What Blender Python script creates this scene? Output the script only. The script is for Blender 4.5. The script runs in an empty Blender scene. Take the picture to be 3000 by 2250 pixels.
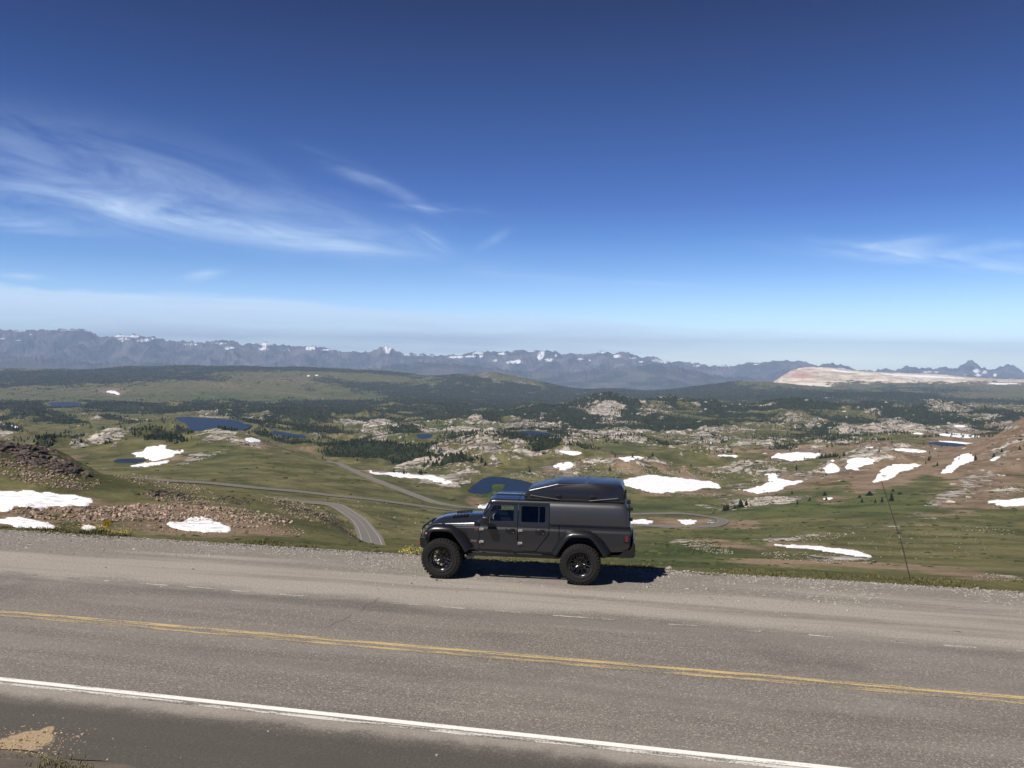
import bpy, bmesh, math, random
import numpy as np
from mathutils import Vector, Matrix
from mathutils.geometry import delaunay_2d_cdt, tessellate_polygon

SC = bpy.context.scene
COL = SC.collection
R = math.radians

# ------------------------------------------------------------------ camera
F = 2428.0                 # focal length in photo pixels (3000 wide)
H = 5.6                    # eye height above the road
PITCH = math.atan((1125.0 - 1045.0) / F)
ROLL = R(0.6)
w_ = np.array([0.0, math.cos(PITCH), -math.sin(PITCH)])
u0 = np.array([0.0, math.sin(PITCH), math.cos(PITCH)])
r0 = np.array([1.0, 0.0, 0.0])
r_ = math.cos(ROLL) * r0 + math.sin(ROLL) * u0
u_ = math.cos(ROLL) * u0 - math.sin(ROLL) * r0
cam_d = bpy.data.cameras.new('camera')
cam = bpy.data.objects.new('camera', cam_d)
COL.objects.link(cam)
m = Matrix(((r_[0], u_[0], -w_[0], 0), (r_[1], u_[1], -w_[1], 0), (r_[2], u_[2], -w_[2], H), (0, 0, 0, 1)))
cam.matrix_world = m
cam_d.sensor_width = 36.0
cam_d.lens = 36.0 * F / 3000.0
cam_d.clip_start = 0.1
cam_d.clip_end = 200000.0
SC.camera = cam

# ------------------------------------------------------------------ sun, sky, exposure
SUN_EL = R(54.0)
SUN_DIR = np.array([-0.75, -0.66])           # where the sun stands, horizontally (behind left)
SUN_DIR = SUN_DIR / np.linalg.norm(SUN_DIR)
sd = bpy.data.lights.new('sun', 'SUN')
sd.energy = 4.3
sd.angle = R(0.5)
sd.color = (1.0, 0.95, 0.87)
sun = bpy.data.objects.new('sun', sd)
COL.objects.link(sun)
sv = Vector((SUN_DIR[0] * math.cos(SUN_EL), SUN_DIR[1] * math.cos(SUN_EL), math.sin(SUN_EL)))
sun.rotation_euler = sv.to_track_quat('Z', 'Y').to_euler()
sun.location = (0, 0, 50)

world = bpy.data.worlds.new('World')
SC.world = world
world.use_nodes = True
SC.view_settings.view_transform = 'Standard'
SC.view_settings.look = 'None'
SC.view_settings.exposure = 0.45
SC.view_settings.gamma = 1.0
SC.cycles.volume_bounces = 0
SC.cycles.max_bounces = 5
SC.cycles.transparent_max_bounces = 12
SC.cycles.use_denoising = True


class NT:
    """small helper to write node trees"""
    def __init__(s, tree):
        s.t = tree; s.n = tree.nodes; s.l = tree.links

    def node(s, typ, **kw):
        nd = s.n.new(typ)
        for k, v in kw.items():
            if k == 'ins':
                for a, b in v.items():
                    s.put(nd.inputs[a], b)
            else:
                setattr(nd, k, v)
        return nd

    def put(s, sock, v):
        if isinstance(v, bpy.types.NodeSocket):
            s.l.new(v, sock)
        elif v is not None:
            if isinstance(v, (tuple, list)) and sock.type == 'RGBA' and len(v) == 3:
                v = (*v, 1.0)
            sock.default_value = v

    def math(s, op, a, b=None, c=None, clamp=False):
        nd = s.n.new('ShaderNodeMath'); nd.operation = op; nd.use_clamp = clamp
        s.put(nd.inputs[0], a)
        if b is not None: s.put(nd.inputs[1], b)
        if c is not None: s.put(nd.inputs[2], c)
        return nd.outputs[0]

    def mix(s, f, a, b, blend='MIX'):
        nd = s.n.new('ShaderNodeMix'); nd.data_type = 'RGBA'; nd.blend_type = blend
        s.put(nd.inputs[0], f); s.put(nd.inputs[6], a); s.put(nd.inputs[7], b)
        return nd.outputs[2]

    def noise(s, vec, scale, detail=4, rough=0.55, dist=0.0, lac=2.0):
        nd = s.n.new('ShaderNodeTexNoise')
        if vec is not None: s.l.new(vec, nd.inputs['Vector'])
        nd.inputs['Scale'].default_value = scale
        nd.inputs['Detail'].default_value = detail
        nd.inputs['Roughness'].default_value = rough
        nd.inputs['Distortion'].default_value = dist
        nd.inputs['Lacunarity'].default_value = lac
        return nd.outputs['Fac']

    def voro(s, vec, scale, feature='F1', rand=1.0, out='Distance'):
        nd = s.n.new('ShaderNodeTexVoronoi'); nd.feature = feature
        if vec is not None: s.l.new(vec, nd.inputs['Vector'])
        nd.inputs['Scale'].default_value = scale
        nd.inputs['Randomness'].default_value = rand
        return nd.outputs[out]

    def mapr(s, v, a, b, c=0.0, d=1.0, smooth=True):
        nd = s.n.new('ShaderNodeMapRange')
        nd.interpolation_type = 'SMOOTHSTEP' if smooth else 'LINEAR'
        s.put(nd.inputs['Value'], v)
        for k, q in (('From Min', a), ('From Max', b), ('To Min', c), ('To Max', d)):
            s.put(nd.inputs[k], q)
        return nd.outputs['Result']

    def mapping(s, vec, loc=(0, 0, 0), rot=(0, 0, 0), scale=(1, 1, 1)):
        nd = s.n.new('ShaderNodeMapping')
        s.l.new(vec, nd.inputs['Vector'])
        nd.inputs['Location'].default_value = loc
        nd.inputs['Rotation'].default_value = rot
        nd.inputs['Scale'].default_value = scale
        return nd.outputs[0]

    def bump(s, h, strength=0.5, dist=0.05):
        nd = s.n.new('ShaderNodeBump')
        nd.inputs['Strength'].default_value = strength
        nd.inputs['Distance'].default_value = dist
        s.put(nd.inputs['Height'], h)
        return nd.outputs[0]


def new_mat(name):
    mt = bpy.data.materials.new(name); mt.use_nodes = True
    t = NT(mt.node_tree)
    b = mt.node_tree.nodes['Principled BSDF']
    return mt, t, b


def simple_mat(name, col, rough=0.5, metal=0.0, spec=0.5, coat=0.0, noise=0.0, nscale=8.0, bump=0.0, **kw):
    mt, t, b = new_mat(name)
    b.inputs['Roughness'].default_value = rough
    b.inputs['Metallic'].default_value = metal
    b.inputs['Specular IOR Level'].default_value = spec
    b.inputs['Coat Weight'].default_value = coat
    b.inputs['Coat Roughness'].default_value = kw.get('crough', 0.06)
    tc = t.node('ShaderNodeTexCoord').outputs['Object']
    n = t.noise(tc, nscale, 5)
    lo = tuple(c * (1 - noise) for c in col); hi = tuple(min(1, c * (1 + noise)) for c in col)
    t.put(b.inputs['Base Color'], t.mix(n, lo, hi))
    if bump: t.put(b.inputs['Normal'], t.bump(n, bump, kw.get('bdist', 0.01)))
    for k, v in kw.items():
        if k in b.inputs: b.inputs[k].default_value = v
    return mt


# ---- sky with cirrus (world, directional coordinates)
def build_world():
    t = NT(world.node_tree)
    for n in list(t.n): t.n.remove(n)
    out = t.node('ShaderNodeOutputWorld')
    bg = t.node('ShaderNodeBackground')
    sky = t.node('ShaderNodeTexSky', sky_type='NISHITA')
    sky.sun_disc = False
    sky.sun_elevation = SUN_EL
    sky.sun_rotation = math.atan2(SUN_DIR[0], SUN_DIR[1])
    sky.altitude = 3300.0
    sky.air_density = 1.0
    sky.dust_density = 0.4
    sky.ozone_density = 2.5
    tc = t.node('ShaderNodeTexCoord').outputs['Generated']
    sep = t.node('ShaderNodeSeparateXYZ', ins={0: tc})
    x, y, z = sep.outputs
    yy = t.math('MAXIMUM', y, .05)
    az = t.math('DIVIDE', x, yy)            # direction of the sky seen toward the mountains
    el = t.math('DIVIDE', z, yy)
    ahead = t.mapr(y, .15, .35)

    def px(X, Y):   # photo pixel -> (azimuth, elevation) of that direction
        d = w_ + (X - 1500) / F * r_ - (Y - 1125) / F * u_
        d = d / np.linalg.norm(d)
        return d[0] / d[1], d[2] / d[1]

    def streak(X, Y, L, W, ang, amp, seed, fine=1.0, thr=0.42):
        a0, e0 = px(X, Y)
        a = R(ang)      # clockwise on the photo
        dx = t.math('SUBTRACT', az, a0); dy = t.math('SUBTRACT', el, e0)
        al = t.math('ADD', t.math('MULTIPLY', dx, math.cos(a)), t.math('MULTIPLY', dy, -math.sin(a)))
        ac = t.math('ADD', t.math('MULTIPLY', dx, math.sin(a)), t.math('MULTIPLY', dy, math.cos(a)))
        g = t.math('ADD', t.math('POWER', t.math('ABSOLUTE', t.math('DIVIDE', al, L / F)), 2.0),
                   t.math('POWER', t.math('ABSOLUTE', t.math('DIVIDE', ac, W / F)), 2.0))
        g = t.math('EXPONENT', t.math('MULTIPLY', g, -1.0))
        v = t.node('ShaderNodeCombineXYZ', ins={0: al, 1: ac, 2: seed}).outputs[0]
        v = t.mapping(v, scale=(5.0, 38.0 * fine, 1.0))
        n = t.noise(v, 1.0, 7, 0.62, 0.9)
        n = t.mapr(n, thr, 0.78)
        return t.math('MULTIPLY', t.math('MULTIPLY', g, n), amp)

    S = [streak(330, 608, 460, 52, 8, 1.15, 1.0, 0.55, .28), streak(660, 660, 330, 32, 8, 1.0, 2.0, 0.7, .28),
         streak(70, 655, 190, 26, 6, 1.1, 3.0, .8, .32), streak(1040, 510, 150, 20, 22, 0.42, 4.0, 1.0, .34), streak(1180, 572, 110, 16, 30, 0.42, 4.4, 1.0, .34),
         streak(1300, 608, 120, 13, 2, 0.75, 5.0, 1.0, .34), streak(1060, 712, 270, 34, 3, 0.85, 6.0, 1, .34), streak(1270, 705, 60, 14, 32, 0.9, 6.5, 1, .3),
         streak(595, 808, 52, 14, -10, 1.1, 7.0, 1.0, 0.25), streak(2760, 757, 340, 24, 5, 1.35, 8.0, 1.0, .30), streak(2600, 715, 150, 16, -6, 0.8, 9.0, 1, .32),
         streak(2900, 720, 160, 14, -3, 0.7, 9.2, 1, .32), streak(1440, 706, 50, 12, -32, 0.6, 9.5, 1, .32), streak(300, 500, 620, 110, 12, 0.50, 10.0, 0.5, .25), streak(800, 590, 360, 50, 14, 0.35, 10.3, .6, .3),
         streak(70, 812, 60, 9, 3, 1.0, 11.0, 1.0, 0.28), streak(1300, 770, 500, 22, 8, 0.30, 12.0, .8, .3), streak(1900, 830, 400, 8, 3, 0.25, 13.0, 0.8, 0.3)]
    c = S[0]
    for q in S[1:]:
        c = t.math('ADD', c, q)
    c = t.math('MULTIPLY', c, 0.62)
    # the low veil: a sheet of haze-cloud whose upper edge slopes down to the right
    a0, e0 = px(0, 830); a1, e1 = px(2000, 955)
    sl = (e1 - e0) / (a1 - a0)
    dl = t.math('SUBTRACT', el, t.math('ADD', t.math('MULTIPLY', t.math('SUBTRACT', az, a0), sl), e0))
    vv = t.node('ShaderNodeCombineXYZ', ins={0: az, 1: el, 2: 4.0}).outputs[0]
    vn = t.noise(t.mapping(vv, rot=(0, 0, R(3)), scale=(4.0, 26.0, 1)), 1.0, 6, .6, .6)
    vn2 = t.noise(t.mapping(vv, rot=(0, 0, R(3)), scale=(5.0, 60.0, 1)), 1.0, 6, .6, .8)
    edge = t.mapr(t.math('ADD', dl, t.math('MULTIPLY', t.math('SUBTRACT', vn, .5), .030)), 0.004, -0.004)
    veil = t.math('MULTIPLY', edge, t.math('MULTIPLY', t.mapr(vn2, .25, .7, .42, .95), t.mapr(az, .42, -.15, .25, 1.0)))
    c = t.math('ADD', c, veil)
    c = t.math('MULTIPLY', t.math('MINIMUM', c, 0.92), ahead)
    col = t.node('ShaderNodeHueSaturation', ins={'Saturation': 1.12, 'Value': 1.0, 'Hue': 0.508, 'Color': sky.outputs[0]}).outputs[0]
    col = t.mix(1.0, col, (0.80, 0.93, 1.12), 'MULTIPLY')
    # thin high-altitude air: deeper blue overhead than the sky model gives
    rmp = t.node('ShaderNodeValToRGB', ins={0: t.mapr(z, 0.0, 0.5, 0.0, 1.0, False)})
    er = rmp.color_ramp
    stops = [(0.00, (2.7, 2.4, 2.0)), (0.078, (1.90, 1.70, 1.46)), (0.20, (1.02, 1.12, 1.10)), (0.282, (0.62, 0.84, 0.96)), (0.36, (0.44, 0.62, 0.83)), (0.514, (0.29, 0.46, 0.64)), (0.79, (0.125, 0.205, 0.325)), (1.0, (0.11, 0.18, 0.29))]
    while len(er.elements) < len(stops): er.elements.new(.5)
    for e_, (p_, c_) in zip(er.elements, stops): e_.position = p_; e_.color = (*c_, 1)
    col = t.mix(1.0, col, rmp.outputs[0], 'MULTIPLY')
    # thin cloud: white that scatters sunlight, same for every ray
    cc = t.mix(c, col, (6.8, 8.5, 10.6))
    t.put(bg.inputs['Color'], cc)
    bg.inputs['Strength'].default_value = 0.085
    t.l.new(bg.outputs[0], out.inputs['Surface'])


build_world()


# ------------------------------------------------------------------ object helpers
def tag(o, label=None, cat=None, group=None, kind=None):
    if label: o['label'] = label
    if cat: o['category'] = cat
    if group: o['group'] = group
    if kind: o['kind'] = kind
    return o


def empty(name, loc=(0, 0, 0), rz=0.0):
    o = bpy.data.objects.new(name, None)
    o.location = loc; o.rotation_euler = (0, 0, rz); o.empty_display_size = 0.3
    COL.objects.link(o)
    return o


def np_mesh(name, verts, faces, mats, parent=None, smooth=False, midx=None, attrs=None, n=None):
    """verts (N,3); faces (M,k) numpy array of triangles or quads, or a list of both"""
    me = bpy.data.meshes.new(name)
    verts = np.ascontiguousarray(verts, dtype=np.float32)
    if isinstance(faces, list):
        loops = np.concatenate([f.reshape(-1) for f in faces]).astype(np.int32)
        tot = np.concatenate([np.full(len(f), f.shape[1], np.int32) for f in faces])
    else:
        loops = faces.reshape(-1).astype(np.int32)
        tot = np.full(len(faces), faces.shape[1], np.int32)
    start = np.concatenate([[0], np.cumsum(tot)[:-1]]).astype(np.int32)
    me.vertices.add(len(verts)); me.vertices.foreach_set('co', verts.reshape(-1))
    me.loops.add(len(loops)); me.loops.foreach_set('vertex_index', loops)
    me.polygons.add(len(tot)); me.polygons.foreach_set('loop_start', start)
    me.polygons.foreach_set('loop_total', tot)
    if midx is not None: me.polygons.foreach_set('material_index', midx.astype(np.int32))
    me.polygons.foreach_set('use_smooth', np.full(len(tot), smooth))
    me.update(calc_edges=True)
    me.validate()
    if not isinstance(mats, (list, tuple)): mats = [mats]
    for mt in mats: me.materials.append(mt)
    if attrs:
        for k, arr in attrs.items():
            a = me.color_attributes.new(k, 'FLOAT_COLOR', 'POINT')
            a.data.foreach_set('color', np.ascontiguousarray(arr, dtype=np.float32).reshape(-1))
    o = bpy.data.objects.new(name, me)
    if parent is not None: o.parent = parent
    COL.objects.link(o)
    return o


def bm_obj(name, bm, mt, parent=None, smooth=False, recalc=True):
    if recalc: bmesh.ops.recalc_face_normals(bm, faces=bm.faces[:])
    me = bpy.data.meshes.new(name)
    bm.to_mesh(me); bm.free()
    for q in (mt if isinstance(mt, (list, tuple)) else [mt]): me.materials.append(q)
    if smooth:
        me.polygons.foreach_set('use_smooth', [True] * len(me.polygons))
    o = bpy.data.objects.new(name, me)
    if parent is not None: o.parent = parent
    COL.objects.link(o)
    return o


# ------------------------------------------------------------------ numpy value noise
_rs = np.random.RandomState(7)
_LAT = _rs.rand(256, 256).astype(np.float64)


def vnoise(x, y):
    xi = np.floor(x).astype(np.int64); yi = np.floor(y).astype(np.int64)
    fx = x - xi; fy = y - yi
    fx = fx * fx * fx * (fx * (fx * 6 - 15) + 10); fy = fy * fy * fy * (fy * (fy * 6 - 15) + 10)
    a = _LAT[xi & 255, yi & 255]; b = _LAT[(xi + 1) & 255, yi & 255]
    c = _LAT[xi & 255, (yi + 1) & 255]; d = _LAT[(xi + 1) & 255, (yi + 1) & 255]
    return (a * (1 - fx) + b * fx) * (1 - fy) + (c * (1 - fx) + d * fx) * fy


def fbm(x, y, wl, octv=4, gain=0.5, seed=0.0, ridged=False):
    s = 0.0; amp = 1.0; tot = 0.0; fr = 1.0 / wl
    for i in range(octv):
        ca, sa = math.cos(0.6 * i + seed), math.sin(0.6 * i + seed)
        X = (x * ca - y * sa) * fr + 17.3 * i + seed * 13.7; Y = (x * sa + y * ca) * fr + 5.1 * i - seed * 7.9
        n = vnoise(X, Y) * 2 - 1
        if ridged: n = 1 - 2 * np.abs(n)
        s = s + n * amp; tot += amp; amp *= gain; fr *= 2.03
    return s / tot


def sstep(a, b, x):
    t = np.clip((x - a) / (b - a), 0, 1)
    return t * t * (3 - 2 * t)


def ray(X, Y):
    """photo pixel -> (u = X/Y, s = drop per metre forward)"""
    cx = (np.asarray(X, float) - 1500) / F; cy = -(np.asarray(Y, float) - 1125) / F
    dx = w_[0] + cx * r_[0] + cy * u_[0]
    dy = w_[1] + cx * r_[1] + cy * u_[1]
    dz = w_[2] + cx * r_[2] + cy * u_[2]
    return dx / dy, -dz / dy


def project(P):
    P = np.asarray(P, float) - np.array([0, 0, H])
    d = P @ w_
    return 1500 + F * (P @ r_) / d, 1125 - F * (P @ u_) / d


def on_plane(X, Y, z=0.0):
    u, s = ray(X, Y)
    yy = (H - z) / s
    return u * yy, yy
# ------------------------------------------------------------------ terrain
QS = 0.205
QN = math.sqrt(1 + QS * QS)


def road_q(X, Y):                      # distance across the near road, metres, from the viewer's side
    return (Y + QS * X) / QN


EDGE_Q = 22.0                          # where the gravel pull-out ends and the slope drops away

# rows of the valley as the eye sees them: distance -> (photo x, photo y) along that distance
ROWS = {
    30:  [(-700, 1660), (3700, 1720)],
    40:  [(-700, 1640), (0, 1640), (1500, 1665), (3000, 1710), (3700, 1720)],
    60:  [(-700, 1580), (0, 1592), (750, 1612), (1500, 1650), (2000, 1675), (3000, 1707), (3700, 1715)],
    90:  [(-700, 1560), (0, 1568), (400, 1578), (750, 1590), (1100, 1612), (1500, 1635), (2000, 1660), (2600, 1680), (3700, 1700)],
    120: [(-700, 1500), (0, 1522), (250, 1545), (400, 1548), (750, 1560), (1100, 1606), (1500, 1626), (2000, 1645), (2600, 1662), (3700, 1690)],
    160: [(-700, 1420), (0, 1440), (150, 1448), (400, 1468), (750, 1500), (950, 1535), (1100, 1602), (1500, 1620), (2000, 1632), (2600, 1648), (3700, 1670)],
    200: [(-700, 1300), (0, 1345), (150, 1368), (270, 1398), (400, 1424), (600, 1452), (750, 1475), (950, 1522), (1040, 1585), (1100, 1602), (1500, 1610), (2000, 1618), (2600, 1630), (3700, 1650)],
    225: [(-700, 1250), (0, 1296), (120, 1318), (200, 1340), (262, 1375), (300, 1392), (400, 1404), (600, 1432), (750, 1450), (860, 1474), (950, 1508), (1020, 1552), (1060, 1594), (1100, 1600), (1500, 1604), (2000, 1612), (2600, 1622), (3700, 1640)],
    260: [(-700, 1330), (0, 1400), (270, 1420), (400, 1430), (600, 1445), (800, 1475), (950, 1515), (1060, 1575), (1120, 1588), (1500, 1598), (2000, 1600), (2600, 1606), (3700, 1620)],
    310: [(-700, 1420), (0, 1450), (400, 1468), (600, 1478), (800, 1492), (950, 1520), (1060, 1565), (1500, 1590), (2000, 1590), (2600, 1590), (3700, 1600)],
    375: [(-700, 1430), (0, 1450), (400, 1462), (700, 1470), (820, 1476), (950, 1500), (1070, 1548), (1300, 1570), (1500, 1575), (2000, 1575), (2600, 1570), (3700, 1575)],
    450: [(-700, 1425), (0, 1440), (400, 1452), (700, 1460), (820, 1462), (1000, 1490), (1200, 1535), (1500, 1560), (2000, 1560), (2600, 1545), (3700, 1545)],
    540: [(-700, 1400), (0, 1412), (480, 1418), (750, 1440), (1000, 1466), (1250, 1500), (1500, 1540), (1850, 1548), (2100, 1545), (2600, 1515), (3700, 1510)],
    620: [(-700, 1380), (0, 1392), (480, 1400), (750, 1418), (1000, 1445), (1250, 1478), (1500, 1522), (1850, 1533), (2100, 1530), (2300, 1510), (2600, 1495), (3700, 1480)],
    720: [(-700, 1362), (0, 1372), (480, 1380), (750, 1393), (1000, 1418), (1250, 1455), (1500, 1495), (1850, 1512), (2100, 1510), (2300, 1490), (2600, 1470), (3000, 1460), (3700, 1440)],
    850: [(-700, 1350), (0, 1358), (480, 1362), (750, 1367), (1000, 1394), (1150, 1415), (1300, 1435), (1450, 1458), (1850, 1480), (2100, 1480), (2300, 1465), (2600, 1447), (3000, 1430), (3700, 1390)],
    1000: [(-700, 1335), (0, 1342), (480, 1345), (750, 1342), (900, 1355), (1000, 1372), (1150, 1392), (1300, 1410), (1450, 1420), (1600, 1425), (1850, 1440), (2100, 1450), (2300, 1440), (2600, 1418), (3000, 1390), (3700, 1340)],
    1150: [(-700, 1320), (0, 1325), (300, 1330), (480, 1325), (600, 1315), (750, 1320), (900, 1342), (1000, 1362), (1150, 1382), (1300, 1395), (1450, 1395), (1600, 1395), (1850, 1408), (2100, 1430), (2300, 1415), (2600, 1390), (2850, 1362), (3000, 1330), (3700, 1200)],
    1300: [(-700, 1308), (0, 1312), (300, 1316), (450, 1308), (600, 1285), (700, 1292), (800, 1310), (900, 1335), (1000, 1365), (1150, 1380), (1300, 1378), (1450, 1375), (1600, 1372), (1850, 1380), (2100, 1405), (2300, 1385), (2600, 1362), (2800, 1335), (2900, 1312), (3000, 1285), (3700, 1130)],
    1500: [(-700, 1300), (0, 1302), (300, 1300), (450, 1288), (560, 1272), (640, 1250), (720, 1268), (800, 1302), (900, 1340), (1000, 1360), (1150, 1368), (1300, 1355), (1450, 1352), (1600, 1345), (1850, 1352), (2100, 1375), (2300, 1355), (2480, 1335), (2650, 1335), (2800, 1312), (2900, 1288), (3000, 1258), (3700, 1120)],
    1700: [(-700, 1295), (0, 1296), (200, 1296), (350, 1275), (500, 1285), (640, 1272), (800, 1305), (900, 1338), (1000, 1350), (1150, 1350), (1300, 1335), (1400, 1322), (1500, 1328), (1600, 1325), (1850, 1335), (2100, 1350), (2300, 1335), (2650, 1325), (2850, 1315), (3000, 1295), (3700, 1230)],
    2000: [(-700, 1288), (0, 1288), (200, 1285), (350, 1285), (500, 1292), (800, 1312), (1000, 1330), (1150, 1322), (1300, 1308), (1400, 1288), (1500, 1300), (1600, 1305), (1850, 1320), (2100, 1328), (2300, 1325), (2650, 1312), (3000, 1308), (3700, 1290)],
    2350: [(-700, 1278), (0, 1278), (350, 1282), (500, 1280), (800, 1300), (1000, 1310), (1150, 1300), (1300, 1278), (1400, 1266), (1500, 1282), (1620, 1293), (1850, 1302), (2100, 1308), (2300, 1305), (2650, 1296), (3000, 1290), (3700, 1280)],
    2800: [(-700, 1264), (0, 1264), (500, 1266), (700, 1268), (880, 1282), (1000, 1288), (1150, 1282), (1300, 1276), (1500, 1278), (1850, 1280), (2300, 1284), (2650, 1280), (3700, 1270)],
    3300: [(-700, 1248), (0, 1248), (500, 1246), (700, 1252), (850, 1262), (1000, 1265), (1300, 1262), (1500, 1266), (1850, 1262), (2300, 1266), (2500, 1258), (2650, 1262), (3700, 1255)],
    4000: [(-700, 1228), (0, 1228), (500, 1224), (700, 1232), (830, 1230), (1000, 1240), (1300, 1244), (1450, 1240), (1600, 1225), (1700, 1236), (1850, 1240), (2100, 1235), (2300, 1240), (2500, 1238), (2650, 1240), (3700, 1235)],
    4700: [(-700, 1214), (0, 1214), (500, 1210), (700, 1212), (830, 1205), (1000, 1222), (1300, 1226), (1450, 1218), (1600, 1190), (1700, 1205), (1780, 1175), (1850, 1200), (1960, 1205), (2100, 1210), (2300, 1205), (2500, 1215), (2650, 1220), (2780, 1210), (3000, 1222), (3700, 1215)],
    5400: [(-700, 1203), (0, 1202), (500, 1200), (800, 1198), (1000, 1206), (1300, 1208), (1500, 1206), (1650, 1200), (1700, 1180), (1770, 1158), (1800, 1160), (1870, 1190), (1960, 1178), (2050, 1186), (2200, 1190), (2330, 1176), (2430, 1188), (2560, 1198), (2650, 1205), (2780, 1184), (2860, 1198), (3000, 1196), (3700, 1195)],
    6300: [(-700, 1190), (0, 1190), (500, 1188), (1000, 1188), (1300, 1190), (1500, 1195), (1700, 1205), (1850, 1205), (2100, 1202), (2400, 1204), (2600, 1208), (2800, 1205), (3000, 1198), (3700, 1195)],
    7500: [(-700, 1170), (0, 1170), (500, 1172), (800, 1175), (1000, 1172), (1300, 1176), (1500, 1186), (1700, 1195), (2000, 1192), (2300, 1185), (2500, 1182), (2800, 1188), (3700, 1185)],
    9000: [(-700, 1142), (0, 1142), (300, 1145), (800, 1150), (1100, 1158), (1300, 1162), (1500, 1172), (1700, 1178), (2000, 1172), (2250, 1165), (2400, 1155), (2650, 1152), (2800, 1172), (3000, 1178), (3700, 1175)],
    10500: [(-700, 1112), (0, 1112), (300, 1110), (700, 1108), (1000, 1125), (1200, 1130), (1400, 1135), (1600, 1158), (1800, 1160), (2000, 1160), (2150, 1150), (2400, 1150), (2700, 1158), (2900, 1160), (3700, 1158)],
    12500: [(-700, 1088), (0, 1088), (300, 1085), (600, 1082), (900, 1090), (1100, 1100), (1200, 1112), (1330, 1096), (1450, 1093), (1520, 1106), (1600, 1124), (1680, 1141), (1800, 1143), (1900, 1150), (2050, 1132), (2170, 1114), (2300, 1122), (2400, 1135), (2700, 1140), (2900, 1145), (3700, 1140)],
    14000: [(-700, 1082), (0, 1083), (130, 1080), (250, 1089), (340, 1076), (560, 1072), (750, 1075), (1000, 1079), (1150, 1087), (1250, 1104), (1350, 1100), (1500, 1120), (1650, 1144), (1800, 1139), (1900, 1149), (2050, 1145), (2180, 1128), (2255, 1128), (2290, 1143), (2340, 1146), (2410, 1142), (2450, 1130), (2600, 1126), (2800, 1128), (3000, 1130), (3700, 1130)],
    16000: [(-700, 1110), (800, 1105), (1200, 1125), (1650, 1160), (2000, 1165), (2250, 1142), (2280, 1108), (2325, 1078), (2345, 1076), (2420, 1076), (2500, 1088), (2620, 1094), (2760, 1098), (2870, 1110), (3000, 1114), (3700, 1118)],
    19000: [(-700, 1140), (1000, 1150), (2000, 1170), (2300, 1130), (2400, 1110), (2600, 1112), (3000, 1125), (3700, 1125)],
}
U0, U1 = -1.25, 1.25
Y0T, Y1T = 10.5, 19000.0
UU = np.concatenate([np.linspace(U0, -0.70, 100)[:-1], np.linspace(-0.70, 0.70, 1500), np.linspace(0.70, U1, 100)[1:]])
NU = len(UU)
_IU = np.arange(NU, dtype=float)


def uidx(u): return np.interp(u, UU, _IU)


def uat(i): return np.interp(i, _IU, UU)


NY = 1340
YY = np.exp(np.linspace(math.log(Y0T), math.log(Y1T), NY))
LY = np.log(YY)


def gauss1(a, sig, axis):
    rad = int(3 * sig + 1)
    k = np.exp(-0.5 * (np.arange(-rad, rad + 1) / sig) ** 2); k /= k.sum()
    pad = [(0, 0), (0, 0)]; pad[axis] = (rad, rad)
    b = np.pad(a, pad, mode='edge')
    out = np.zeros_like(a)
    for i, w in enumerate(k):
        sl = [slice(None), slice(None)]; sl[axis] = slice(i, i + a.shape[axis])
        out += w * b[tuple(sl)]
    return out


keys = sorted(ROWS)
tab = []
for k in keys:
    pts = np.array(ROWS[k], float)
    uu, ss = ray(pts[:, 0], pts[:, 1])
    tab.append(np.interp(UU, uu, ss))
tab = gauss1(np.array(tab), 14, 1)
lk = np.log(np.array(keys, float))
S = np.empty((NY, NU))
idx = np.clip(np.searchsorted(lk, LY) - 1, 0, len(lk) - 2)
# Catmull-Rom along distance
for j in range(NY):
    i = idx[j]
    t = np.clip((LY[j] - lk[i]) / (lk[i + 1] - lk[i]), 0, 1)
    p1, p2 = tab[i], tab[i + 1]
    h = lk[i + 1] - lk[i]
    m1 = (tab[i + 1] - tab[i - 1]) / (lk[i + 1] - lk[i - 1]) * h if i > 0 else (p2 - p1)
    m2 = (tab[i + 2] - tab[i]) / (lk[i + 2] - lk[i]) * h if i + 2 < len(lk) else (p2 - p1)
    m1 = m1 * 0.6; m2 = m2 * 0.6
    S[j] = (2 * t ** 3 - 3 * t ** 2 + 1) * p1 + (t ** 3 - 2 * t ** 2 + t) * m1 + (-2 * t ** 3 + 3 * t ** 2) * p2 + (t ** 3 - t ** 2) * m2
YG = np.repeat(YY[:, None], NU, 1)
UG = np.repeat(UU[None, :], NY, 0)
XG = UG * YG
Z = H - S * YG


# image position of every ground point (to know what grows there)
def ground_px():
    return project(np.stack([XG, YG, Z], -1))


PXG, PYG = ground_px()


def ell(cx, cy, rx, ry, ang=0.0, amp=1.0, p=2.0, y0=None, y1=None):
    """soft ellipse region of the land, given by where the eye finds it; y0,y1 limit distance"""
    a = R(ang)
    dx = PXG - cx; dy = PYG - cy
    A = (dx * math.cos(a) + dy * math.sin(a)) / rx
    B = (-dx * math.sin(a) + dy * math.cos(a)) / ry
    g = amp * np.exp(-(A * A + B * B) ** (p / 2))
    if y0 is not None: g = g * (YG > y0)
    if y1 is not None: g = g * (YG < y1)
    return g


N1 = fbm(XG, YG, 420.0, 5, 0.55, 1.0)
N2 = fbm(XG, YG, 90.0, 5, 0.55, 2.0)
N3 = fbm(XG, YG, 14.0, 4, 0.55, 3.0)
NB = fbm(XG, YG * 0.45, 900.0, 5, 0.6, 4.0)

rock = np.zeros_like(Z); bare = np.zeros_like(Z); wood = np.zeros_like(Z); lush = np.zeros_like(Z)
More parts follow.
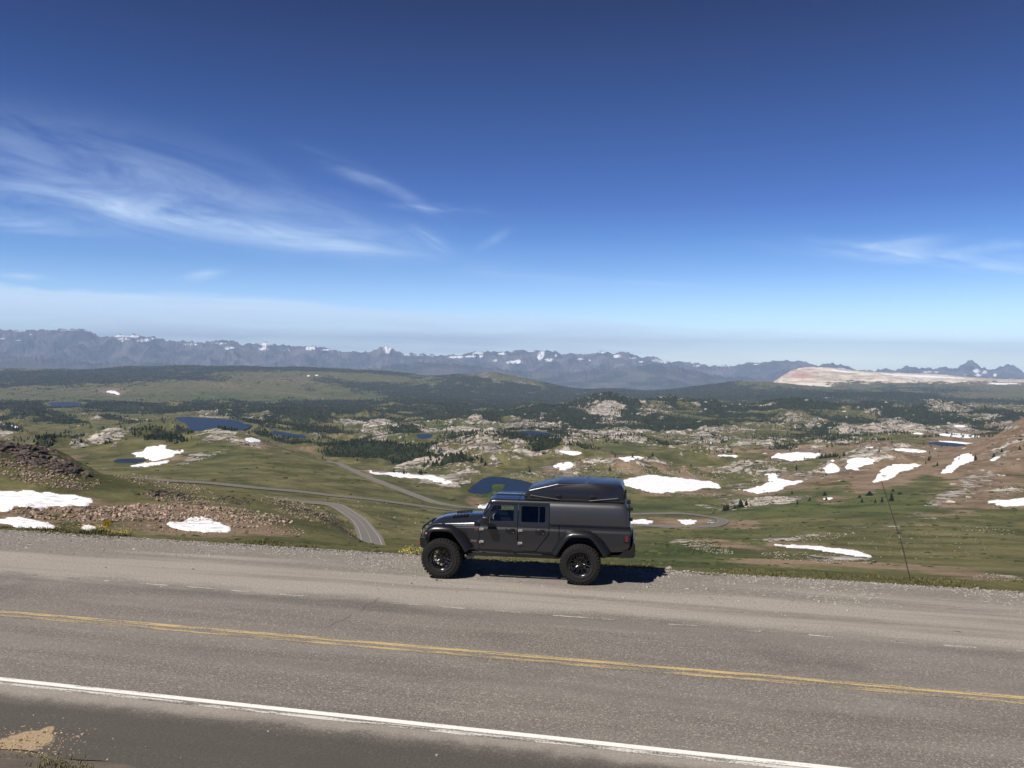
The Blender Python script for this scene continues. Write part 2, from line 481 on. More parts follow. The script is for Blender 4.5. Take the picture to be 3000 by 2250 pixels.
# --- pale rock
for e in [(1765, 1190, 66, 38, 10, 1.4), (1420, 1320, 190, 44, -14, 1.15), (1480, 1340, 200, 22, -20, 1.0), (1300, 1345, 160, 26, -10, .75),
          (1400, 1295, 120, 24, -8, 1.0), (1120, 1300, 110, 34, 5, .75), (1560, 1312, 130, 24, 0, .85), (655, 1272, 85, 22, -4, 1.2),
          (625, 1250, 40, 10, 0, 1.0), (345, 1276, 40, 12, -20, 1.3), (262, 1303, 60, 8, -15, .9), (235, 1312, 60, 6, -12, .9),
          (785, 1242, 26, 30, -35, 1.1), (728, 1234, 22, 9, 0, 1.3), (610, 1212, 50, 18, 0, .7), (660, 1215, 22, 14, 0, .9),
          (935, 1286, 24, 12, -15, 1.1), (780, 1190, 14, 8, 0, 1.2), (900, 1275, 14, 6, 0, .9), (1040, 1240, 36, 7, 0, 1.0),
          (1780, 1245, 150, 8, 0, .5), (1920, 1200, 60, 26, 0, .75), (1830, 1228, 60, 14, 0, .8), (1620, 1235, 70, 14, 0, .6),
          (2290, 1188, 150, 9, -6, 1.0), (2060, 1190, 120, 6, 6, .7), (2770, 1202, 90, 24, 8, .8), (2560, 1208, 40, 10, -10, .9),
          (2620, 1225, 70, 20, 20, .7), (2540, 1265, 130, 18, 0, .6), (1900, 1290, 330, 16, 0, .46), (2200, 1310, 200, 16, 0, .42),
          (2100, 1260, 340, 44, 0, .24), (2600, 1240, 420, 44, 0, .26), (2920, 1212, 120, 34, 0, .55), (1800, 1310, 300, 14, 4, .35),
          (1530, 1135, 40, 12, 25, .85), (1560, 1130, 40, 10, 25, .7), (1280, 1130, 36, 12, 20, 1.0), (1440, 1108, 70, 12, 18, .9), (1345, 1140, 18, 5, 20, .8),
          (430, 1090, 30, 4, 0, .8), (370, 1088, 16, 4, 0, .9), (275, 1112, 8, 3, 0, .9), (20, 1210, 16, 5, 0, 1), (10, 1280, 30, 12, 10, 1.0), (10, 1258, 30, 8, 10, .9),
          (280, 1233, 40, 5, 0, .8), (170, 1224, 20, 4, 0, .6), (1200, 1262, 160, 5, 6, .7), (1400, 1245, 140, 7, 2, .55),
          (1250, 1225, 260, 16, 0, .35), (1150, 1260, 200, 20, 0, .3), (900, 1220, 120, 30, 0, .32), (1650, 1210, 140, 30, 0, .45)]:
    rock += ell(*e)
# rough middle ground and lower slopes
for e in [(1900, 1375, 260, 20, 3, .42), (1640, 1390, 180, 26, 0, .42), (2250, 1380, 160, 22, -22, .75), (2450, 1372, 190, 34, -12, .62),
          (2230, 1470, 90, 14, -8, 1.0), (2330, 1462, 60, 8, -6, .7), (2600, 1335, 120, 16, -5, .5), (2160, 1385, 80, 20, -30, .6),
          (1330, 1420, 90, 16, 12, .9), (1270, 1408, 70, 10, 10, .5), (610, 1338, 80, 10, -15, .75), (560, 1346, 60, 9, -25, .7), (330, 1372, 60, 6, -5, .7),
          (440, 1325, 40, 5, -10, .5), (720, 1300, 60, 8, 12, .8), (900, 1310, 60, 8, 20, .4), (340, 1312, 14, 6, 0, .9),
          (2050, 1600, 110, 14, 10, .9), (2380, 1625, 170, 14, 4, .75), (2420, 1640, 120, 10, 0, .5), (2450, 1560, 220, 16, -6, .45),
          (2280, 1580, 90, 6, -3, .6), (2700, 1600, 260, 40, 0, .22), (2900, 1550, 120, 10, 8, .3), (2940, 1695, 120, 18, 6, .8), (2150, 1470, 180, 20, 0, .3),
          (2100, 1492, 60, 10, 8, .7), (2950, 1440, 60, 12, -4, .7), (2800, 1700, 60, 10, 6, .5), (2860, 1430, 200, 40, -32, .40), (2850, 1400, 260, 22, -32, .38), (2920, 1330, 160, 18, -36, .38), (2800, 1450, 220, 16, -26, .34)]:
    rock += ell(*e, y0=30)
# --- the boulder ground of the near left slope
mound = ell(100, 1345, 215, 50, 16, 1.0, 3, y0=95, y1=245)
for e in [(500, 1455, 140, 20, 4, .9), (700, 1468, 90, 16, 8, .8), (900, 1500, 150, 34, 22, .85), (350, 1500, 260, 22, 0, .62),
          (80, 1500, 90, 20, 0, .8), (620, 1515, 330, 40, 4, .36), (250, 1545, 260, 22, 0, .32), (760, 1545, 280, 26, 4, .25), (120, 1420, 180, 18, 6, .6),
          (400, 1410, 120, 14, 14, .8), (560, 1425, 90, 7, 6, .6), (1005, 1540, 30, 20, 60, .5)]:
    mound = np.maximum(mound, ell(*e, p=3, y0=60, y1=245))
# --- warm bare ground
for e in [(600, 1545, 420, 42, 2, .62), (300, 1490, 420, 34, 0, .35), (2600, 1390, 200, 30, -26, .75), (2760, 1330, 170, 28, -30, .9), (2900, 1400, 240, 80, -30, .8),
          (2430, 1400, 200, 22, -12, .7), (2980, 1290, 90, 50, -35, 1.0), (2350, 1325, 220, 9, 0, .8), (2620, 1315, 220, 10, 3, .5), (1560, 1395, 180, 26, 0, .45),
          (1900, 1380, 240, 16, 4, .5), (2060, 1445, 160, 7, 0, .5), (2180, 1537, 50, 14, 5, 1.0), (1980, 1534, 150, 14, 0, .8), (2520, 1655, 300, 10, 3, .6),
          (2250, 1655, 150, 12, 8, .5), (2900, 1700, 160, 22, 6, .8), (1385, 1465, 30, 14, 20, 1.0), (1345, 1412, 40, 6, 12, .8), (200, 1345, 60, 7, -2, .7),
          (180, 1160, 140, 14, 0, .35), (450, 1150, 260, 14, 3, .35), (840, 1115, 200, 20, 4, .35), (1000, 1290, 90, 16, 0, .35), (850, 1320, 240, 18, 8, .3),
          (2150, 1600, 140, 12, 8, .8), (1480, 1410, 80, 10, 0, .3), (660, 1130, 130, 8, 3, .4), (200, 1420, 150, 20, 4, .4),
          (560, 1500, 200, 16, 6, .35), (620, 1180, 50, 4, 0, .3), (1300, 1445, 60, 8, 12, .3)]:
    bare += ell(*e, y0=28)
# --- woods
for e in [(0, 1112, 200, 26, 0, 1.2), (200, 1112, 260, 22, 0, 1.1), (420, 1098, 280, 20, 0, 1.1), (600, 1080, 300, 8, 1, 1.2), (900, 1082, 300, 4, 2, 1.2), (560, 1110, 90, 12, 0, .6),
          (800, 1125, 120, 6, 5, .5), (1000, 1088, 260, 4, 3, .8), (1080, 1135, 210, 17, 7, 1.0), (1300, 1145, 180, 18, 4, 1.15), (1500, 1140, 190, 34, 6, 1.1), (1450, 1165, 240, 20, 0, 1.05),
          (1150, 1097, 100, 5, 8, 1.0), (1340, 1104, 100, 12, 6, .9), (1600, 1160, 200, 22, 3, 1.2), (1350, 1188, 260, 10, 0, .9),
          (900, 1144, 60, 8, 0, .8), (1700, 1150, 300, 16, 0, 1.2), (1950, 1160, 260, 18, 0, 1.2), (2150, 1145, 160, 24, 0, .85), (2200, 1170, 200, 20, 0, 1.2), (2450, 1170, 190, 24, 0, 1.25),
          (2650, 1172, 150, 28, 0, 1.2), (2900, 1178, 180, 9, 0, 1.1), (2600, 1125, 230, 14, 4, .6), (2850, 1140, 220, 12, 0, .35), (2080, 1130, 100, 14, -10, .7),
          (20, 1195, 90, 18, 0, 1.1), (90, 1215, 80, 18, 12, 1.0), (40, 1228, 60, 10, 0, .9), (190, 1232, 70, 12, 10, 1.1), (160, 1196, 120, 6, 0, 1.0), (300, 1196, 80, 10, 0, .9),
          (430, 1200, 130, 12, 0, 1.15), (320, 1228, 70, 8, 8, 1.1), (600, 1195, 140, 14, 0, 1.1), (680, 1208, 60, 18, 0, 1.1), (800, 1195, 160, 12, 0, 1.0),
          (870, 1235, 110, 40, 0, 1.2), (980, 1210, 140, 22, 0, 1.0), (1200, 1195, 200, 14, 0, 1.0), (1150, 1230, 180, 9, 0, .95), (1320, 1235, 160, 8, 3, 1.0), (1400, 1205, 150, 20, 0, .95),
          (1020, 1180, 120, 6, 0, .9), (1440, 1225, 120, 12, 0, .8), (950, 1270, 60, 16, 0, .95), (1180, 1275, 60, 14, 0, .9), (1110, 1335, 130, 26, 8, .95), (1230, 1345, 120, 20, 6, .9),
          (1050, 1320, 80, 18, 10, .9), (1330, 1365, 120, 10, 0, .7), (1430, 1285, 130, 6, 4, .7), (1380, 1310, 160, 30, -10, .35),
          (1600, 1215, 110, 30, 10, .95), (1700, 1240, 60, 14, 10, .9), (1830, 1182, 38, 18, 30, .8), (1700, 1188, 24, 12, -20, .4), (1740, 1262, 200, 6, 0, 1.1), (1950, 1262, 160, 8, 0, 1.0),
          (1850, 1215, 40, 12, 0, .8), (1900, 1235, 100, 8, 0, .7), (2050, 1245, 100, 12, 0, .75), (2060, 1205, 120, 12, 4, .6), (2200, 1225, 120, 16, 8, .8), (2300, 1200, 120, 6, 0, .7),
          (2380, 1215, 120, 6, 6, .7), (2440, 1255, 90, 9, -4, .9), (2500, 1235, 120, 5, 5, .8), (2700, 1222, 130, 14, 6, 1.1), (2880, 1218, 140, 8, 0, .9), (2850, 1240, 140, 8, 0, 1.0), (2990, 1230, 70, 14, 0, 1.1),
          (2560, 1195, 60, 6, 0, .6), (1560, 1290, 90, 9, 0, .9), (1600, 1330, 110, 7, 5, 1.0), (1520, 1340, 60, 8, -10, .8), (1700, 1335, 60, 5, -8, .6), (1790, 1312, 40, 5, 0, .5),
          (700, 1258, 60, 5, 0, 1.1), (780, 1275, 60, 12, 10, 1.0), (860, 1300, 100, 12, 17, 1.1), (960, 1330, 80, 10, 20, .9), (430, 1278, 90, 12, 8, 1.2), (330, 1290, 50, 6, 0, .8), (190, 1298, 60, 12, 0, 1.05),
          (120, 1315, 50, 8, -10, 1.0), (30, 1262, 40, 8, 5, .9), (70, 1270, 30, 4, 5, .8), (540, 1268, 40, 6, 5, .9), (500, 1285, 40, 5, 0, .6), (1250, 1180, 240, 6, 0, .6), (2280, 1322, 50, 5, 0, .6), (2400, 1345, 40, 6, -5, .9),
          (2160, 1487, 50, 7, -14, .7), (2330, 1468, 30, 5, 0, .5), (2120, 1345, 30, 3, 0, .6), (240, 1245, 20, 5, 0, .5), (60, 1325, 90, 8, 4, .8)]:
    wood += ell(*e, y0=480)
for e in [(1100, 1155, 240, 14, 3, .8), (700, 1165, 340, 12, 2, .7), (300, 1165, 320, 14, 0, .6), (1310, 1255, 110, 12, 0, .7), (1200, 1352, 40, 8, 0, 1.2), (1900, 1480, 260, 22, 4, .7),
          (2050, 1600, 300, 60, 0, .6), (1900, 1640, 220, 50, 0, .8), (2300, 1690, 260, 16, 4, .7), (1480, 1450, 160, 14, 8, .8), (1350, 1470, 90, 7, 12, .8), (1000, 1235, 90, 12, 0, .4),
          (2060, 1228, 60, 8, 0, .6), (1800, 1235, 80, 14, 0, .6), (1700, 1470, 300, 20, 0, .5), (2850, 1448, 220, 8, 3, .7), (2650, 1520, 520, 50, 2, .55), (2500, 1480, 360, 26, -4, .5), (1240, 1445, 120, 4, 14, .6), (2700, 1660, 200, 10, -8, .5)]:
    lush += ell(*e, y0=28)

butte = sstep(13900, 14150, YG) * sstep(2240, 2275, PXG)
wn = N2 * 0.5 + NB * 0.5
rock_c = np.clip(rock, 0, 1.4)
# --- relief: rocky hummocks, boulder mound, small unevenness
knob = fbm(XG, YG, 170.0, 5, 0.5, 5.0, ridged=True)
knob2 = fbm(XG, YG, 60.0, 4, 0.5, 5.5, ridged=True)
mid = sstep(900, 2200, YG) * (1 - sstep(9000, 13000, YG))
amp = np.clip(0.25 + rock_c * 0.9 + np.clip(wood, 0, 1) * 0.35, 0, 1.3)
Z += mid * amp * (knob * 19.0 + knob2 * 6.0 * np.clip(rock_c + .3, 0, 1)) * (0.5 + 0.5 * sstep(1500, 4500, YG))
Z += sstep(900, 1400, YG) * (1 - sstep(6000, 9000, YG)) * (0.25 + 0.75 * np.clip(rock_c, 0, 1)) * fbm(XG, YG, 28.0, 3, .55, 15.5, ridged=True) * 2.2
Z += sstep(300, 1500, YG) * (1 - sstep(1500, 3000, YG)) * knob2 * 1.6 * (0.3 + rock_c)
hill = fbm(XG, YG * .8, 620.0, 3, .5, 31.0)
Z += sstep(1300, 2600, YG) * (1 - sstep(6000, 8500, YG)) * hill * 26 * (.35 + .65 * sstep(900, 1500, PXG))
Z += sstep(900, 1500, YG) * (1 - sstep(2200, 3200, YG)) * sstep(1500, 1900, PXG) * fbm(XG, YG, 260.0, 4, .5, 33.0, ridged=True) * 6.0
Z += sstep(7000, 12000, YG) * (1 - butte) * (N1 * 26 + N2 * 8)
Z += sstep(60, 400, YG) * (N2 * 0.9 + N1 * 1.5) * (1 - 0.5 * sstep(4000, 9000, YG))
Z += sstep(35, 90, YG) * (1 - sstep(300, 700, YG)) * N3 * 0.30
rn = fbm(XG, YG, 7.0, 5, 0.6, 6.0, ridged=True)
rn2 = fbm(XG, YG, 26.0, 4, 0.55, 6.5, ridged=True)
lft = sstep(360, 200, PXG)
mound *= .82 + .18 * lft
Z += mound * (rn * 0.75 + rn2 * (1.0 + 1.1 * lft)) * sstep(1080, 900, PXG)
# knolls: hundreds of small rocky rises on the benches beyond the first hill
_rk = np.random.RandomState(123)
KN = np.zeros_like(Z)
for _ in range(760):
    ky = math.exp(_rk.uniform(math.log(1250), math.log(7600))); ku = _rk.uniform(-.96, .96)
    j_ = min(NY - 1, int(np.searchsorted(YY, ky))); i_ = int(uidx(ku))
    rr_ = rock[j_, i_] + .35 * wood[j_, i_] + .30 * (PXG[j_, i_] > 1500) + .04 * (PXG[j_, i_] > 850)
    if _rk.rand() > rr_ * 1.1: continue
    kpx, kpy = PXG[j_, i_], PYG[j_, i_]
    if any(lx0 - 45 < kpx < lx1 + 45 and ly0 - 4 < kpy < ly1 + 38 for lx0, lx1, ly0, ly1 in ((500, 760, 1218, 1270), (140, 240, 1178, 1193), (795, 900, 1260, 1286), (325, 430, 1343, 1357), (1360, 1580, 1395, 1453), (1215, 1270, 1270, 1287), (1505, 1632, 1262, 1282), (2700, 2875, 1270, 1312), (2250, 2420, 1325, 1352), (1690, 1850, 1150, 1190))): continue
    Rk = _rk.uniform(22, 75) * (ky / 3000) ** .45; hk = Rk * _rk.uniform(.22, .42); an_ = _rk.uniform(-.9, .5); el_ = _rk.uniform(1.0, 2.4)
    kx = ku * ky
    j0, j1 = np.searchsorted(YY, [ky - Rk * 3.2, ky + Rk * 3.2]); i0 = max(0, int(uidx((kx - Rk * 3.4) / ky))); i1 = min(NU, int(uidx((kx + Rk * 3.4) / ky)))
    if i1 <= i0 or j1 <= j0: continue
    sb_ = (slice(j0, j1), slice(i0, i1))
    dx_ = XG[sb_] - kx; dy_ = YG[sb_] - ky
    A_ = (dx_ * math.cos(an_) + dy_ * math.sin(an_)) / (Rk * el_); B_ = (-dx_ * math.sin(an_) + dy_ * math.cos(an_)) / Rk
    r2_ = A_ * A_ + B_ * B_
    KN[sb_] = np.maximum(KN[sb_], hk * np.exp(-r2_ ** 1.4 * 1.1))
KN *= 1 + .45 * knob2
Z += KN
knr = sstep(2.0, 9.0, KN)
gy_, gx_ = np.gradient(KN); slope_k = np.hypot(gy_ / (YG * (LY[1] - LY[0])), gx_ / (YG * np.gradient(UU)[None]))
rock += (.46 * sstep(.15, .48, slope_k) + .12 * knr) * (1 - .75 * np.clip(wood, 0, 1) * (PXG < 1550))
wood += .30 * knr * (1 - knr) * 4 * (YG > 1200) * .8
# strata of the far butte
Z += butte * (fbm(XG, YG, 500.0, 5, 0.6, 8.0, ridged=True) * 26)


# --- near edge of the slope
eG = road_q(XG, YG) - EDGE_Q
verge = -0.03 - 0.15 * np.clip(eG, 0, 1.8) - 0.42 * np.clip(eG - 1.8, 0, None) + 0.10 * N3 * sstep(0.8, 3, eG)
kk = 0.35 + 0.02 * YG
hb = np.clip(0.5 + 0.5 * (Z - verge) / kk, 0, 1)
Zs = verge * (1 - hb) + Z * hb + kk * hb * (1 - hb) * 0.5
Z = np.where(eG < 0.0, -0.03, np.where(YG < 140, np.minimum(Zs, -0.03 - 0.05 * np.clip(eG, 0, None)), Z))


# ------------------------------------------------------------------ lakes
def poly_dist(X, Y, P):
    """signed distance (negative inside) to polygon P"""
    P = np.asarray(P, float); n = len(P)
    d = np.full(X.shape, 1e18); ins = np.zeros(X.shape, bool)
    for i in range(n):
        a = P[i]; b = P[(i + 1) % n]
        e = b - a; L = (e @ e) + 1e-9
        t = np.clip(((X - a[0]) * e[0] + (Y - a[1]) * e[1]) / L, 0, 1)
        dd = (X - a[0] - t * e[0]) ** 2 + (Y - a[1] - t * e[1]) ** 2
        d = np.minimum(d, dd)
        c = ((a[1] > Y) != (b[1] > Y)) & (X < (b[0] - a[0]) * (Y - a[1]) / (b[1] - a[1] + 1e-12) + a[0])
        ins ^= c
    d = np.sqrt(d)
    return np.where(ins, -d, d)


def interp_grid(u, y, A):
    fu = np.clip(uidx(u), 0, NU - 1.001)
    fy = np.clip((np.log(y) - LY[0]) / (LY[-1] - LY[0]) * (NY - 1), 0, NY - 1.001)
    iu = fu.astype(int); iy = fy.astype(int); fu = fu - iu; fy = fy - iy
    return (A[iy, iu] * (1 - fu) + A[iy, iu + 1] * fu) * (1 - fy) + (A[iy + 1, iu] * (1 - fu) + A[iy + 1, iu + 1] * fu) * fy


def ground_z(X, Y):
    return interp_grid(np.asarray(X, float) / np.asarray(Y, float), np.asarray(Y, float), Z)


def cast(X, Y, ymin=24.0, ymax=1e9):
    """where the line of sight of photo pixels meets the land -> world points"""
    u, s = ray(np.atleast_1d(np.asarray(X, float)), np.atleast_1d(np.asarray(Y, float)))
    fu = np.clip(uidx(u), 0, NU - 1.001); iu = fu.astype(int); fu = fu - iu
    G = (H - Z) / YG
    out = np.zeros((len(u), 3))
    for k in range(len(u)):
        g = G[:, iu[k]] * (1 - fu[k]) + G[:, iu[k] + 1] * fu[k]
        hit = (g <= s[k]) & (YY > ymin)
        j = int(np.argmax(hit)) if hit.any() else int(np.argmin(np.where(YY > ymin, g, 9)))
        if j > 0 and hit.any() and g[j - 1] > s[k]:
            t = (g[j - 1] - s[k]) / max(1e-9, g[j - 1] - g[j])
            y = math.exp(LY[j - 1] * (1 - t) + LY[j] * t)
        else:
            y = YY[j]
        out[k] = (u[k] * y, y, 0)
    out[:, 2] = ground_z(out[:, 0], out[:, 1])
    return out


def smooth_poly(P, n=3, jit=0.0, seed=0, closed=True):
    """Chaikin rounding plus a little unevenness"""
    P = np.asarray(P, float); rs = np.random.RandomState(seed)
    for k in range(n):
        Q = np.roll(P, -1, 0) if closed else P[1:]
        A = P if closed else P[:-1]
        P2 = np.empty((2 * len(A), P.shape[1]))
        P2[0::2] = A * 0.75 + Q * 0.25; P2[1::2] = A * 0.25 + Q * 0.75
        if not closed: P2 = np.vstack([P[:1], P2, P[-1:]])
        if jit: P2 = P2 + rs.randn(*P2.shape) * jit * (0.6 ** k) * np.array([1.0, 0.35])[:P.shape[1]]
        P = P2
    return P


LAKES = [
    ('large blue lake behind the rocky knob, left of the pine wood', 3000, [(505, 1224), (520, 1221), (560, 1221), (620, 1225), (700, 1231), (712, 1240), (742, 1244), (730, 1256), (690, 1262), (600, 1268), (556, 1262), (552, 1245), (530, 1233)]),
    ('distant lake on the far left meadow beyond the dark trees', 5900, [(140, 1180), (170, 1178), (240, 1178), (238, 1186), (205, 1193), (160, 1193), (145, 1187)]),
    ('dark narrow lake lying below the pine-covered hill', 2700, [(795, 1260), (840, 1267), (900, 1277), (898, 1285), (850, 1281), (800, 1273)]),
    ('small blue pond beside the snowfield on the left grass hill', 980, [(328, 1350), (350, 1344), (385, 1343), (420, 1345), (430, 1350), (415, 1355), (370, 1357), (340, 1355)]),
    ('blue mountain pond with a grassy islet right behind the truck cab', 900, [(1364, 1441), (1384, 1427), (1398, 1413), (1418, 1399), (1452, 1395), (1492, 1400), (1545, 1411), (1578, 1426), (1562, 1446), (1505, 1451), (1478, 1447), (1472, 1436), (1482, 1425), (1470, 1418), (1450, 1418), (1436, 1427), (1446, 1437), (1432, 1446), (1395, 1448)]),
    ('small dark pond between pines above the pale rock slabs', 2350, [(1218, 1274), (1235, 1271), (1270, 1272), (1268, 1280), (1250, 1286), (1228, 1284)]),
    ('grey-blue lake in the grassy hollow at the centre', 2500, [(1508, 1265), (1540, 1262), (1580, 1264), (1630, 1274), (1620, 1281), (1570, 1279), (1520, 1273)]),
    ('deep blue lake edged by a long snowbank on the right', 2150, [(2708, 1297), (2740, 1294), (2800, 1298), (2870, 1306), (2850, 1310), (2790, 1309), (2740, 1304)]),
    ('little tarn between grassy hummocks in front of the snow strip', 1900, [(1722, 1312), (1740, 1308), (1765, 1311), (1760, 1317), (1735, 1318)]),
]
lake_polys = []
for li, (lab, Yc, P) in enumerate(LAKES):
    P = np.array(P, float)
    cx, cy = P.mean(0)
    u, s = ray(cx, cy)
    zl = H - s * Yc
    if li == 4: zl -= 0
    P2 = smooth_poly(P, 3, 1.4 if li == 4 else 0.9, li)
    wx, wy = on_plane(P2[:, 0], P2[:, 1], zl)
    W = np.stack([wx, wy], 1)
    m = max(60.0, 0.05 * Yc)
    rows = (YY > wy.min() - 2.2 * m - 40) & (YY < wy.max() + 2.2 * m + 60)
    j0, j1 = np.argmax(rows), NY - np.argmax(rows[::-1])
    cols = (UU > (wx / wy).min() - 3 * m / Yc) & (UU < (wx / wy).max() + 3 * m / Yc)
    i0, i1 = np.argmax(cols), NU - np.argmax(cols[::-1])
    sub = (slice(j0, j1), slice(i0, i1))
    d = poly_dist(XG[sub], YG[sub], W[::2])
    zz = Z[sub]
    t = sstep(2.0 * m, 0.0, d)
    shore = zl + 0.15 + 0.05 * np.clip(d, 0, None)
    front = YG[sub] < wy.mean()
    # the near bank must not stand above the line of sight to the water
    z2 = np.where(front, np.minimum(zz, np.where(d < 2 * m, shore + np.clip(d, 0, None) * 0.02, zz)), zz)
    z2 = zz * (1 - t) + shore * t if li not in (0, 2, 5, 6) else zz * (1 - t) + np.where(front & (d > m * .3), np.minimum(shore + 2, zz), shore) * t
    z2 = np.where(d < 0, zl - np.clip(-d * 0.25, 0.3, 3.0), z2)
    Z[sub] = z2
    for A in (rock, wood, mound):
        A[sub] *= sstep(-1.0, m * 0.25, d)
    lake_polys.append((lab, W, zl))

# ------------------------------------------------------------------ far roads: paths on the land
ROADS = [
    ('road', 'lower valley road bending toward the viewer', [(560, 1462), (700, 1452), (814, 1451), (886, 1462), (960, 1480), (1004, 1493), (1045, 1518), (1068, 1545), (1082, 1572), (1092, 1592)], 6.6, 250, 460),
    ('road', 'upper valley road', [(380, 1402), (475, 1405), (610, 1415), (750, 1429), (880, 1441), (1000, 1454), (1090, 1464), (1160, 1473), (1260, 1486), (1380, 1502), (1500, 1516), (1650, 1532), (1850, 1539), (1960, 1543), (2050, 1542), (2105, 1537), (2125, 1527), (2105, 1517), (2040, 1509), (1960, 1505), (1850, 1508), (1700, 1508), (1560, 1503), (1450, 1496), (1380, 1488), (1310, 1478), (1240, 1461), (1190, 1442), (1130, 1420), (1070, 1395), (1030, 1377), (1000, 1362), (985, 1355)], 7.0, 300, 1400),
    ('road', 'pale dirt track crossing the far green bench', [(640, 1134), (700, 1139), (780, 1145), (860, 1153), (950, 1168)], 9.5, 6000, 11500),
    ('road', 'pale dirt track across the left meadows', [(232, 1211), (290, 1213), (350, 1221), (400, 1228), (440, 1231)], 9.5, 2500, 5600),
    ('road', 'far road', [(0, 1303), (60, 1296), (140, 1287), (230, 1271), (300, 1260), (380, 1245), (430, 1235), (470, 1225), (505, 1218), (535, 1217)], 9.0, 1700, 5000),
]
road_paths = []
for nm, lab, P, wd, ya, yb in ROADS:
    P = smooth_poly(P, 3, closed=False)
    W = cast(P[:, 0], P[:, 1], ya, yb)
    W[:, 1] = np.clip(W[:, 1], ya, yb)
    # even steps, smoothed height
    for it in range(14 if wd < 8 else 6):
        W[1:-1] = (W[:-2] + 2 * W[1:-1] + W[2:]) / 4
    dl = np.concatenate([[0], np.cumsum(np.linalg.norm(np.diff(W[:, :2], axis=0), axis=1))])
    n = int(dl[-1] / (2.5 if wd < 8 else 12)) + 2
    tt = np.linspace(0, dl[-1], n)
    C = np.stack([np.interp(tt, dl, W[:, k]) for k in range(3)], 1)
    C[:, 2] = ground_z(C[:, 0], C[:, 1])
    kw = 9 if wd < 8 else 4
    for it in range(2):
        zp = np.pad(C[:, 2], kw, mode='edge')
        C[:, 2] = np.convolve(zp, np.ones(2 * kw + 1) / (2 * kw + 1), 'valid')
    C[:, 2] = C[:, 2] + 0.25
    # press the land to the roadbed: every point follows the nearest stretch of road
    rad = 16.0 if wd < 8 else 26.0
    D_ = np.full(Z.shape, 1e9, np.float32); Zr = np.zeros(Z.shape, np.float32)
    for a in C:
        j0 = max(0, np.searchsorted(YY, a[1] - rad * 1.2) - 1); j1 = np.searchsorted(YY, a[1] + rad * 1.2) + 1
        i0 = max(0, int(uidx((a[0] - rad * 1.2) / a[1])) - 1)
        i1 = min(NU, int(uidx((a[0] + rad * 1.2) / a[1])) + 3)
        if i1 <= i0: continue
        sub = (slice(j0, j1), slice(i0, i1))
        d = np.hypot(XG[sub] - a[0], YG[sub] - a[1])
        nr = d < D_[sub]
        D_[sub] = np.where(nr, d, D_[sub]); Zr[sub] = np.where(nr, a[2] - .35, Zr[sub])
    t = sstep(rad, wd * 0.8, D_)
    Z = Z * (1 - t) + Zr * t
    rock *= 1 - t * 0.7; wood *= 1 - t; mound *= 1 - t * 0.8
    road_paths.append((lab, C, wd))

PXG, PYG = ground_px()

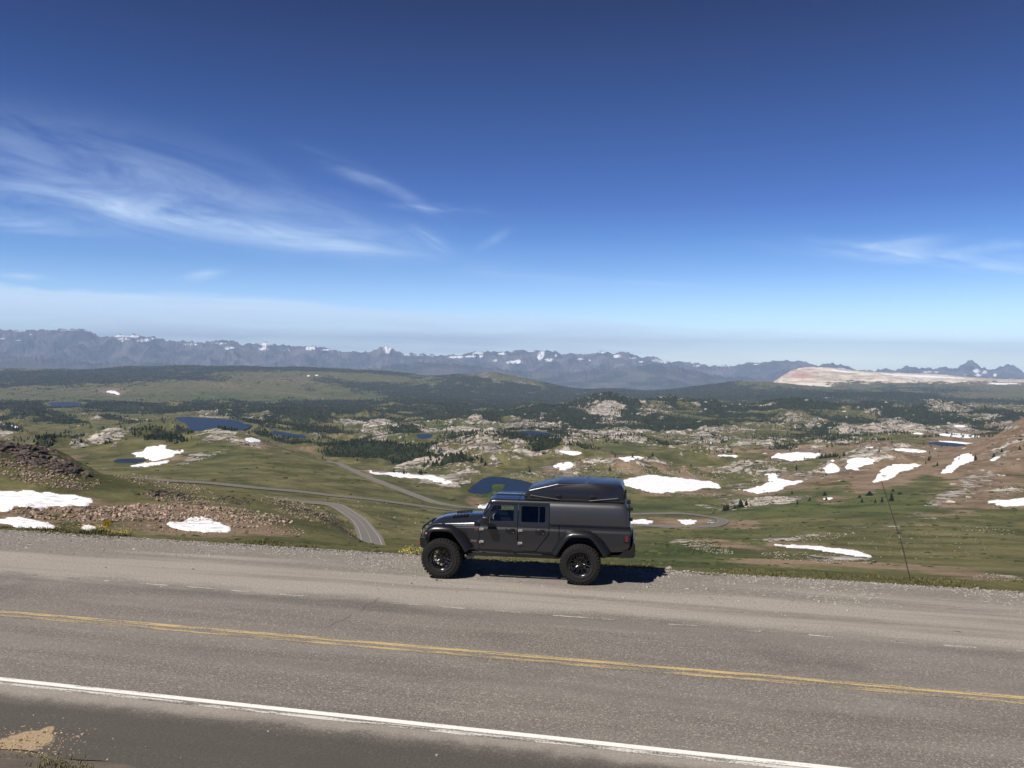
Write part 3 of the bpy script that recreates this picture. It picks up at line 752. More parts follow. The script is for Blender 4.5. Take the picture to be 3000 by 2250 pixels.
SNOWS = [
    ('large snowfield at the left edge of the boulder slope', 60, 240, [(-60, 1440), (0, 1440), (60, 1439), (120, 1442), (190, 1447), (240, 1452), (282, 1466), (272, 1475), (240, 1483), (180, 1482), (140, 1485), (125, 1496), (90, 1487), (35, 1491), (25, 1502), (-60, 1497)]),
    ('dirty snow tongue under the boulders, left of the yellow sign', 60, 240, [(-60, 1525), (0, 1525), (30, 1514), (80, 1517), (130, 1527), (165, 1540), (140, 1550), (90, 1550), (50, 1543), (0, 1534), (-60, 1534)]),
    ('scrap of snow just left of the yellow sign', 60, 240, [(238, 1542), (262, 1539), (283, 1545), (280, 1556), (255, 1557), (240, 1550)]),
    ('snow patch on the rubble between the yellow sign and the road bend', 60, 240, [(476, 1531), (515, 1528), (545, 1526), (556, 1517), (590, 1519), (622, 1525), (650, 1536), (690, 1552), (672, 1560), (600, 1562), (550, 1555), (505, 1546)]),
    ('bright snowfield above the small pond on the grass hill', 300, 1600, [(390, 1334), (418, 1320), (440, 1310), (470, 1304), (495, 1303), (488, 1312), (512, 1320), (536, 1319), (544, 1328), (512, 1334), (482, 1343), (440, 1351), (432, 1343), (402, 1338)]),
    ('thin snow sliver under the pond on the grass hill', 300, 1600, [(376, 1369), (420, 1356), (480, 1350), (506, 1352), (462, 1361), (402, 1369)]),
    ('snow patch under the rocky knob by the large lake', 300, 2200, [(711, 1285), (738, 1282), (768, 1288), (762, 1294), (736, 1298), (720, 1293)]),
    ('long snow ribbon beside the diagonal road', 300, 1600, [(1062, 1377), (1090, 1379), (1150, 1385), (1200, 1386), (1215, 1392), (1250, 1391), (1295, 1399), (1344, 1416), (1310, 1419), (1268, 1410), (1210, 1402), (1150, 1394), (1085, 1391)]),
    ('snow remnant by the brown bank in front of the pond', 300, 1600, [(1398, 1488), (1425, 1478), (1450, 1470), (1470, 1478), (1450, 1490), (1425, 1494)]),
    ('rounded snow patch above the truck roof, nearer of the two', 300, 3000, [(1621, 1368), (1638, 1357), (1665, 1355), (1687, 1360), (1676, 1371), (1650, 1379), (1630, 1377)]),
    ('oblong snow patch on dark hummocks above the truck', 300, 3000, [(1803, 1336), (1830, 1333), (1872, 1331), (1885, 1340), (1852, 1348), (1822, 1353), (1806, 1346)]),
    ('largest snowfield, right behind the rear of the truck', 300, 3000, [(1822, 1406), (1850, 1398), (1910, 1391), (1960, 1395), (2020, 1402), (2080, 1411), (2128, 1427), (2100, 1433), (2040, 1437), (1980, 1441), (1950, 1447), (1900, 1443), (1860, 1431), (1832, 1416)]),
    ('forked snowfield at the foot of the pinkish rocks', 300, 3000, [(2153, 1434), (2200, 1431), (2242, 1419), (2250, 1404), (2243, 1392), (2262, 1386), (2292, 1388), (2286, 1400), (2300, 1410), (2357, 1406), (2332, 1419), (2292, 1431), (2262, 1445), (2220, 1446), (2180, 1439)]),
    ('small triangular snow patch on the reddish slope', 300, 3000, [(2411, 1372), (2428, 1359), (2446, 1357), (2465, 1376), (2442, 1385), (2418, 1388)]),
    ('snow fleck above the small triangular patch', 300, 3000, [(2428, 1348), (2442, 1345), (2456, 1349), (2440, 1353)]),
    ('notched snow patch on the reddish slope, left of the wide one', 300, 3000, [(2472, 1378), (2490, 1360), (2484, 1347), (2512, 1341), (2572, 1343), (2552, 1361), (2520, 1374), (2495, 1377)]),
    ('wide curved snow patch on the orange slope above the leaning pole', 300, 3000, [(2548, 1412), (2575, 1390), (2595, 1365), (2622, 1355), (2704, 1357), (2685, 1371), (2642, 1383), (2602, 1406), (2570, 1412)]),
    ('long diagonal snow patch high on the orange slope', 300, 3000, [(2742, 1390), (2780, 1370), (2795, 1345), (2832, 1330), (2852, 1335), (2852, 1349), (2812, 1371), (2770, 1389)]),
    ('small snow streak near the right edge of the orange slope', 300, 3000, [(2896, 1349), (2925, 1334), (2934, 1338), (2912, 1351)]),
    ('flat snow patch by the right edge of the green slope', 300, 3000, [(2878, 1473), (2930, 1463), (3060, 1455), (3060, 1484), (2960, 1486), (2915, 1482)]),
    ('wide flat snowfield in front of the brown bench', 300, 3000, [(2252, 1338), (2290, 1328), (2330, 1325), (2402, 1326), (2414, 1332), (2372, 1343), (2330, 1351), (2298, 1349)]),
    ('narrow snow strip beside the little tarn', 300, 3000, [(2082, 1331), (2120, 1331), (2158, 1335), (2158, 1341), (2110, 1338)]),
    ('broad snowfield above the lake on the right', 800, 6000, [(2740, 1273), (2780, 1267), (2872, 1275), (2875, 1280), (2852, 1285), (2790, 1281)]),
    ('long snowbank along the far shore of the right-hand lake', 800, 6000, [(2738, 1290), (2800, 1292), (2898, 1304), (2892, 1309), (2830, 1303), (2760, 1295)]),
    ('tapering snow strip on the brown bench', 300, 6000, [(2598, 1316), (2650, 1312), (2724, 1320), (2702, 1329), (2650, 1323)]),
    ('thin snow line at the left end of the brown bench', 300, 6000, [(2518, 1310), (2545, 1308), (2592, 1313), (2560, 1314)]),
    ('short snow strip at the foot of the rocky hummock', 800, 6000, [(2665, 1268), (2700, 1267), (2710, 1272), (2675, 1273)]),
    ('snow strip under the dark pine band on the right', 800, 7000, [(2783, 1246), (2830, 1246), (2848, 1251), (2800, 1251)]),
    ('curving snow strip on the near green slope below the white stones', 30, 900, [(2255, 1596), (2270, 1591), (2300, 1595), (2420, 1600), (2500, 1610), (2572, 1630), (2540, 1638), (2480, 1623), (2400, 1613), (2330, 1606)]),
    ('snow remnant inside the hairpin, next to the truck bumper', 300, 1200, [(1840, 1522), (1900, 1519), (1922, 1525), (1890, 1535), (1845, 1537)]),
    ('snow remnant inside the hairpin, next to the white car', 300, 1200, [(1984, 1524), (2020, 1520), (2050, 1530), (2030, 1536), (2000, 1531)]),
    ('snow fan between pale slabs above the truck roof', 300, 6000, [(1630, 1318), (1650, 1322), (1690, 1321), (1712, 1328), (1680, 1336), (1650, 1328)]),
    ('tiny snow patch below the dark shrubs on the reddish slope', 300, 3000, [(2402, 1463), (2420, 1457), (2445, 1456), (2430, 1465)]),
    ('curved snow patch alone on the far left meadow', 4000, 14000, [(309, 1147), (325, 1142), (345, 1148), (353, 1153), (346, 1161), (338, 1154), (320, 1152)]),
    ('first of two bright snow flecks high on the far bench', 4000, 16000, [(896, 1101), (905, 1098), (912, 1101), (902, 1104)]),
    ('second of two bright snow flecks high on the far bench', 4000, 16000, [(918, 1099), (930, 1097), (936, 1100), (925, 1102)]),
    ('tiny snow strip between pines at the far left', 1000, 9000, [(28, 1243), (50, 1249), (57, 1251), (42, 1255), (34, 1249)]),
    ('small snow strip on the right-hand grass flats', 300, 6000, [(2052, 1298), (2075, 1295), (2092, 1297), (2075, 1301)]),
    ('upper snow fleck of the cluster under the crest line', 800, 9000, [(2464, 1204), (2480, 1203), (2479, 1207), (2466, 1207)]),
    ('lower snow fleck of the cluster under the crest line', 800, 9000, [(2476, 1221), (2482, 1219), (2484, 1225), (2477, 1225)]),
    ('snow scrap at the right end of the gravel edge', 25, 120, [(2980, 1731), (3010, 1726), (3040, 1734), (3005, 1739)]),
    ('snow strip on the long crest of the pale mountain, right half', 13000, 19000, [(2560, 1092), (2700, 1099), (2780, 1102), (2870, 1112), (2790, 1109), (2700, 1106), (2600, 1100)]),
    ('snow strip on the pale mountain just behind its cliff', 13000, 19000, [(2418, 1080), (2470, 1087), (2540, 1091), (2500, 1093), (2450, 1090)]),
    ('broad snow patch on the shoulder of the pale mountain', 13000, 19000, [(2880, 1120), (2950, 1122), (3000, 1121), (2960, 1127), (2900, 1126)]),
]

# meltwater and bare ground round the old snow
for lab, ya, yb, P_ in SNOWS:
    Pq = np.array(P_, float)
    x0, x1, y0, y1 = Pq[:, 0].min() - 50, Pq[:, 0].max() + 50, Pq[:, 1].min() - 30, Pq[:, 1].max() + 30
    if x1 - x0 < 140: continue
    mk = (PXG > x0) & (PXG < x1) & (PYG > y0) & (PYG < y1) & (YG > ya) & (YG < yb)
    js_, is2 = np.nonzero(mk)
    if not len(js_): continue
    d_ = poly_dist(PXG[js_, is2], PYG[js_, is2] * 2, Pq * np.array([1, 2.0]))
    bare[js_, is2] += .75 * np.exp(-np.clip(d_, 0, None) / 16) * (.7 + .6 * N2[js_, is2])
    rock[js_, is2] += .22 * np.exp(-np.clip(d_, 0, None) / 26)
    wood[js_, is2] *= sstep(2, 20, d_)

# ------------------------------------------------------------------ land cover, tree density
bt = butte * np.clip(sstep(2450, 2410, PXG + 60 * N2) + sstep(1126, 1112, PYG + 16 * N2 + 8 * N1), 0, 1)
wood *= 1 - butte * .55 * (PXG < 2440)
wood *= 1 - bt
wood = np.where(YG > 8500, np.clip(wood * 1.12, 0, 1.35), wood)
NW = fbm(XG, YG * .7, 160.0, 5, .62, 21.0)
woodn = -.14 * sstep(8000, 9500, YG) + np.clip(wood, 0, 1.0 + .35 * (YG > 8500)) + 0.85 * NW + 0.35 * fbm(XG, YG * .7, 55.0, 4, .6, 22.0) + 0.40 * N1 - 0.22 + sstep(1500, 2400, YG) * (1 - sstep(6500, 8000, YG)) * (.10 + .24 * sstep(1300, 1800, PXG))
rockn = np.clip(rock, 0, .95) * .78 + 0.42 * knob * np.clip(rock * 2, 0, 1) + 0.22 * N2 - 0.05
# generic mottling of the far benches
gen = sstep(1500, 3500, YG) * (1 - sstep(13500, 15000, YG))
rightish = sstep(1000, 1900, PXG)
rockn += gen * (.35 + .65 * rightish) * 0.25 * sstep(-0.1, 0.5, NB + N2 + .5 * knob)
rockn = np.clip(rockn, 0, 1.3)
# tan crest and pink band of the far butte
pink = butte * np.exp(-(((PXG - 2345) / 45) ** 2 + ((PYG - 1100) / 9) ** 2) ** 1.5)
cover = np.zeros((NY, NU, 4))
cover[..., 0] = np.clip(np.maximum(rockn, bt * 1.2), 0, 1)
cover[..., 1] = np.clip(bare + 0.22 * N1 + 0.16 * N2 + 0.05 - .14 * np.clip(lush, 0, 1), 0, 1)
cover[..., 2] = np.clip(sstep(0.35, 0.8, woodn) * 0.85 * sstep(480, 800, YG), 0, 1)
cover[..., 3] = np.clip(0.35 + 0.35 * lush + 0.2 * N1 - 0.0, 0, 1)
cover2 = np.zeros((NY, NU, 4))
cover2[..., 0] = np.clip(mound, 0, 1)
cover2[..., 1] = np.clip(pink, 0, 1)
cover2[..., 2] = np.clip(bt, 0, 1)
cover2[..., 3] = 1


def terrain_material():
    mt, t, b = new_mat('alpine_ground')
    P = t.node('ShaderNodeTexCoord').outputs['Object']
    c1 = t.node('ShaderNodeSeparateColor', ins={0: t.node('ShaderNodeVertexColor', layer_name='cover').outputs[0]})
    al = t.node('ShaderNodeVertexColor', layer_name='cover').outputs[1]
    c2 = t.node('ShaderNodeSeparateColor', ins={0: t.node('ShaderNodeVertexColor', layer_name='cover2').outputs[0]})
    rk, br, wd = c1.outputs
    mo, pk, bt_ = c2.outputs
    P2 = t.mapping(P, scale=(1.0, 0.62, 1.0))
    big = t.noise(P2, 0.0045, 8, 0.62)
    mid_ = t.noise(P2, 0.03, 9, 0.66)
    fin = t.noise(P, 0.9, 6, 0.65)
    big2 = t.noise(P2, 0.012, 6, 0.6, 1.0)
    # grass
    g1 = t.mix(t.mapr(mid_, .34, .66), (0.066, 0.068, 0.023), (0.200, 0.175, 0.080))
    g2 = t.mix(t.mapr(big2, .38, .62), (0.034, 0.055, 0.015), (0.118, 0.130, 0.044))
    lf = t.math('ADD', al, t.math('MULTIPLY', t.math('SUBTRACT', big, 0.5), 1.6))
    g = t.mix(t.mapr(lf, .30, .72), g1, g2)
    g = t.mix(t.mapr(fin, .3, .75), t.mix(0.45, g, (0.025, 0.028, 0.010)), g)
    # bare earth
    e = t.mix(t.mapr(mid_, .35, .65), (0.150, 0.104, 0.064), (0.285, 0.205, 0.135))
    e = t.mix(t.mapr(fin, .35, .7), t.mix(0.4, e, (0.06, 0.045, 0.032)), e)
    bf = t.math('ADD', br, t.math('MULTIPLY', t.math('SUBTRACT', mid_, 0.5), 1.5))
    bf = t.math('ADD', bf, t.math('MULTIPLY', t.math('SUBTRACT', fin, 0.5), 0.6))
    col = t.mix(t.mapr(bf, .34, .62), g, e)
    # rock, cut up by cracks and ledges
    v = t.voro(t.mapping(P, scale=(1, .55, 1)), 0.05, 'DISTANCE_TO_EDGE')
    led = t.noise(t.mapping(P, rot=(0, 0, R(-24)), scale=(0.25, 1.4, 2.2)), 0.055, 6, 0.7)
    rf = t.math('ADD', rk, t.math('MULTIPLY', t.math('SUBTRACT', t.noise(P2, 0.05, 10, 0.78, 0.5), 0.5), 3.6))
    rf = t.mapr(rf, .68, .76)
    rc = t.mix(t.mapr(led, .40, .58), (0.12, 0.105, 0.092), (0.51, 0.455, 0.385))
    rc = t.mix(t.mapr(t.noise(P, 0.02, 3), .45, .7), rc, (0.35, 0.305, 0.26))
    rc = t.mix(t.mapr(v, 0.0, 0.12, 0.45, 0.0), rc, (0.10, 0.085, 0.07))
    col = t.mix(rf, col, rc)
    # forest floor and krummholz
    wf = t.math('ADD', wd, t.math('MULTIPLY', t.math('SUBTRACT', t.noise(P2, 0.03, 9, 0.7), 0.5), 1.8))
    col = t.mix(t.mapr(wf, .45, .62), col, t.mix(mid_, (0.016, 0.022, 0.012), (0.036, 0.046, 0.024)))
    # far butte
    tan = t.mix(t.mapr(t.noise(t.mapping(P, scale=(.3, .3, 4.0)), 0.006, 6, .7), .4, .6), (0.42, 0.335, 0.25), (0.74, 0.64, 0.52))
    bs = t.noise(t.mapping(P, scale=(1, 1, 2.2)), 0.0055, 7, .72)
    tan = t.mix(t.math('MULTIPLY', t.mapr(bs, .60, .64), t.mapr(t.node('ShaderNodeSeparateXYZ', ins={0: P}).outputs[0], 5900.0, 6300.0)), tan, (0.86, 0.88, 0.92))
    tan = t.mix(t.mapr(t.noise(P, 0.004, 8, .7), .54, .62, 0, .55), tan, (0.20, 0.165, 0.13))
    col = t.mix(t.mapr(bt_, .35, .6), col, tan)
    col = t.mix(t.math('MULTIPLY', pk, .8), col, (0.40, 0.19, 0.17))
    # boulder slope on the near left: broken brown stone with soil between
    s1 = t.voro(P, 0.55, 'DISTANCE_TO_EDGE'); sc_ = t.voro(P, 0.55, 'F1', 1.0, 'Color')
    s2 = t.voro(P, 2.6, 'DISTANCE_TO_EDGE')
    scb = t.node('ShaderNodeSeparateColor', ins={0: sc_}).outputs[0]
    st = t.mix(scb, (0.090, 0.067, 0.054), (0.28, 0.21, 0.165))
    st = t.mix(t.mapr(t.math('ADD', t.noise(P, 0.09, 4), t.math('MULTIPLY', mo, .12)), .50, .66), st, t.mix(0.80, st, (0.040, 0.035, 0.032)))
    st = t.mix(t.mapr(s1, 0.0, 0.12, 0.85, 0.0), st, (0.02, 0.016, 0.013))
    st = t.mix(t.mapr(s2, 0.0, 0.08, 0.45, 0.0), st, (0.03, 0.024, 0.018))
    mf = t.math('ADD', mo, t.math('MULTIPLY', t.math('SUBTRACT', t.noise(P, 0.16, 8, 0.72), 0.5), 2.8))
    mf = t.mapr(mf, .68, .76)
    col = t.mix(mf, col, st)
    t.put(b.inputs['Base Color'], col)
    b.inputs['Roughness'].default_value = 0.95
    b.inputs['Specular IOR Level'].default_value = 0.15
    h = t.math('ADD', t.math('MULTIPLY', mid_, 2.2), t.math('ADD', t.math('MULTIPLY', fin, 0.25), t.math('MULTIPLY', rf, t.math('MULTIPLY', led, 3.5))))
    h = t.math('ADD', h, t.math('MULTIPLY', mf, t.math('MULTIPLY', t.math('MINIMUM', s1, 0.3), 1.6)))
    t.put(b.inputs['Normal'], t.bump(h, 0.9, 1.0))
    return mt


M_GROUND = terrain_material()
ii = np.arange(NY - 1)[:, None] * NU + np.arange(NU - 1)[None, :]
quads = np.stack([ii, ii + 1, ii + NU + 1, ii + NU], -1).reshape(-1, 4)
terr = np_mesh('ground', np.stack([XG, YG, Z], -1).reshape(-1, 3), quads, M_GROUND, smooth=True,
               attrs={'cover': cover.reshape(-1, 4), 'cover2': cover2.reshape(-1, 4)})
tag(terr, 'rolling alpine valley of grass, pale rock and bare earth', kind='structure')

# the plain that carries the land out to and past the mountains
xs = np.linspace(-60000, 60000, 40); ys = np.array([-60, 4.0, 9, 9.8, 9000, 18000, 26000, 40000, 60000, 70000.])
gx, gy = np.meshgrid(xs, ys)
gz = np.where(gy < 9.5, -1.2, -1300.0 + 0 * gx)
ii = np.arange(len(ys) - 1)[:, None] * len(xs) + np.arange(len(xs) - 1)[None, :]
q2 = np.stack([ii, ii + 1, ii + len(xs) + 1, ii + len(xs)], -1).reshape(-1, 4)
M_PLAIN = simple_mat('far_plain', (0.06, 0.075, 0.04), 0.95, noise=.3, nscale=.0005)
tag(np_mesh('terrain', np.stack([gx, gy, gz], -1).reshape(-1, 3), q2, M_PLAIN), 'low land beneath and beyond the valley', kind='structure')

# ------------------------------------------------------------------ far mountain ranges
SKY_MAIN = [(-800, 975), (-300, 962), (0, 968), (60, 967), (140, 969), (210, 964), (255, 966), (290, 986), (310, 985), (330, 983), (360, 981), (395, 981), (430, 989), (450, 986), (490, 998), (530, 1001), (560, 1000), (600, 1001), (640, 999), (690, 1000), (700, 1008), (740, 1007), (765, 1008), (780, 1001), (800, 1010), (850, 1014), (890, 1018), (920, 1013), (960, 1024), (1000, 1026), (1040, 1032), (1070, 1033), (1100, 1026), (1135, 1013), (1165, 1027), (1190, 1034), (1230, 1038), (1290, 1041), (1330, 1040), (1390, 1032), (1430, 1031), (1480, 1030), (1500, 1029), (1536, 1023), (1550, 1029), (1590, 1027), (1630, 1031), (1645, 1042), (1665, 1037), (1690, 1035), (1740, 1036), (1765, 1029), (1800, 1037), (1820, 1031), (1850, 1035), (1880, 1047), (1920, 1048), (1950, 1057), (2000, 1062), (2050, 1068), (2100, 1072), (2150, 1072), (2200, 1064), (2240, 1061), (2300, 1058), (2352, 1057), (2385, 1073), (2400, 1070), (2440, 1065), (2480, 1074), (2510, 1086), (2560, 1086), (2590, 1080), (2620, 1087), (2660, 1074), (2690, 1078), (2740, 1079), (2770, 1075), (2800, 1081), (2820, 1070), (2838, 1058), (2846, 1056), (2860, 1066), (2880, 1078), (2900, 1086), (2930, 1076), (2955, 1071), (2975, 1074), (3000, 1089), (3100, 1085), (3300, 1060), (3800, 1080)]
SKY_FOOT = [(-800, 1060), (0, 1040), (150, 1052), (300, 1066), (420, 1060), (470, 1048), (520, 1070), (700, 1075), (900, 1078), (1100, 1080), (1150, 1066), (1250, 1064), (1350, 1068), (1450, 1080), (1550, 1090), (1660, 1092), (1740, 1085), (1830, 1080), (1900, 1070), (1960, 1069), (2010, 1082), (2100, 1100), (2200, 1108), (2300, 1105), (2600, 1105), (3000, 1110), (3800, 1110)]


def mountain_material(name, base, dark, snowy):
    mt, t, b = new_mat(name)
    P = t.node('ShaderNodeTexCoord').outputs['Object']
    sn = t.node('ShaderNodeVertexColor', layer_name='snow').outputs[0]
    sn = t.node('ShaderNodeSeparateColor', ins={0: sn}).outputs[0]
    n1 = t.noise(P, 0.0009, 8, .6)
    col = t.mix(t.mapr(n1, .4, .62), dark, base)
    if snowy:
        n = t.noise(t.mapping(P, scale=(1, .6, 1.4)), 0.0090, 8, .72, .6)
        f = t.math('ADD', sn, t.math('MULTIPLY', t.math('SUBTRACT', n, .5), 1.7))
        col = t.mix(t.mapr(f, .55, .66), col, (0.90, 0.91, 0.93))
    t.put(b.inputs['Base Color'], col)
    b.inputs['Roughness'].default_value = 0.95
    b.inputs['Specular IOR Level'].default_value = 0.1
    return mt


def mountain_range(name, label, sky, ya, yc, yb, base_y, rel, mat, seed, nu=1500, ny=130, snow_spots=()):
    pts = np.array(sky, float)
    uu, ss = ray(pts[:, 0], pts[:, 1])
    U = np.linspace(-0.85, 0.85, nu)
    crest = np.interp(U, uu, ss)
    crn = -(fbm(U * 1000, U * 0 + seed, 9.0, 4, .6, seed, ridged=True) * .0026 + fbm(U * 1000, U * 0 + seed, 3.0, 3, .6, seed + 1) * .0014)
    rs = np.random.RandomState(seed)
    Yr = np.linspace(ya, yb, ny)
    UGm, YGm = np.meshgrid(U, Yr)
    XGm = UGm * YGm
    top = H - crest[None, :] * yc + 0 * YGm
    crest = crest[None, :]             # crest height at its distance
    warp = fbm(XGm, YGm, 6000, 4, .5, seed) * 0.12
    t = (YGm - ya) / (yc - ya) + warp * sstep(ya, ya + 1500, YGm) * sstep(yc, yc - 1800, YGm)
    rise = np.clip(t, 0, 1)
    prof = rise ** 1.35
    fall = np.clip(1 - (YGm - yc) / (yb - yc), 0, 1)
    _, sb = ray(1500, base_y)
    zb = H - sb * ya
    rid = fbm(XGm + seed * 999, YGm * 0.8, 3200, 7, .56, seed + .3, ridged=True)
    rid2 = fbm(XGm + seed * 333, YGm, 1300, 5, .55, seed + .7, ridged=True)
    hh = np.where(YGm <= yc, prof, fall)
    mod = sstep(0, .35, rise) * sstep(yc, yc - 900, YGm)
    Zm = zb + (top - zb) * hh + rel * (rid * 0.9 + rid2 * 0.35 - 0.3) * mod
    # nothing in front may rise over the crest line seen from the road
    jag = np.where(YGm <= yc, rise, fall) ** 7
    Zm = Zm - crn[None, :] * yc * jag
    slope_c = H - (crest + crn[None, :] * jag + 0.0003 + 0.012 * (1 - rise)) * YGm
    Zm = np.where(YGm < yc, np.minimum(Zm, slope_c), Zm)
    snow = np.zeros((ny, nu, 4)); snow[..., 3] = 1
    PX, PY = project(np.stack([XGm, YGm, Zm], -1))
    sn = np.zeros_like(Zm)
    if snow_spots: sn += (.22 + .16 * fbm(XGm, YGm, 2500, 3, .5, 4.0)) * np.exp(-np.abs((YGm - yc + 900) / 1100)) * sstep(150, 400, PX) * sstep(2300, 2000, PX) + .06
    for cx, cy, rx, ry, a in snow_spots:
        sn += a * np.exp(-(((PX - cx) / rx) ** 2 + ((PY - cy) / ry) ** 2))
    snow[..., 0] = np.clip(sn, 0, 1)
    ii = np.arange(ny - 1)[:, None] * nu + np.arange(nu - 1)[None, :]
    q = np.stack([ii, ii + 1, ii + nu + 1, ii + nu], -1).reshape(-1, 4)
    return tag(np_mesh(name, np.stack([XGm, YGm, Zm], -1).reshape(-1, 3), q, mat, smooth=False, attrs={'snow': snow.reshape(-1, 4)}), label, kind='structure')


M_MTN = mountain_material('mountain_rock', (0.145, 0.132, 0.125), (0.040, 0.043, 0.045), True)
M_FOOT = mountain_material('foothill_wood', (0.10, 0.095, 0.085), (0.030, 0.040, 0.036), False)
SN = [(60, 971, 60, 3, .6), (190, 967, 60, 3, .6), (265, 968, 16, 4, .9), (5, 992, 12, 3, .9), (50, 997, 20, 3, .7), (90, 979, 4, 3, .9), (350, 984, 30, 4, .7), (360, 994, 24, 5, .8),
      (420, 998, 24, 6, .8), (395, 985, 20, 4, .7), (455, 991, 20, 3, .5), (560, 1009, 30, 4, .6), (640, 1006, 30, 4, .5), (670, 1020, 20, 6, .7), (780, 1008, 20, 5, .9), (775, 1022, 16, 6, .7), (840, 1026, 18, 3, .7),
      (905, 1020, 12, 6, .9), (920, 1018, 4, 6, .8), (955, 1025, 14, 3, .7), (1135, 1018, 14, 6, .7), (1136, 1030, 8, 9, .8), (1190, 1040, 20, 3, .6), (1230, 1040, 16, 2.5, .6), (1265, 1042, 12, 2.5, .6),
      (1340, 1046, 28, 3, 1.0), (1380, 1044, 14, 3, .9), (1400, 1034, 20, 3, .8), (1410, 1044, 8, 5, .7), (1450, 1056, 8, 4, .9), (1470, 1036, 14, 4, .8), (1490, 1061, 10, 5, .7), (1515, 1060, 18, 6, 1.0), (1555, 1029, 14, 3, .8),
      (1588, 1036, 10, 8, 1.1), (1580, 1050, 10, 7, .9), (1610, 1055, 14, 6, .9), (1628, 1042, 5, 5, .8), (1637, 1056, 5, 5, .7), (1700, 1052, 18, 4, .8), (1730, 1054, 12, 4, .7), (1765, 1032, 14, 3, .7), (1808, 1043, 12, 4, 1.0), (1750, 1066, 20, 5, .5),
      (1850, 1050, 30, 4, .6), (1880, 1060, 14, 4, .7), (1830, 1068, 24, 6, .55), (1920, 1056, 12, 6, .7), (1945, 1060, 16, 5, .7), (2040, 1071, 16, 2, .7), (2115, 1072, 20, 2, .9), (2215, 1067, 14, 2.5, .7),
      (2465, 1082, 16, 5, .9), (2715, 1089, 20, 4, .8), (2745, 1090, 10, 3, .6), (2860, 1086, 12, 8, 1.0), (2885, 1090, 10, 7, .9), (2825, 1098, 10, 6, .7), (2865, 1100, 16, 4, .8), (2915, 1098, 8, 8, .8), (2950, 1100, 14, 5, .6)]
mountain_range('mountains', 'blue snow-streaked mountain range along the horizon', SKY_MAIN, 31000, 40000, 46000, 1128, 820, M_MTN, 3, snow_spots=SN)
mountain_range('foothills', 'dark hazy foothills in front of the snowy mountains', SKY_FOOT, 22000, 28500, 31500, 1175, 200, M_FOOT, 8)
# ------------------------------------------------------------------ water
def water_material():
    mt, t, b = new_mat('lake_water')
    P = t.node('ShaderNodeTexCoord').outputs['Object']
    n = t.noise(t.mapping(P, scale=(1, .3, 1)), 0.03, 5, .6)
    t.put(b.inputs['Base Color'], t.mix(n, (0.004, 0.009, 0.024), (0.008, 0.016, 0.036)))
    b.inputs['Roughness'].default_value = 0.35
    b.inputs['IOR'].default_value = 1.33
    b.inputs['Specular IOR Level'].default_value = 0.07
    w = t.noise(t.mapping(P, scale=(1, 2.2, 1)), 0.5, 4, .6)
    t.put(b.inputs['Normal'], t.bump(w, 0.5, 0.35))
    return mt


M_WATER = water_material()


def tri_fill(W, zf, step=None):
    """fill a 2-D outline with triangles -> verts, faces"""
    n = len(W)
    pts = [Vector((p[0], p[1])) for p in W]
    edges = [(i, (i + 1) % n) for i in range(n)]
    v, e, f, *_ = delaunay_2d_cdt(pts, edges, [], 1, 1e-4)
    v = np.array([[a.x, a.y] for a in v])
    f = np.array([q for q in f if len(q) == 3])
    return v, f


for lab, W, zl in lake_polys:
    v, f = tri_fill(W, None)
    c = v.mean(0)
    # push outline a little under the bank so that no gap shows
    verts = np.column_stack([v, np.full(len(v), zl)])
    if verts[f[0]][:, 2].ptp if False else False: pass
    # faces up
    a, b, cc = verts[f[:, 0]], verts[f[:, 1]], verts[f[:, 2]]
    flip = np.cross(b - a, cc - a)[:, 2] < 0
    f[flip] = f[flip][:, ::-1]
    tag(np_mesh('lake', verts, f, M_WATER), lab, kind='structure')


# ------------------------------------------------------------------ snow
def snow_material():
    mt, t, b = new_mat('old_snow')
    P = t.node('ShaderNodeTexCoord').outputs['Object']
    n = t.noise(P, 0.35, 7, .65)
    c = t.mix(t.mapr(n, .30, .52), (0.46, 0.44, 0.43), (0.88, 0.87, 0.88))
    sp = t.voro(P, 1.6)
    c = t.mix(t.mapr(t.math('ADD', sp, t.math('MULTIPLY', t.noise(P, .2, 3), .35)), 0.13, 0.22, 0.55, 0.0), c, (0.28, 0.20, 0.15))
    t.put(b.inputs['Base Color'], c)
    b.inputs['Roughness'].default_value = 0.7
    t.put(b.inputs['Normal'], t.bump(n, .5, .5))
    return mt


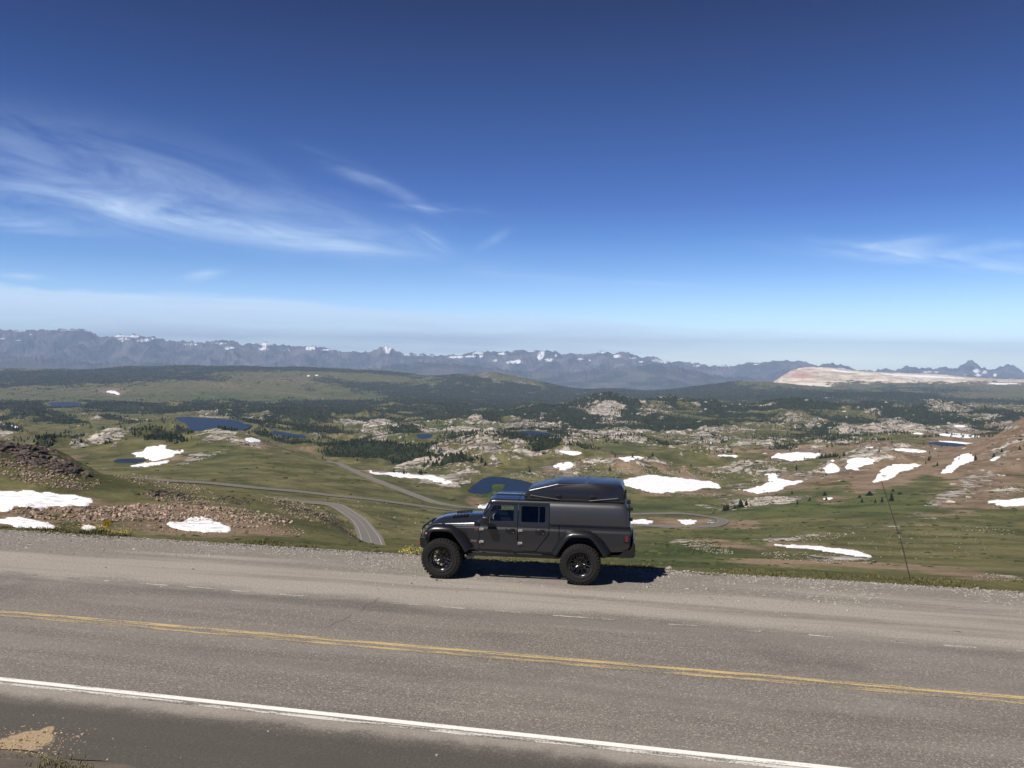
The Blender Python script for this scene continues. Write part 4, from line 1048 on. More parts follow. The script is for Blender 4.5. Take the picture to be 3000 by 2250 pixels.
M_SNOW = snow_material()
for i, (lab, ya, yb, P) in enumerate(SNOWS):
    P2 = smooth_poly(P, 4, (5.5 if (max(p[0] for p in P) - min(p[0] for p in P)) > 60 else 2.4) if yb < 4000 else 0.7, i + 50)
    W = cast(P2[:, 0], P2[:, 1], ya, yb)
    # inner points at about 3 photo pixels so the sheet follows the ground
    x0, x1, y0, y1 = P2[:, 0].min(), P2[:, 0].max(), P2[:, 1].min(), P2[:, 1].max()
    st = max(2.2, (x1 - x0) / 60)
    gx, gy = np.meshgrid(np.arange(x0, x1, st * 1.6), np.arange(y0, y1, max(1.2, st * .45)))
    d = poly_dist(gx, gy, P2)
    k = d < -1.0
    G = cast(gx[k], gy[k], ya, yb) if k.any() else np.zeros((0, 3))
    A2 = np.vstack([P2, np.stack([gx[k], gy[k]], 1)])
    AW = np.vstack([W, G])
    n = len(P2)
    pts = [Vector((float(a), float(b) * 3)) for a, b in A2]
    v, e, f, ov, oe, of = delaunay_2d_cdt(pts, [(q, (q + 1) % n) for q in range(n)], [], 1, 1e-3)
    src = [o[0] if len(o) else 0 for o in ov]
    AW = AW[src]
    f = np.array([q for q in f if len(q) == 3])
    med = np.median(AW[:, 1])
    lift = 0.10 + 0.00045 * AW[:, 1]
    isb = np.array([s_ < n for s_ in src])
    AW[:, 2] += np.where(isb, -0.05 - 0.0001 * AW[:, 1], lift)
    # drop triangles that jump across a ridge
    ymx = AW[f][:, :, 1].max(1); ymn = AW[f][:, :, 1].min(1)
    f = f[(ymx / ymn) < 1.10]
    if not len(f): continue
    lb = np.arange(len(AW))                       # keep the one largest connected sheet
    while True:
        m3 = lb[f].min(1); l2 = lb.copy()
        for q in range(3): np.minimum.at(l2, f[:, q], m3)
        if (l2 == lb).all(): break
        lb = l2
    fl = lb[f[:, 0]]; vals, cnt_ = np.unique(fl, return_counts=True)
    f = f[fl == vals[cnt_.argmax()]]
    used = np.unique(f); remap = np.zeros(len(AW), int); remap[used] = np.arange(len(used)); AW = AW[used]; f = remap[f]
    a, b, c = AW[f[:, 0]], AW[f[:, 1]], AW[f[:, 2]]
    flip = np.cross(b - a, c - a)[:, 2] < 0
    f[flip] = f[flip][:, ::-1]
    tag(np_mesh('snow_patch', AW, f, M_SNOW, smooth=True), lab, 'snow patch', 'old snow patches left on the slopes')

# ------------------------------------------------------------------ far road ribbons
def far_road_material():
    mt, t, b = new_mat('weathered_asphalt')
    P = t.node('ShaderNodeTexCoord').outputs['Object']
    n = t.noise(P, 0.25, 6, .6)
    t.put(b.inputs['Base Color'], t.mix(n, (0.105, 0.096, 0.088), (0.165, 0.150, 0.136)))
    b.inputs['Roughness'].default_value = 0.9
    return mt


M_FROAD = far_road_material()
M_FSHOULD = simple_mat('road_shoulder', (0.15, 0.125, 0.095), 0.95, noise=.25, nscale=.3)
M_TRACK = simple_mat('dirt_track', (0.34, 0.30, 0.22), 0.95, noise=.2, nscale=.1)
M_PAINTW = simple_mat('white_paint', (0.36, 0.35, 0.33), 0.7, noise=.15, nscale=3)
M_PAINTY = simple_mat('yellow_paint_far', (0.26, 0.20, 0.10), 0.7, noise=.2, nscale=1)


def ribbon(C, off0, off1, dz):
    T = np.gradient(C[:, :2], axis=0)
    T /= np.linalg.norm(T, axis=1)[:, None] + 1e-9
    Nn = np.stack([-T[:, 1], T[:, 0]], 1)
    A = np.column_stack([C[:, :2] + Nn * off0, C[:, 2] + dz]); B = np.column_stack([C[:, :2] + Nn * off1, C[:, 2] + dz])
    n = len(C)
    i = np.arange(n - 1)
    return np.vstack([A, B]), np.stack([i, i + 1, i + 1 + n, i + n], 1)


for lab, C, wd in road_paths:
    v, f = ribbon(C, -wd / 2 - .9, wd / 2 + .9, 0.02)
    r_o = tag(np_mesh('road_shoulder', v, f, M_FSHOULD, smooth=True), 'gravel verge of the ' + lab, kind='structure')
    v, f = ribbon(C, -wd / 2, wd / 2, 0.06)
    tag(np_mesh('path' if 'track' in lab else 'road', v, f, M_TRACK if 'track' in lab else M_FROAD, smooth=True), lab, kind='structure')
    if wd < 8:
        for nm, o0, o1, mt in (('edge_line', -wd / 2 + .25, -wd / 2 + .45, M_PAINTW), ('edge_line', wd / 2 - .45, wd / 2 - .25, M_PAINTW), ('centre_line', -.14, .14, M_PAINTY)):
            v, f = ribbon(C, o0, o1, 0.10)
            tag(np_mesh(nm, v, f, mt), kind='structure')
# ------------------------------------------------------------------ the near road and gravel pull-out
def near_road_material():
    mt, t, b = new_mat('asphalt_and_gravel')
    P = t.node('ShaderNodeTexCoord').outputs['Object']
    sep = t.node('ShaderNodeSeparateXYZ', ins={0: P})
    q = t.math('DIVIDE', t.math('ADD', sep.outputs[1], t.math('MULTIPLY', sep.outputs[0], QS)), QN)
    al = t.math('DIVIDE', t.math('SUBTRACT', sep.outputs[0], t.math('MULTIPLY', sep.outputs[1], QS)), QN)
    V = t.node('ShaderNodeCombineXYZ', ins={0: al, 1: q, 2: 0.0}).outputs[0]
    st = t.mapping(V, scale=(0.12, 1.0, 1.0))
    grain = t.noise(V, 55.0, 3, .65)
    grain2 = t.noise(V, 22.0, 4, .7)
    vor = t.voro(V, 42.0, 'F1', 1.0, 'Color')
    vs = t.node('ShaderNodeSeparateColor', ins={0: vor}).outputs[0]
    patch = t.noise(st, 0.9, 6, .62, .5)
    patch2 = t.noise(V, 0.35, 5, .6)
    # asphalt: grey-brown aggregate
    g = t.math('ADD', t.math('MULTIPLY', grain, .5), t.math('MULTIPLY', grain2, .5))
    asp = t.mix(t.mapr(g, .36, .64), (0.074, 0.066, 0.057), (0.228, 0.203, 0.175))
    asp = t.mix(t.mapr(vs, .82, 1.0, 0, .55), asp, (0.42, 0.38, 0.33))
    asp = t.mix(t.mapr(patch, .40, .66, 0, .30), asp, (0.30, 0.27, 0.24))
    asp = t.mix(t.mapr(patch2, .54, .70, 0, .45), asp, (0.085, 0.077, 0.070))
    wp = t.noise(t.mapping(V, scale=(.04, .9, 1)), 1.0, 4, .55)
    asp = t.mix(t.mapr(wp, .45, .70, 0, .35), asp, (0.075, 0.068, 0.062))
    # old dark shoulder on the viewer's side
    edge = t.math('ADD', q, t.math('MULTIPLY', t.math('SUBTRACT', t.noise(V, 1.6, 5, .65), .5), .5))
    asp = t.mix(t.mapr(edge, 11.05, 11.75, .85, 0.0), asp, t.mix(g, (0.028, 0.025, 0.022), (0.095, 0.084, 0.072)))
    # bleached strip of grit below the white line
    asp = t.mix(t.math('MULTIPLY', t.mapr(edge, 11.30, 11.62), t.mapr(edge, 11.78, 11.95, .42, 0)), asp, (0.38, 0.335, 0.29))
    # loose gravel and dust beyond the worn edge line
    stone = t.voro(V, 15.0, 'F1', 1.0, 'Color'); ss = t.node('ShaderNodeSeparateColor', ins={0: stone}).outputs[0]
    sd_ = t.voro(V, 15.0, 'F1')
    grv = t.mix(ss, (0.22, 0.200, 0.172), (0.47, 0.430, 0.375))
    grv = t.mix(t.mapr(sd_, .028, .05, 0, .8), grv, (0.15, 0.13, 0.11))
    dust = t.mix(t.mapr(g, .36, .64), (0.165, 0.147, 0.125), (0.405, 0.362, 0.310))
    rut = t.noise(t.mapping(V, scale=(0.07, 1.3, 1)), 1.0, 5, .6)
    lg = t.math('ADD', t.mapr(q, 18.6, 21.6, -.10, .36), t.math('MULTIPLY', t.math('SUBTRACT', rut, .5), 1.9))
    lg = t.math('ADD', lg, t.math('MULTIPLY', t.math('SUBTRACT', grain2, .5), .8))
    gr = t.mix(t.mapr(lg, -.12, .30), dust, grv)
    tr = t.math('ADD', q, t.math('MULTIPLY', t.math('SUBTRACT', t.noise(t.mapping(V, scale=(.35, 1, 1)), 1.1, 7, .65), .5), 2.0))
    col = t.mix(t.mapr(tr, 17.45, 18.25), asp, gr)
    # broken patches in the gravel, right-hand side
    brk = t.noise(t.mapping(V, scale=(.5, 2.2, 1)), 2.0, 7, .7)
    bm_ = t.math('MULTIPLY', t.mapr(al, 2.0, 4.5), t.math('MULTIPLY', t.mapr(q, 18.0, 18.3), t.mapr(q, 18.6, 18.95, 1, 0)))
    col = t.mix(t.math('MULTIPLY', t.mapr(brk, .60, .66), bm_), col, (0.045, 0.036, 0.030))
    # spilled tan dirt at the lower left
    dx = t.math('SUBTRACT', sep.outputs[0], -6.95); dy = t.math('SUBTRACT', sep.outputs[1], 11.72)
    rr = t.math('SQRT', t.math('ADD', t.math('POWER', t.math('DIVIDE', dx, .40), 2.0), t.math('POWER', t.math('DIVIDE', dy, .38), 2.0)))
    dx2 = t.math('SUBTRACT', sep.outputs[0], -6.84); dy2 = t.math('SUBTRACT', sep.outputs[1], 12.02)
    r2 = t.math('SQRT', t.math('ADD', t.math('POWER', t.math('DIVIDE', dx2, .12), 2.0), t.math('POWER', t.math('DIVIDE', dy2, .22), 2.0)))
    rr = t.math('ADD', t.math('MINIMUM', rr, r2), t.math('MULTIPLY', t.math('SUBTRACT', t.noise(V, 5.0, 6, .6), .5), .55))
    col = t.mix(t.mapr(t.math('ADD', rr, t.math('MULTIPLY', t.math('SUBTRACT', g, .5), .5)), .84, 1.02, 1, 0), col, t.mix(t.noise(V, 14, 6, .7), (0.23, 0.165, 0.10), (0.40, 0.30, 0.19)))
    # long crack across the lane
    cn = t.math('MULTIPLY', t.math('SUBTRACT', t.noise(V, 2.2, 6, .6), .5), .55)
    ax, ay = on_plane(990, 1825); bx, by = on_plane(1110, 1755)
    kx, ky = float(bx - ax), float(by - ay); L = math.hypot(kx, ky)
    cx = t.math('SUBTRACT', sep.outputs[0], float(ax)); cy = t.math('SUBTRACT', sep.outputs[1], float(ay))
    dc = t.math('ADD', t.math('MULTIPLY', cx, -ky / L), t.math('MULTIPLY', cy, kx / L))
    da = t.math('ADD', t.math('MULTIPLY', cx, kx / L), t.math('MULTIPLY', cy, ky / L))
    dc = t.math('ABSOLUTE', t.math('ADD', dc, cn))
    ck = t.math('MULTIPLY', t.mapr(dc, .008, .024, 1, 0), t.math('MULTIPLY', t.mapr(da, -.5, -.2), t.mapr(da, L, L + .2, 1, 0)))
    col = t.mix(t.math('MULTIPLY', ck, .5), col, (0.035, 0.03, 0.026))
    t.put(b.inputs['Base Color'], col)
    b.inputs['Roughness'].default_value = 0.88
    b.inputs['Specular IOR Level'].default_value = 0.25
    h = t.math('ADD', t.math('MULTIPLY', g, .8), t.math('MULTIPLY', t.math('MULTIPLY', t.math('SUBTRACT', .05, t.math('MINIMUM', sd_, .05)), 16.0), t.mapr(lg, -.2, .3)))
    t.put(b.inputs['Normal'], t.bump(h, .55, .02))
    return mt


M_ROAD = near_road_material()


def frame_pt(a, q):      # along, across -> world
    # q = (Y + QS X)/QN ; a = (X - QS Y)/QN
    X = (a + QS * q) / QN; Y = (q - QS * a) / QN
    return X, Y


def strip_mesh(name, q0f, q1f, a0, a1, z, mat, na=400, nq=2, label=None):
    a = np.linspace(a0, a1, na)
    rows = []
    for k in range(nq):
        t = k / (nq - 1)
        q = q0f(a) * (1 - t) + q1f(a) * t
        X, Y = frame_pt(a, q)
        zz = z(a, q) if callable(z) else np.full(na, z)
        rows.append(np.stack([X, Y, zz], 1))
    V = np.concatenate(rows)
    ii = np.arange(nq - 1)[:, None] * na + np.arange(na - 1)[None, :]
    f = np.stack([ii, ii + 1, ii + na + 1, ii + na], -1).reshape(-1, 4)
    return tag(np_mesh(name, V, f, mat, smooth=True), label, kind='structure')


NEARQ = 9.75


def near_edge(a): return NEARQ + 0.10 * np.sin(a * 1.3) + 0.06 * np.sin(a * 4.1 + 1)
def far_asph(a): return 17.8 + 0 * a
def grav_edge(a):
    n = fbm(a, a * 0 + 3.0, 3.5, 5, .6, 2.2)
    return EDGE_Q + 0.05 + 0.34 * n


strip_mesh('road', near_edge, far_asph, -60, 60, 0.0, M_ROAD, 600, 2, 'grey asphalt two-lane mountain road in the foreground')
strip_mesh('gravel_shoulder', far_asph, grav_edge, -60, 60, lambda a, q: 0.0 + 0.015 * fbm(a, q, 1.6, 4, .5, 3.3) * np.clip((q - 18) / 1.0, 0, 1) - 0.03 * np.clip(q - 21.6, 0, 1), M_ROAD, 1200, 30, 'gravel pull-out beside the road where the truck stands')
# bank on the viewer's side
M_BANK = simple_mat('bank_earth', (0.13, 0.10, 0.07), 0.95, noise=.45, nscale=3.0, bump=.6, bdist=.05)
strip_mesh('roadside_bank', lambda a: near_edge(a) * 0 - 8.0, lambda a: near_edge(a) + 0.05, -60, 60, lambda a, q: np.clip((NEARQ - q) * 0.42, -0.02, 3.9) + 0.05 * fbm(a, q, .8, 4, .5, 4.4), M_BANK, 500, 60, 'earth bank on the viewer side of the road')


def paint_material(name, c, wear, streak=0.25):
    mt, t, b = new_mat(name)
    P = t.node('ShaderNodeTexCoord').outputs['Object']
    sep = t.node('ShaderNodeSeparateXYZ', ins={0: P})
    q = t.math('DIVIDE', t.math('ADD', sep.outputs[1], t.math('MULTIPLY', sep.outputs[0], QS)), QN)
    al = t.math('DIVIDE', t.math('SUBTRACT', sep.outputs[0], t.math('MULTIPLY', sep.outputs[1], QS)), QN)
    V = t.node('ShaderNodeCombineXYZ', ins={0: al, 1: q, 2: 0.0}).outputs[0]
    grain = t.noise(V, 55.0, 3, .65); grain2 = t.noise(V, 22.0, 4, .7)
    g = t.math('ADD', t.math('MULTIPLY', grain, .5), t.math('MULTIPLY', grain2, .5))
    asp = t.mix(t.mapr(g, .36, .64), (0.074, 0.066, 0.057), (0.228, 0.203, 0.175))
    w = t.noise(t.mapping(V, scale=(streak, 3.2, 1)), 4.0, 6, .7)
    f = t.math('ADD', t.math('MULTIPLY', w, .7), t.math('MULTIPLY', g, .5))
    col = t.mix(t.mapr(f, wear - .06, wear + .06), asp, t.mix(g, tuple(k * .75 for k in c), tuple(min(1, k * 1.15) for k in c)))
    t.put(b.inputs['Base Color'], col)
    b.inputs['Roughness'].default_value = 0.8
    t.put(b.inputs['Normal'], t.bump(g, .4, .015))
    return mt


M_WHITE = paint_material('worn_white_paint', (0.74, 0.72, 0.67), 0.50)
M_WHITEF = paint_material('faded_white_paint', (0.60, 0.57, 0.52), 0.60)
M_YELLOW = paint_material('worn_yellow_paint', (0.50, 0.36, 0.16), 0.575)
M_YELLOWF = paint_material('faded_yellow_paint', (0.45, 0.335, 0.165), 0.615)


def line_between(name, p, q, wd, mat, label, z=0.004, ext=30.0, off=0.0, wob=0.0):
    a = np.array(on_plane(*p)); b = np.array(on_plane(*q))
    d = (b - a) / np.linalg.norm(b - a); n = np.array([-d[1], d[0]])
    s = np.linspace(-ext, np.linalg.norm(b - a) + ext, 300)
    C = a[None] + d[None] * s[:, None] + n[None] * (off + wob * fbm(s, s * 0, 2.0, 3, .5, off))[:, None]
    V = np.vstack([np.column_stack([C - n * wd / 2, np.full(len(s), z)]), np.column_stack([C + n * wd / 2, np.full(len(s), z)])])
    k = np.arange(len(s) - 1); m_ = len(s)
    f = np.stack([k, k + 1, k + 1 + m_, k + m_], 1)
    return tag(np_mesh(name, V, f, mat), label, kind='structure')


line_between('edge_line', (0, 1989), (2460, 2253), 0.125, M_WHITE, 'solid white edge line nearest the viewer', wob=.004)
line_between('edge_line_haze', (0, 2001), (2460, 2266), 0.10, M_WHITEF, 'worn ghost of the white edge line', z=0.0035, wob=.02)
line_between('centre_line', (0, 1791), (3000, 2045), 0.13, M_YELLOW, 'yellow centre line, far stripe', wob=.006)
line_between('centre_line', (0, 1802), (3000, 2059), 0.135, M_YELLOWF, 'yellow centre line, near stripe', wob=.006)
# broken far edge line
M_DASH = paint_material('dash_paint', (0.50, 0.47, 0.43), 0.62)
bmv, bmf = [], []
for (x0, x1) in [(75, 108), (197, 232), (305, 320), (410, 490), (545, 625), (680, 745), (820, 905), (990, 1048), (1145, 1250), (1283, 1362), (1450, 1525), (1620, 1800), (1958, 2044), (2162, 2232), (2370, 2440), (2610, 2650), (2765, 2862), (2980, 3030)]:
    def yl(x): return 1692 + (x - 190) * 0.0772
    a = np.array(on_plane(x0, yl(x0))); b = np.array(on_plane(x1, yl(x1)))
    d = (b - a) / np.linalg.norm(b - a); n = np.array([-d[1], d[0]]) * 0.045
    k = len(bmv)
    for p in (a - n, b - n, b + n, a + n): bmv.append((p[0], p[1], 0.004))
    bmf.append((k, k + 1, k + 2, k + 3))
tag(np_mesh('edge_line', np.array(bmv), np.array(bmf), M_DASH), 'broken remains of the far white edge line', kind='structure')


# ------------------------------------------------------------------ loose stones
def stone_cloud(name, pos, size, mat, seed, flat=.6, label=None):
    """many small angular stones as one mesh (nobody could count them)"""
    rs = np.random.RandomState(seed)
    base = np.array([[1, 0, 0], [-.5, .87, 0], [-.5, -.87, 0], [.3, .5, .9], [.1, -.6, .8], [-.6, 0, .7]], float)
    bf = np.array([[0, 1, 3], [1, 5, 3], [1, 2, 5], [2, 4, 5], [2, 0, 4], [0, 3, 4], [3, 5, 4]])
    n = len(pos)
    V = np.repeat(base[None], n, 0) * (1 + rs.uniform(-.35, .35, (n, 6, 3)))
    a = rs.uniform(0, 6.28, n); ca, sa = np.cos(a), np.sin(a)
    x = V[..., 0] * ca[:, None] - V[..., 1] * sa[:, None]; y = V[..., 0] * sa[:, None] + V[..., 1] * ca[:, None]
    zz = V[..., 2] * flat * rs.uniform(.6, 1.4, n)[:, None]
    V = np.stack([x, y, zz], -1) * np.asarray(size)[:, None, None]
    V += pos[:, None, :]
    f = (bf[None] + (np.arange(n) * 6)[:, None, None]).reshape(-1, 3)
    tint = np.repeat(rs.rand(n), 6)
    col = np.stack([tint, tint, tint, np.ones_like(tint)], 1)
    o = np_mesh(name, V.reshape(-1, 3), f, mat, attrs={'tint': col})
    return tag(o, label, kind='stuff')


def tint_mat(name, lo, hi, rough=.9, extra=None):
    mt, t, b = new_mat(name)
    c = t.node('ShaderNodeSeparateColor', ins={0: t.node('ShaderNodeVertexColor', layer_name='tint').outputs[0]}).outputs[0]
    P = t.node('ShaderNodeTexCoord').outputs['Object']
    col = t.mix(c, lo, hi)
    if extra: col = t.mix(t.mapr(t.noise(P, extra[0], 5, .65), extra[1], extra[1] + .12), col, extra[2])
    t.put(b.inputs['Base Color'], col)
    b.inputs['Roughness'].default_value = rough
    b.inputs['Specular IOR Level'].default_value = 0.2
    return mt


M_GSTONE = tint_mat('gravel_stone', (0.18, 0.165, 0.15), (0.37, 0.345, 0.31))
rs = np.random.RandomState(11)
n = 60000
a = rs.uniform(-22, 20, n); q = EDGE_Q - 0.05 - np.abs(rs.randn(n)) * 1.35 + .25
keep = q > 18.2
k2 = fbm(a, q, 1.8, 4, .6, 5.1) + (q - 20.2) * .22 + rs.randn(n) * .15 > 0
a, q = a[keep & k2], q[keep & k2]
X, Y = frame_pt(a, q)
stone_cloud('gravel', np.stack([X, Y, np.full(len(X), -0.012)], 1), rs.gamma(3.0, .0050, len(X)) + .005, M_GSTONE, 3, label='loose grey gravel along the pull-out edge')
n = 5000
a = rs.uniform(-20, 18, n); q = rs.uniform(8.9, 21, n) ** 1.0
k2 = (fbm(a * .3, q, 1.3, 4, .6, 7.1) + (np.where((q > 10) & (q < 17.6), -.55, .05)) + rs.randn(n) * .2) > 0
a, q = a[k2], q[k2]
X, Y = frame_pt(a, q)
stone_cloud('road_grit', np.stack([X, Y, np.full(len(X), -0.004) + np.clip((NEARQ - q) * .42, 0, 1)], 1), rs.gamma(3.0, .004, len(X)) + .004, M_GSTONE, 4, label='scattered grit on the road')

n = 900
X = -6.95 + rs.randn(n) * .42; Y = 11.60 + rs.randn(n) * .32
stone_cloud('spilled_grit', np.stack([X, Y, np.full(n, -.003)], 1), rs.gamma(2.5, .004, n) + .003, tint_mat('tan_grit', (.16, .11, .07), (.46, .36, .25)), 8, label='grit lying on and around the tan dirt spill')


# ------------------------------------------------------------------ grass of the verge
def blades(name, pos, h, w, lean, mat, seed, label=None, kind='stuff'):
    rs = np.random.RandomState(seed)
    n = len(pos)
    az = rs.uniform(0, 6.28, n); d = np.stack([np.cos(az), np.sin(az), np.zeros(n)], 1)
    la = rs.uniform(0, 6.28, n); ln = np.stack([np.cos(la), np.sin(la), np.zeros(n)], 1) * (lean * rs.rand(n))[:, None]
    up = np.array([0, 0, 1.0])
    P0 = pos - d * w[:, None]; P1 = pos + d * w[:, None]
    m_ = pos + (up * .55 + ln * .35) * h[:, None]
    P2 = m_ - d * w[:, None] * .7; P3 = m_ + d * w[:, None] * .7
    T = pos + (up * (1 - .25 * lean) + ln) * h[:, None]
    V = np.stack([P0, P1, P3, P2, T], 1).reshape(-1, 3)
    k = np.arange(n) * 5
    q = np.stack([k, k + 1, k + 2, k + 3], 1); t3 = np.stack([k + 3, k + 2, k + 4], 1)
    tint = np.repeat(rs.rand(n), 5)
    col = np.stack([tint, tint, tint, np.ones_like(tint)], 1)
    o = np_mesh(name, V, [q, t3], mat, attrs={'tint': col})
    return tag(o, label, kind=kind)


M_BLADE = tint_mat('verge_grass', (0.040, 0.052, 0.016), (0.23, 0.20, 0.095), .8)
M_BLADE.node_tree.nodes['Principled BSDF'].inputs['Subsurface Weight'].default_value = 0.0
n = 120000
a = rs.uniform(-24, 24, n); e = np.abs(rs.rand(n)) ** 0.9 * 4.2 - .12
# ragged edge and clumps
ge = grav_edge(a) - EDGE_Q
X, Y = frame_pt(a, EDGE_Q + e)
cl = fbm(X, Y, 1.6, 4, .55, 9.1); cl2 = fbm(X, Y, 5.0, 3, .5, 9.7)
keep = (e > ge - .10 + .25 * rs.rand(n)) & (cl + .5 * cl2 + rs.randn(n) * .12 > .0)
X, Y, cl, e = X[keep], Y[keep], cl[keep], e[keep]
Zg = ground_z(X, Y) - .02
h = (0.025 + .045 * rs.rand(len(X)) + .15 * np.clip(cl + .05, 0, 1) ** 1.3) * (0.7 + .6 * rs.rand(len(X)))
blades('grass', np.stack([X, Y, Zg], 1), h, .006 + .006 * rs.rand(len(X)), .75, M_BLADE, 21, 'rough grass and low herbs along the edge of the slope')

n = 70000
a = rs.uniform(-26, 34, n); e = 3.0 + rs.rand(n) ** 1.3 * 42
X, Y = frame_pt(a, EDGE_Q + e)
keep = (Y > 24) & (np.abs(X / Y) < .68)
X, Y = X[keep], Y[keep]
cl = fbm(X, Y, 3.2, 4, .6, 9.9) + .5 * fbm(X, Y, 11.0, 3, .5, 9.2)
keep = cl + rs.randn(len(X)) * .10 > .02
X, Y, cl = X[keep], Y[keep], cl[keep]
blades('grass', np.stack([X, Y, ground_z(X, Y) - .03], 1), (.06 + .10 * rs.rand(len(X)) + .16 * np.clip(cl, 0, 1)), .014 + .02 * rs.rand(len(X)), .8, M_BLADE, 23, 'tufted grass on the first steep stretch below the edge')


# yellow flowers
def flower_clump(px0, px1, py, e0, e1, n, seed, label, hgt):
    rs = np.random.RandomState(seed)
    x0, y0 = on_plane(px0, py); x1, y1 = on_plane(px1, py)
    a0 = (x0 - QS * y0) / QN; a1 = (x1 - QS * y1) / QN
    am, ar = (a0 + a1) / 2, abs(a1 - a0) / 2
    root = empty('yellow_flowers')
    aa = am + ar * np.clip(rs.randn(n) * .5, -1.1, 1.1); ee = rs.uniform(e0, e1, n)
    X, Y = frame_pt(aa, EDGE_Q + ee)
    dome = np.sqrt(np.clip(1.15 - ((aa - am) / ar) ** 2, .05, 1))
    Zb = ground_z(X, Y)
    hh = hgt * dome * rs.uniform(.65, 1.05, n)
    c = np.array([X.mean(), Y.mean(), Zb.mean()])
    root.location = c
    # leaves
    nl = n * 7
    k = rs.randint(0, n, nl)
    P = np.stack([X[k] + rs.randn(nl) * .05, Y[k] + rs.randn(nl) * .05, Zb[k]], 1) - c
    o = blades('leaves', P, hh[k] * rs.uniform(.5, .98, nl), .007 + .007 * rs.rand(nl), .7, M_BLADE, seed + 1)
    o.parent = root
    # heads: little tilted rosettes
    m_ = int(n * 1.1)
    k = rs.randint(0, n, m_)
    C = np.stack([X[k] + rs.randn(m_) * .045, Y[k] + rs.randn(m_) * .045, Zb[k] + hh[k] * rs.uniform(.8, 1.1, m_)], 1) - c
    rr = rs.uniform(.010, .018, m_)
    ang = np.arange(6) / 6 * 6.283
    tilt = rs.randn(m_, 3) * .5 + np.array([-.3, -.5, 1.0]); tilt /= np.linalg.norm(tilt, axis=1)[:, None]
    ux = np.cross(tilt, [0, 1.0, 0.1]); ux /= np.linalg.norm(ux, axis=1)[:, None]; uy = np.cross(tilt, ux)
    ring = C[:, None] + rr[:, None, None] * (np.cos(ang)[None, :, None] * ux[:, None] + np.sin(ang)[None, :, None] * uy[:, None])
    V = np.concatenate([(C + tilt * rr[:, None] * .4)[:, None], ring], 1).reshape(-1, 3)
    base = (np.arange(m_) * 7)[:, None]
    f = np.concatenate([np.stack([base[:, 0], base[:, 0] + 1 + i, base[:, 0] + 1 + (i + 1) % 6], 1) for i in range(6)])
    tag(np_mesh('flower_heads', V, f, M_YFLOWER, parent=root), kind='stuff')
    tag(root, label, 'wild flowers', 'yellow flower clumps on the verge')


M_YFLOWER = simple_mat('yellow_petal', (0.55, 0.42, 0.05), .6, noise=.15, nscale=30)
flower_clump(160, 232, 1570, .5, 1.6, 75, 31, 'mound of yellow flowers left of the yellow sign', .30)
flower_clump(285, 335, 1574, .3, 1.0, 50, 32, 'yellow flowers at the foot of the yellow sign', .20)
flower_clump(0, 60, 1572, .5, 1.6, 22, 33, 'sparse yellow flowers by the left edge of the photo', .24)
flower_clump(1155, 1232, 1620, .1, .8, 60, 34, 'yellow flowers on the gravel edge in front of the truck bumper', .20)
flower_clump(1120, 1240, 1612, 1.6, 2.8, 22, 35, 'looser yellow flowers behind those by the bumper', .20)

# weeds and stones on the bank at the lower left corner
rs = np.random.RandomState(77)
n = 2600
a = rs.uniform(-11.5, -7.5, n); q = NEARQ + .12 - rs.rand(n) * 1.0
X, Y = frame_pt(a, q)
cl = fbm(X, Y, .5, 3, .5, 12.0)
kk_ = cl + rs.randn(n) * .2 > 0
X, Y, q = X[kk_], Y[kk_], q[kk_]
blades('weeds', np.stack([X, Y, np.clip((NEARQ - q) * .42, 0, 4) - .02], 1), .03 + .08 * rs.rand(len(X)), .004 + .004 * rs.rand(len(X)), 1.1, M_BLADE, 22, 'dry weeds at the near edge of the asphalt')
# ------------------------------------------------------------------ boulders
def rock_material(name, lo, hi, lich):
    mt, t, b = new_mat(name)
    tc = t.node('ShaderNodeTexCoord')
    P = tc.outputs['Object']
    rnd = t.node('ShaderNodeObjectInfo').outputs['Random']
    V = t.node('ShaderNodeVectorMath', operation='ADD', ins={0: P}).outputs[0]
    n = t.noise(P, 2.2, 6, .65)
    col = t.mix(t.mapr(n, .35, .65), lo, hi)
    col = t.mix(t.math('MULTIPLY', rnd, .55), col, lo)
    col = t.mix(t.mapr(t.noise(P, 3.7, 5, .6), .52, .62, 0, .8), col, lich)
    t.put(b.inputs['Base Color'], col)
    b.inputs['Roughness'].default_value = .92
    b.inputs['Specular IOR Level'].default_value = .2
    t.put(b.inputs['Normal'], t.bump(t.noise(P, 5, 6, .7), .6, .12))
    return mt


M_ROCKB = rock_material('brown_rock', (0.15, 0.105, 0.080), (0.42, 0.31, 0.24), (0.075, 0.066, 0.058))
M_ROCKD = rock_material('dark_lichen_rock', (0.055, 0.044, 0.040), (0.17, 0.13, 0.11), (0.035, 0.032, 0.031))
M_ROCKW = rock_material('pale_rock', (0.30, 0.25, 0.21), (0.55, 0.49, 0.42), (0.16, 0.15, 0.13))


def rock_mesh(seed, mat):
    rs = np.random.RandomState(seed)
    bm = bmesh.new()
    for _ in range(16):
        v = rs.randn(3); v /= np.linalg.norm(v)
        v *= np.array([1.0, .8, .68]) * rs.uniform(.78, 1.08)
        bm.verts.new(v)
    r = bmesh.ops.convex_hull(bm, input=bm.verts[:])
    dead = list({g for g in r['geom_interior'] + r['geom_unused'] if isinstance(g, bmesh.types.BMVert)})
    bmesh.ops.delete(bm, geom=dead, context='VERTS')
    bmesh.ops.bevel(bm, geom=bm.edges[:], offset=.07, segments=1, affect='EDGES')
    me = bpy.data.meshes.new('boulder'); bm.to_mesh(me); bm.free()
    me.materials.append(mat)
    return me


MESH_B = [rock_mesh(s, M_ROCKB) for s in range(6)]
MESH_D = [rock_mesh(s + 20, M_ROCKD) for s in range(6)]
MESH_W = [rock_mesh(s + 40, M_ROCKW) for s in range(5)]

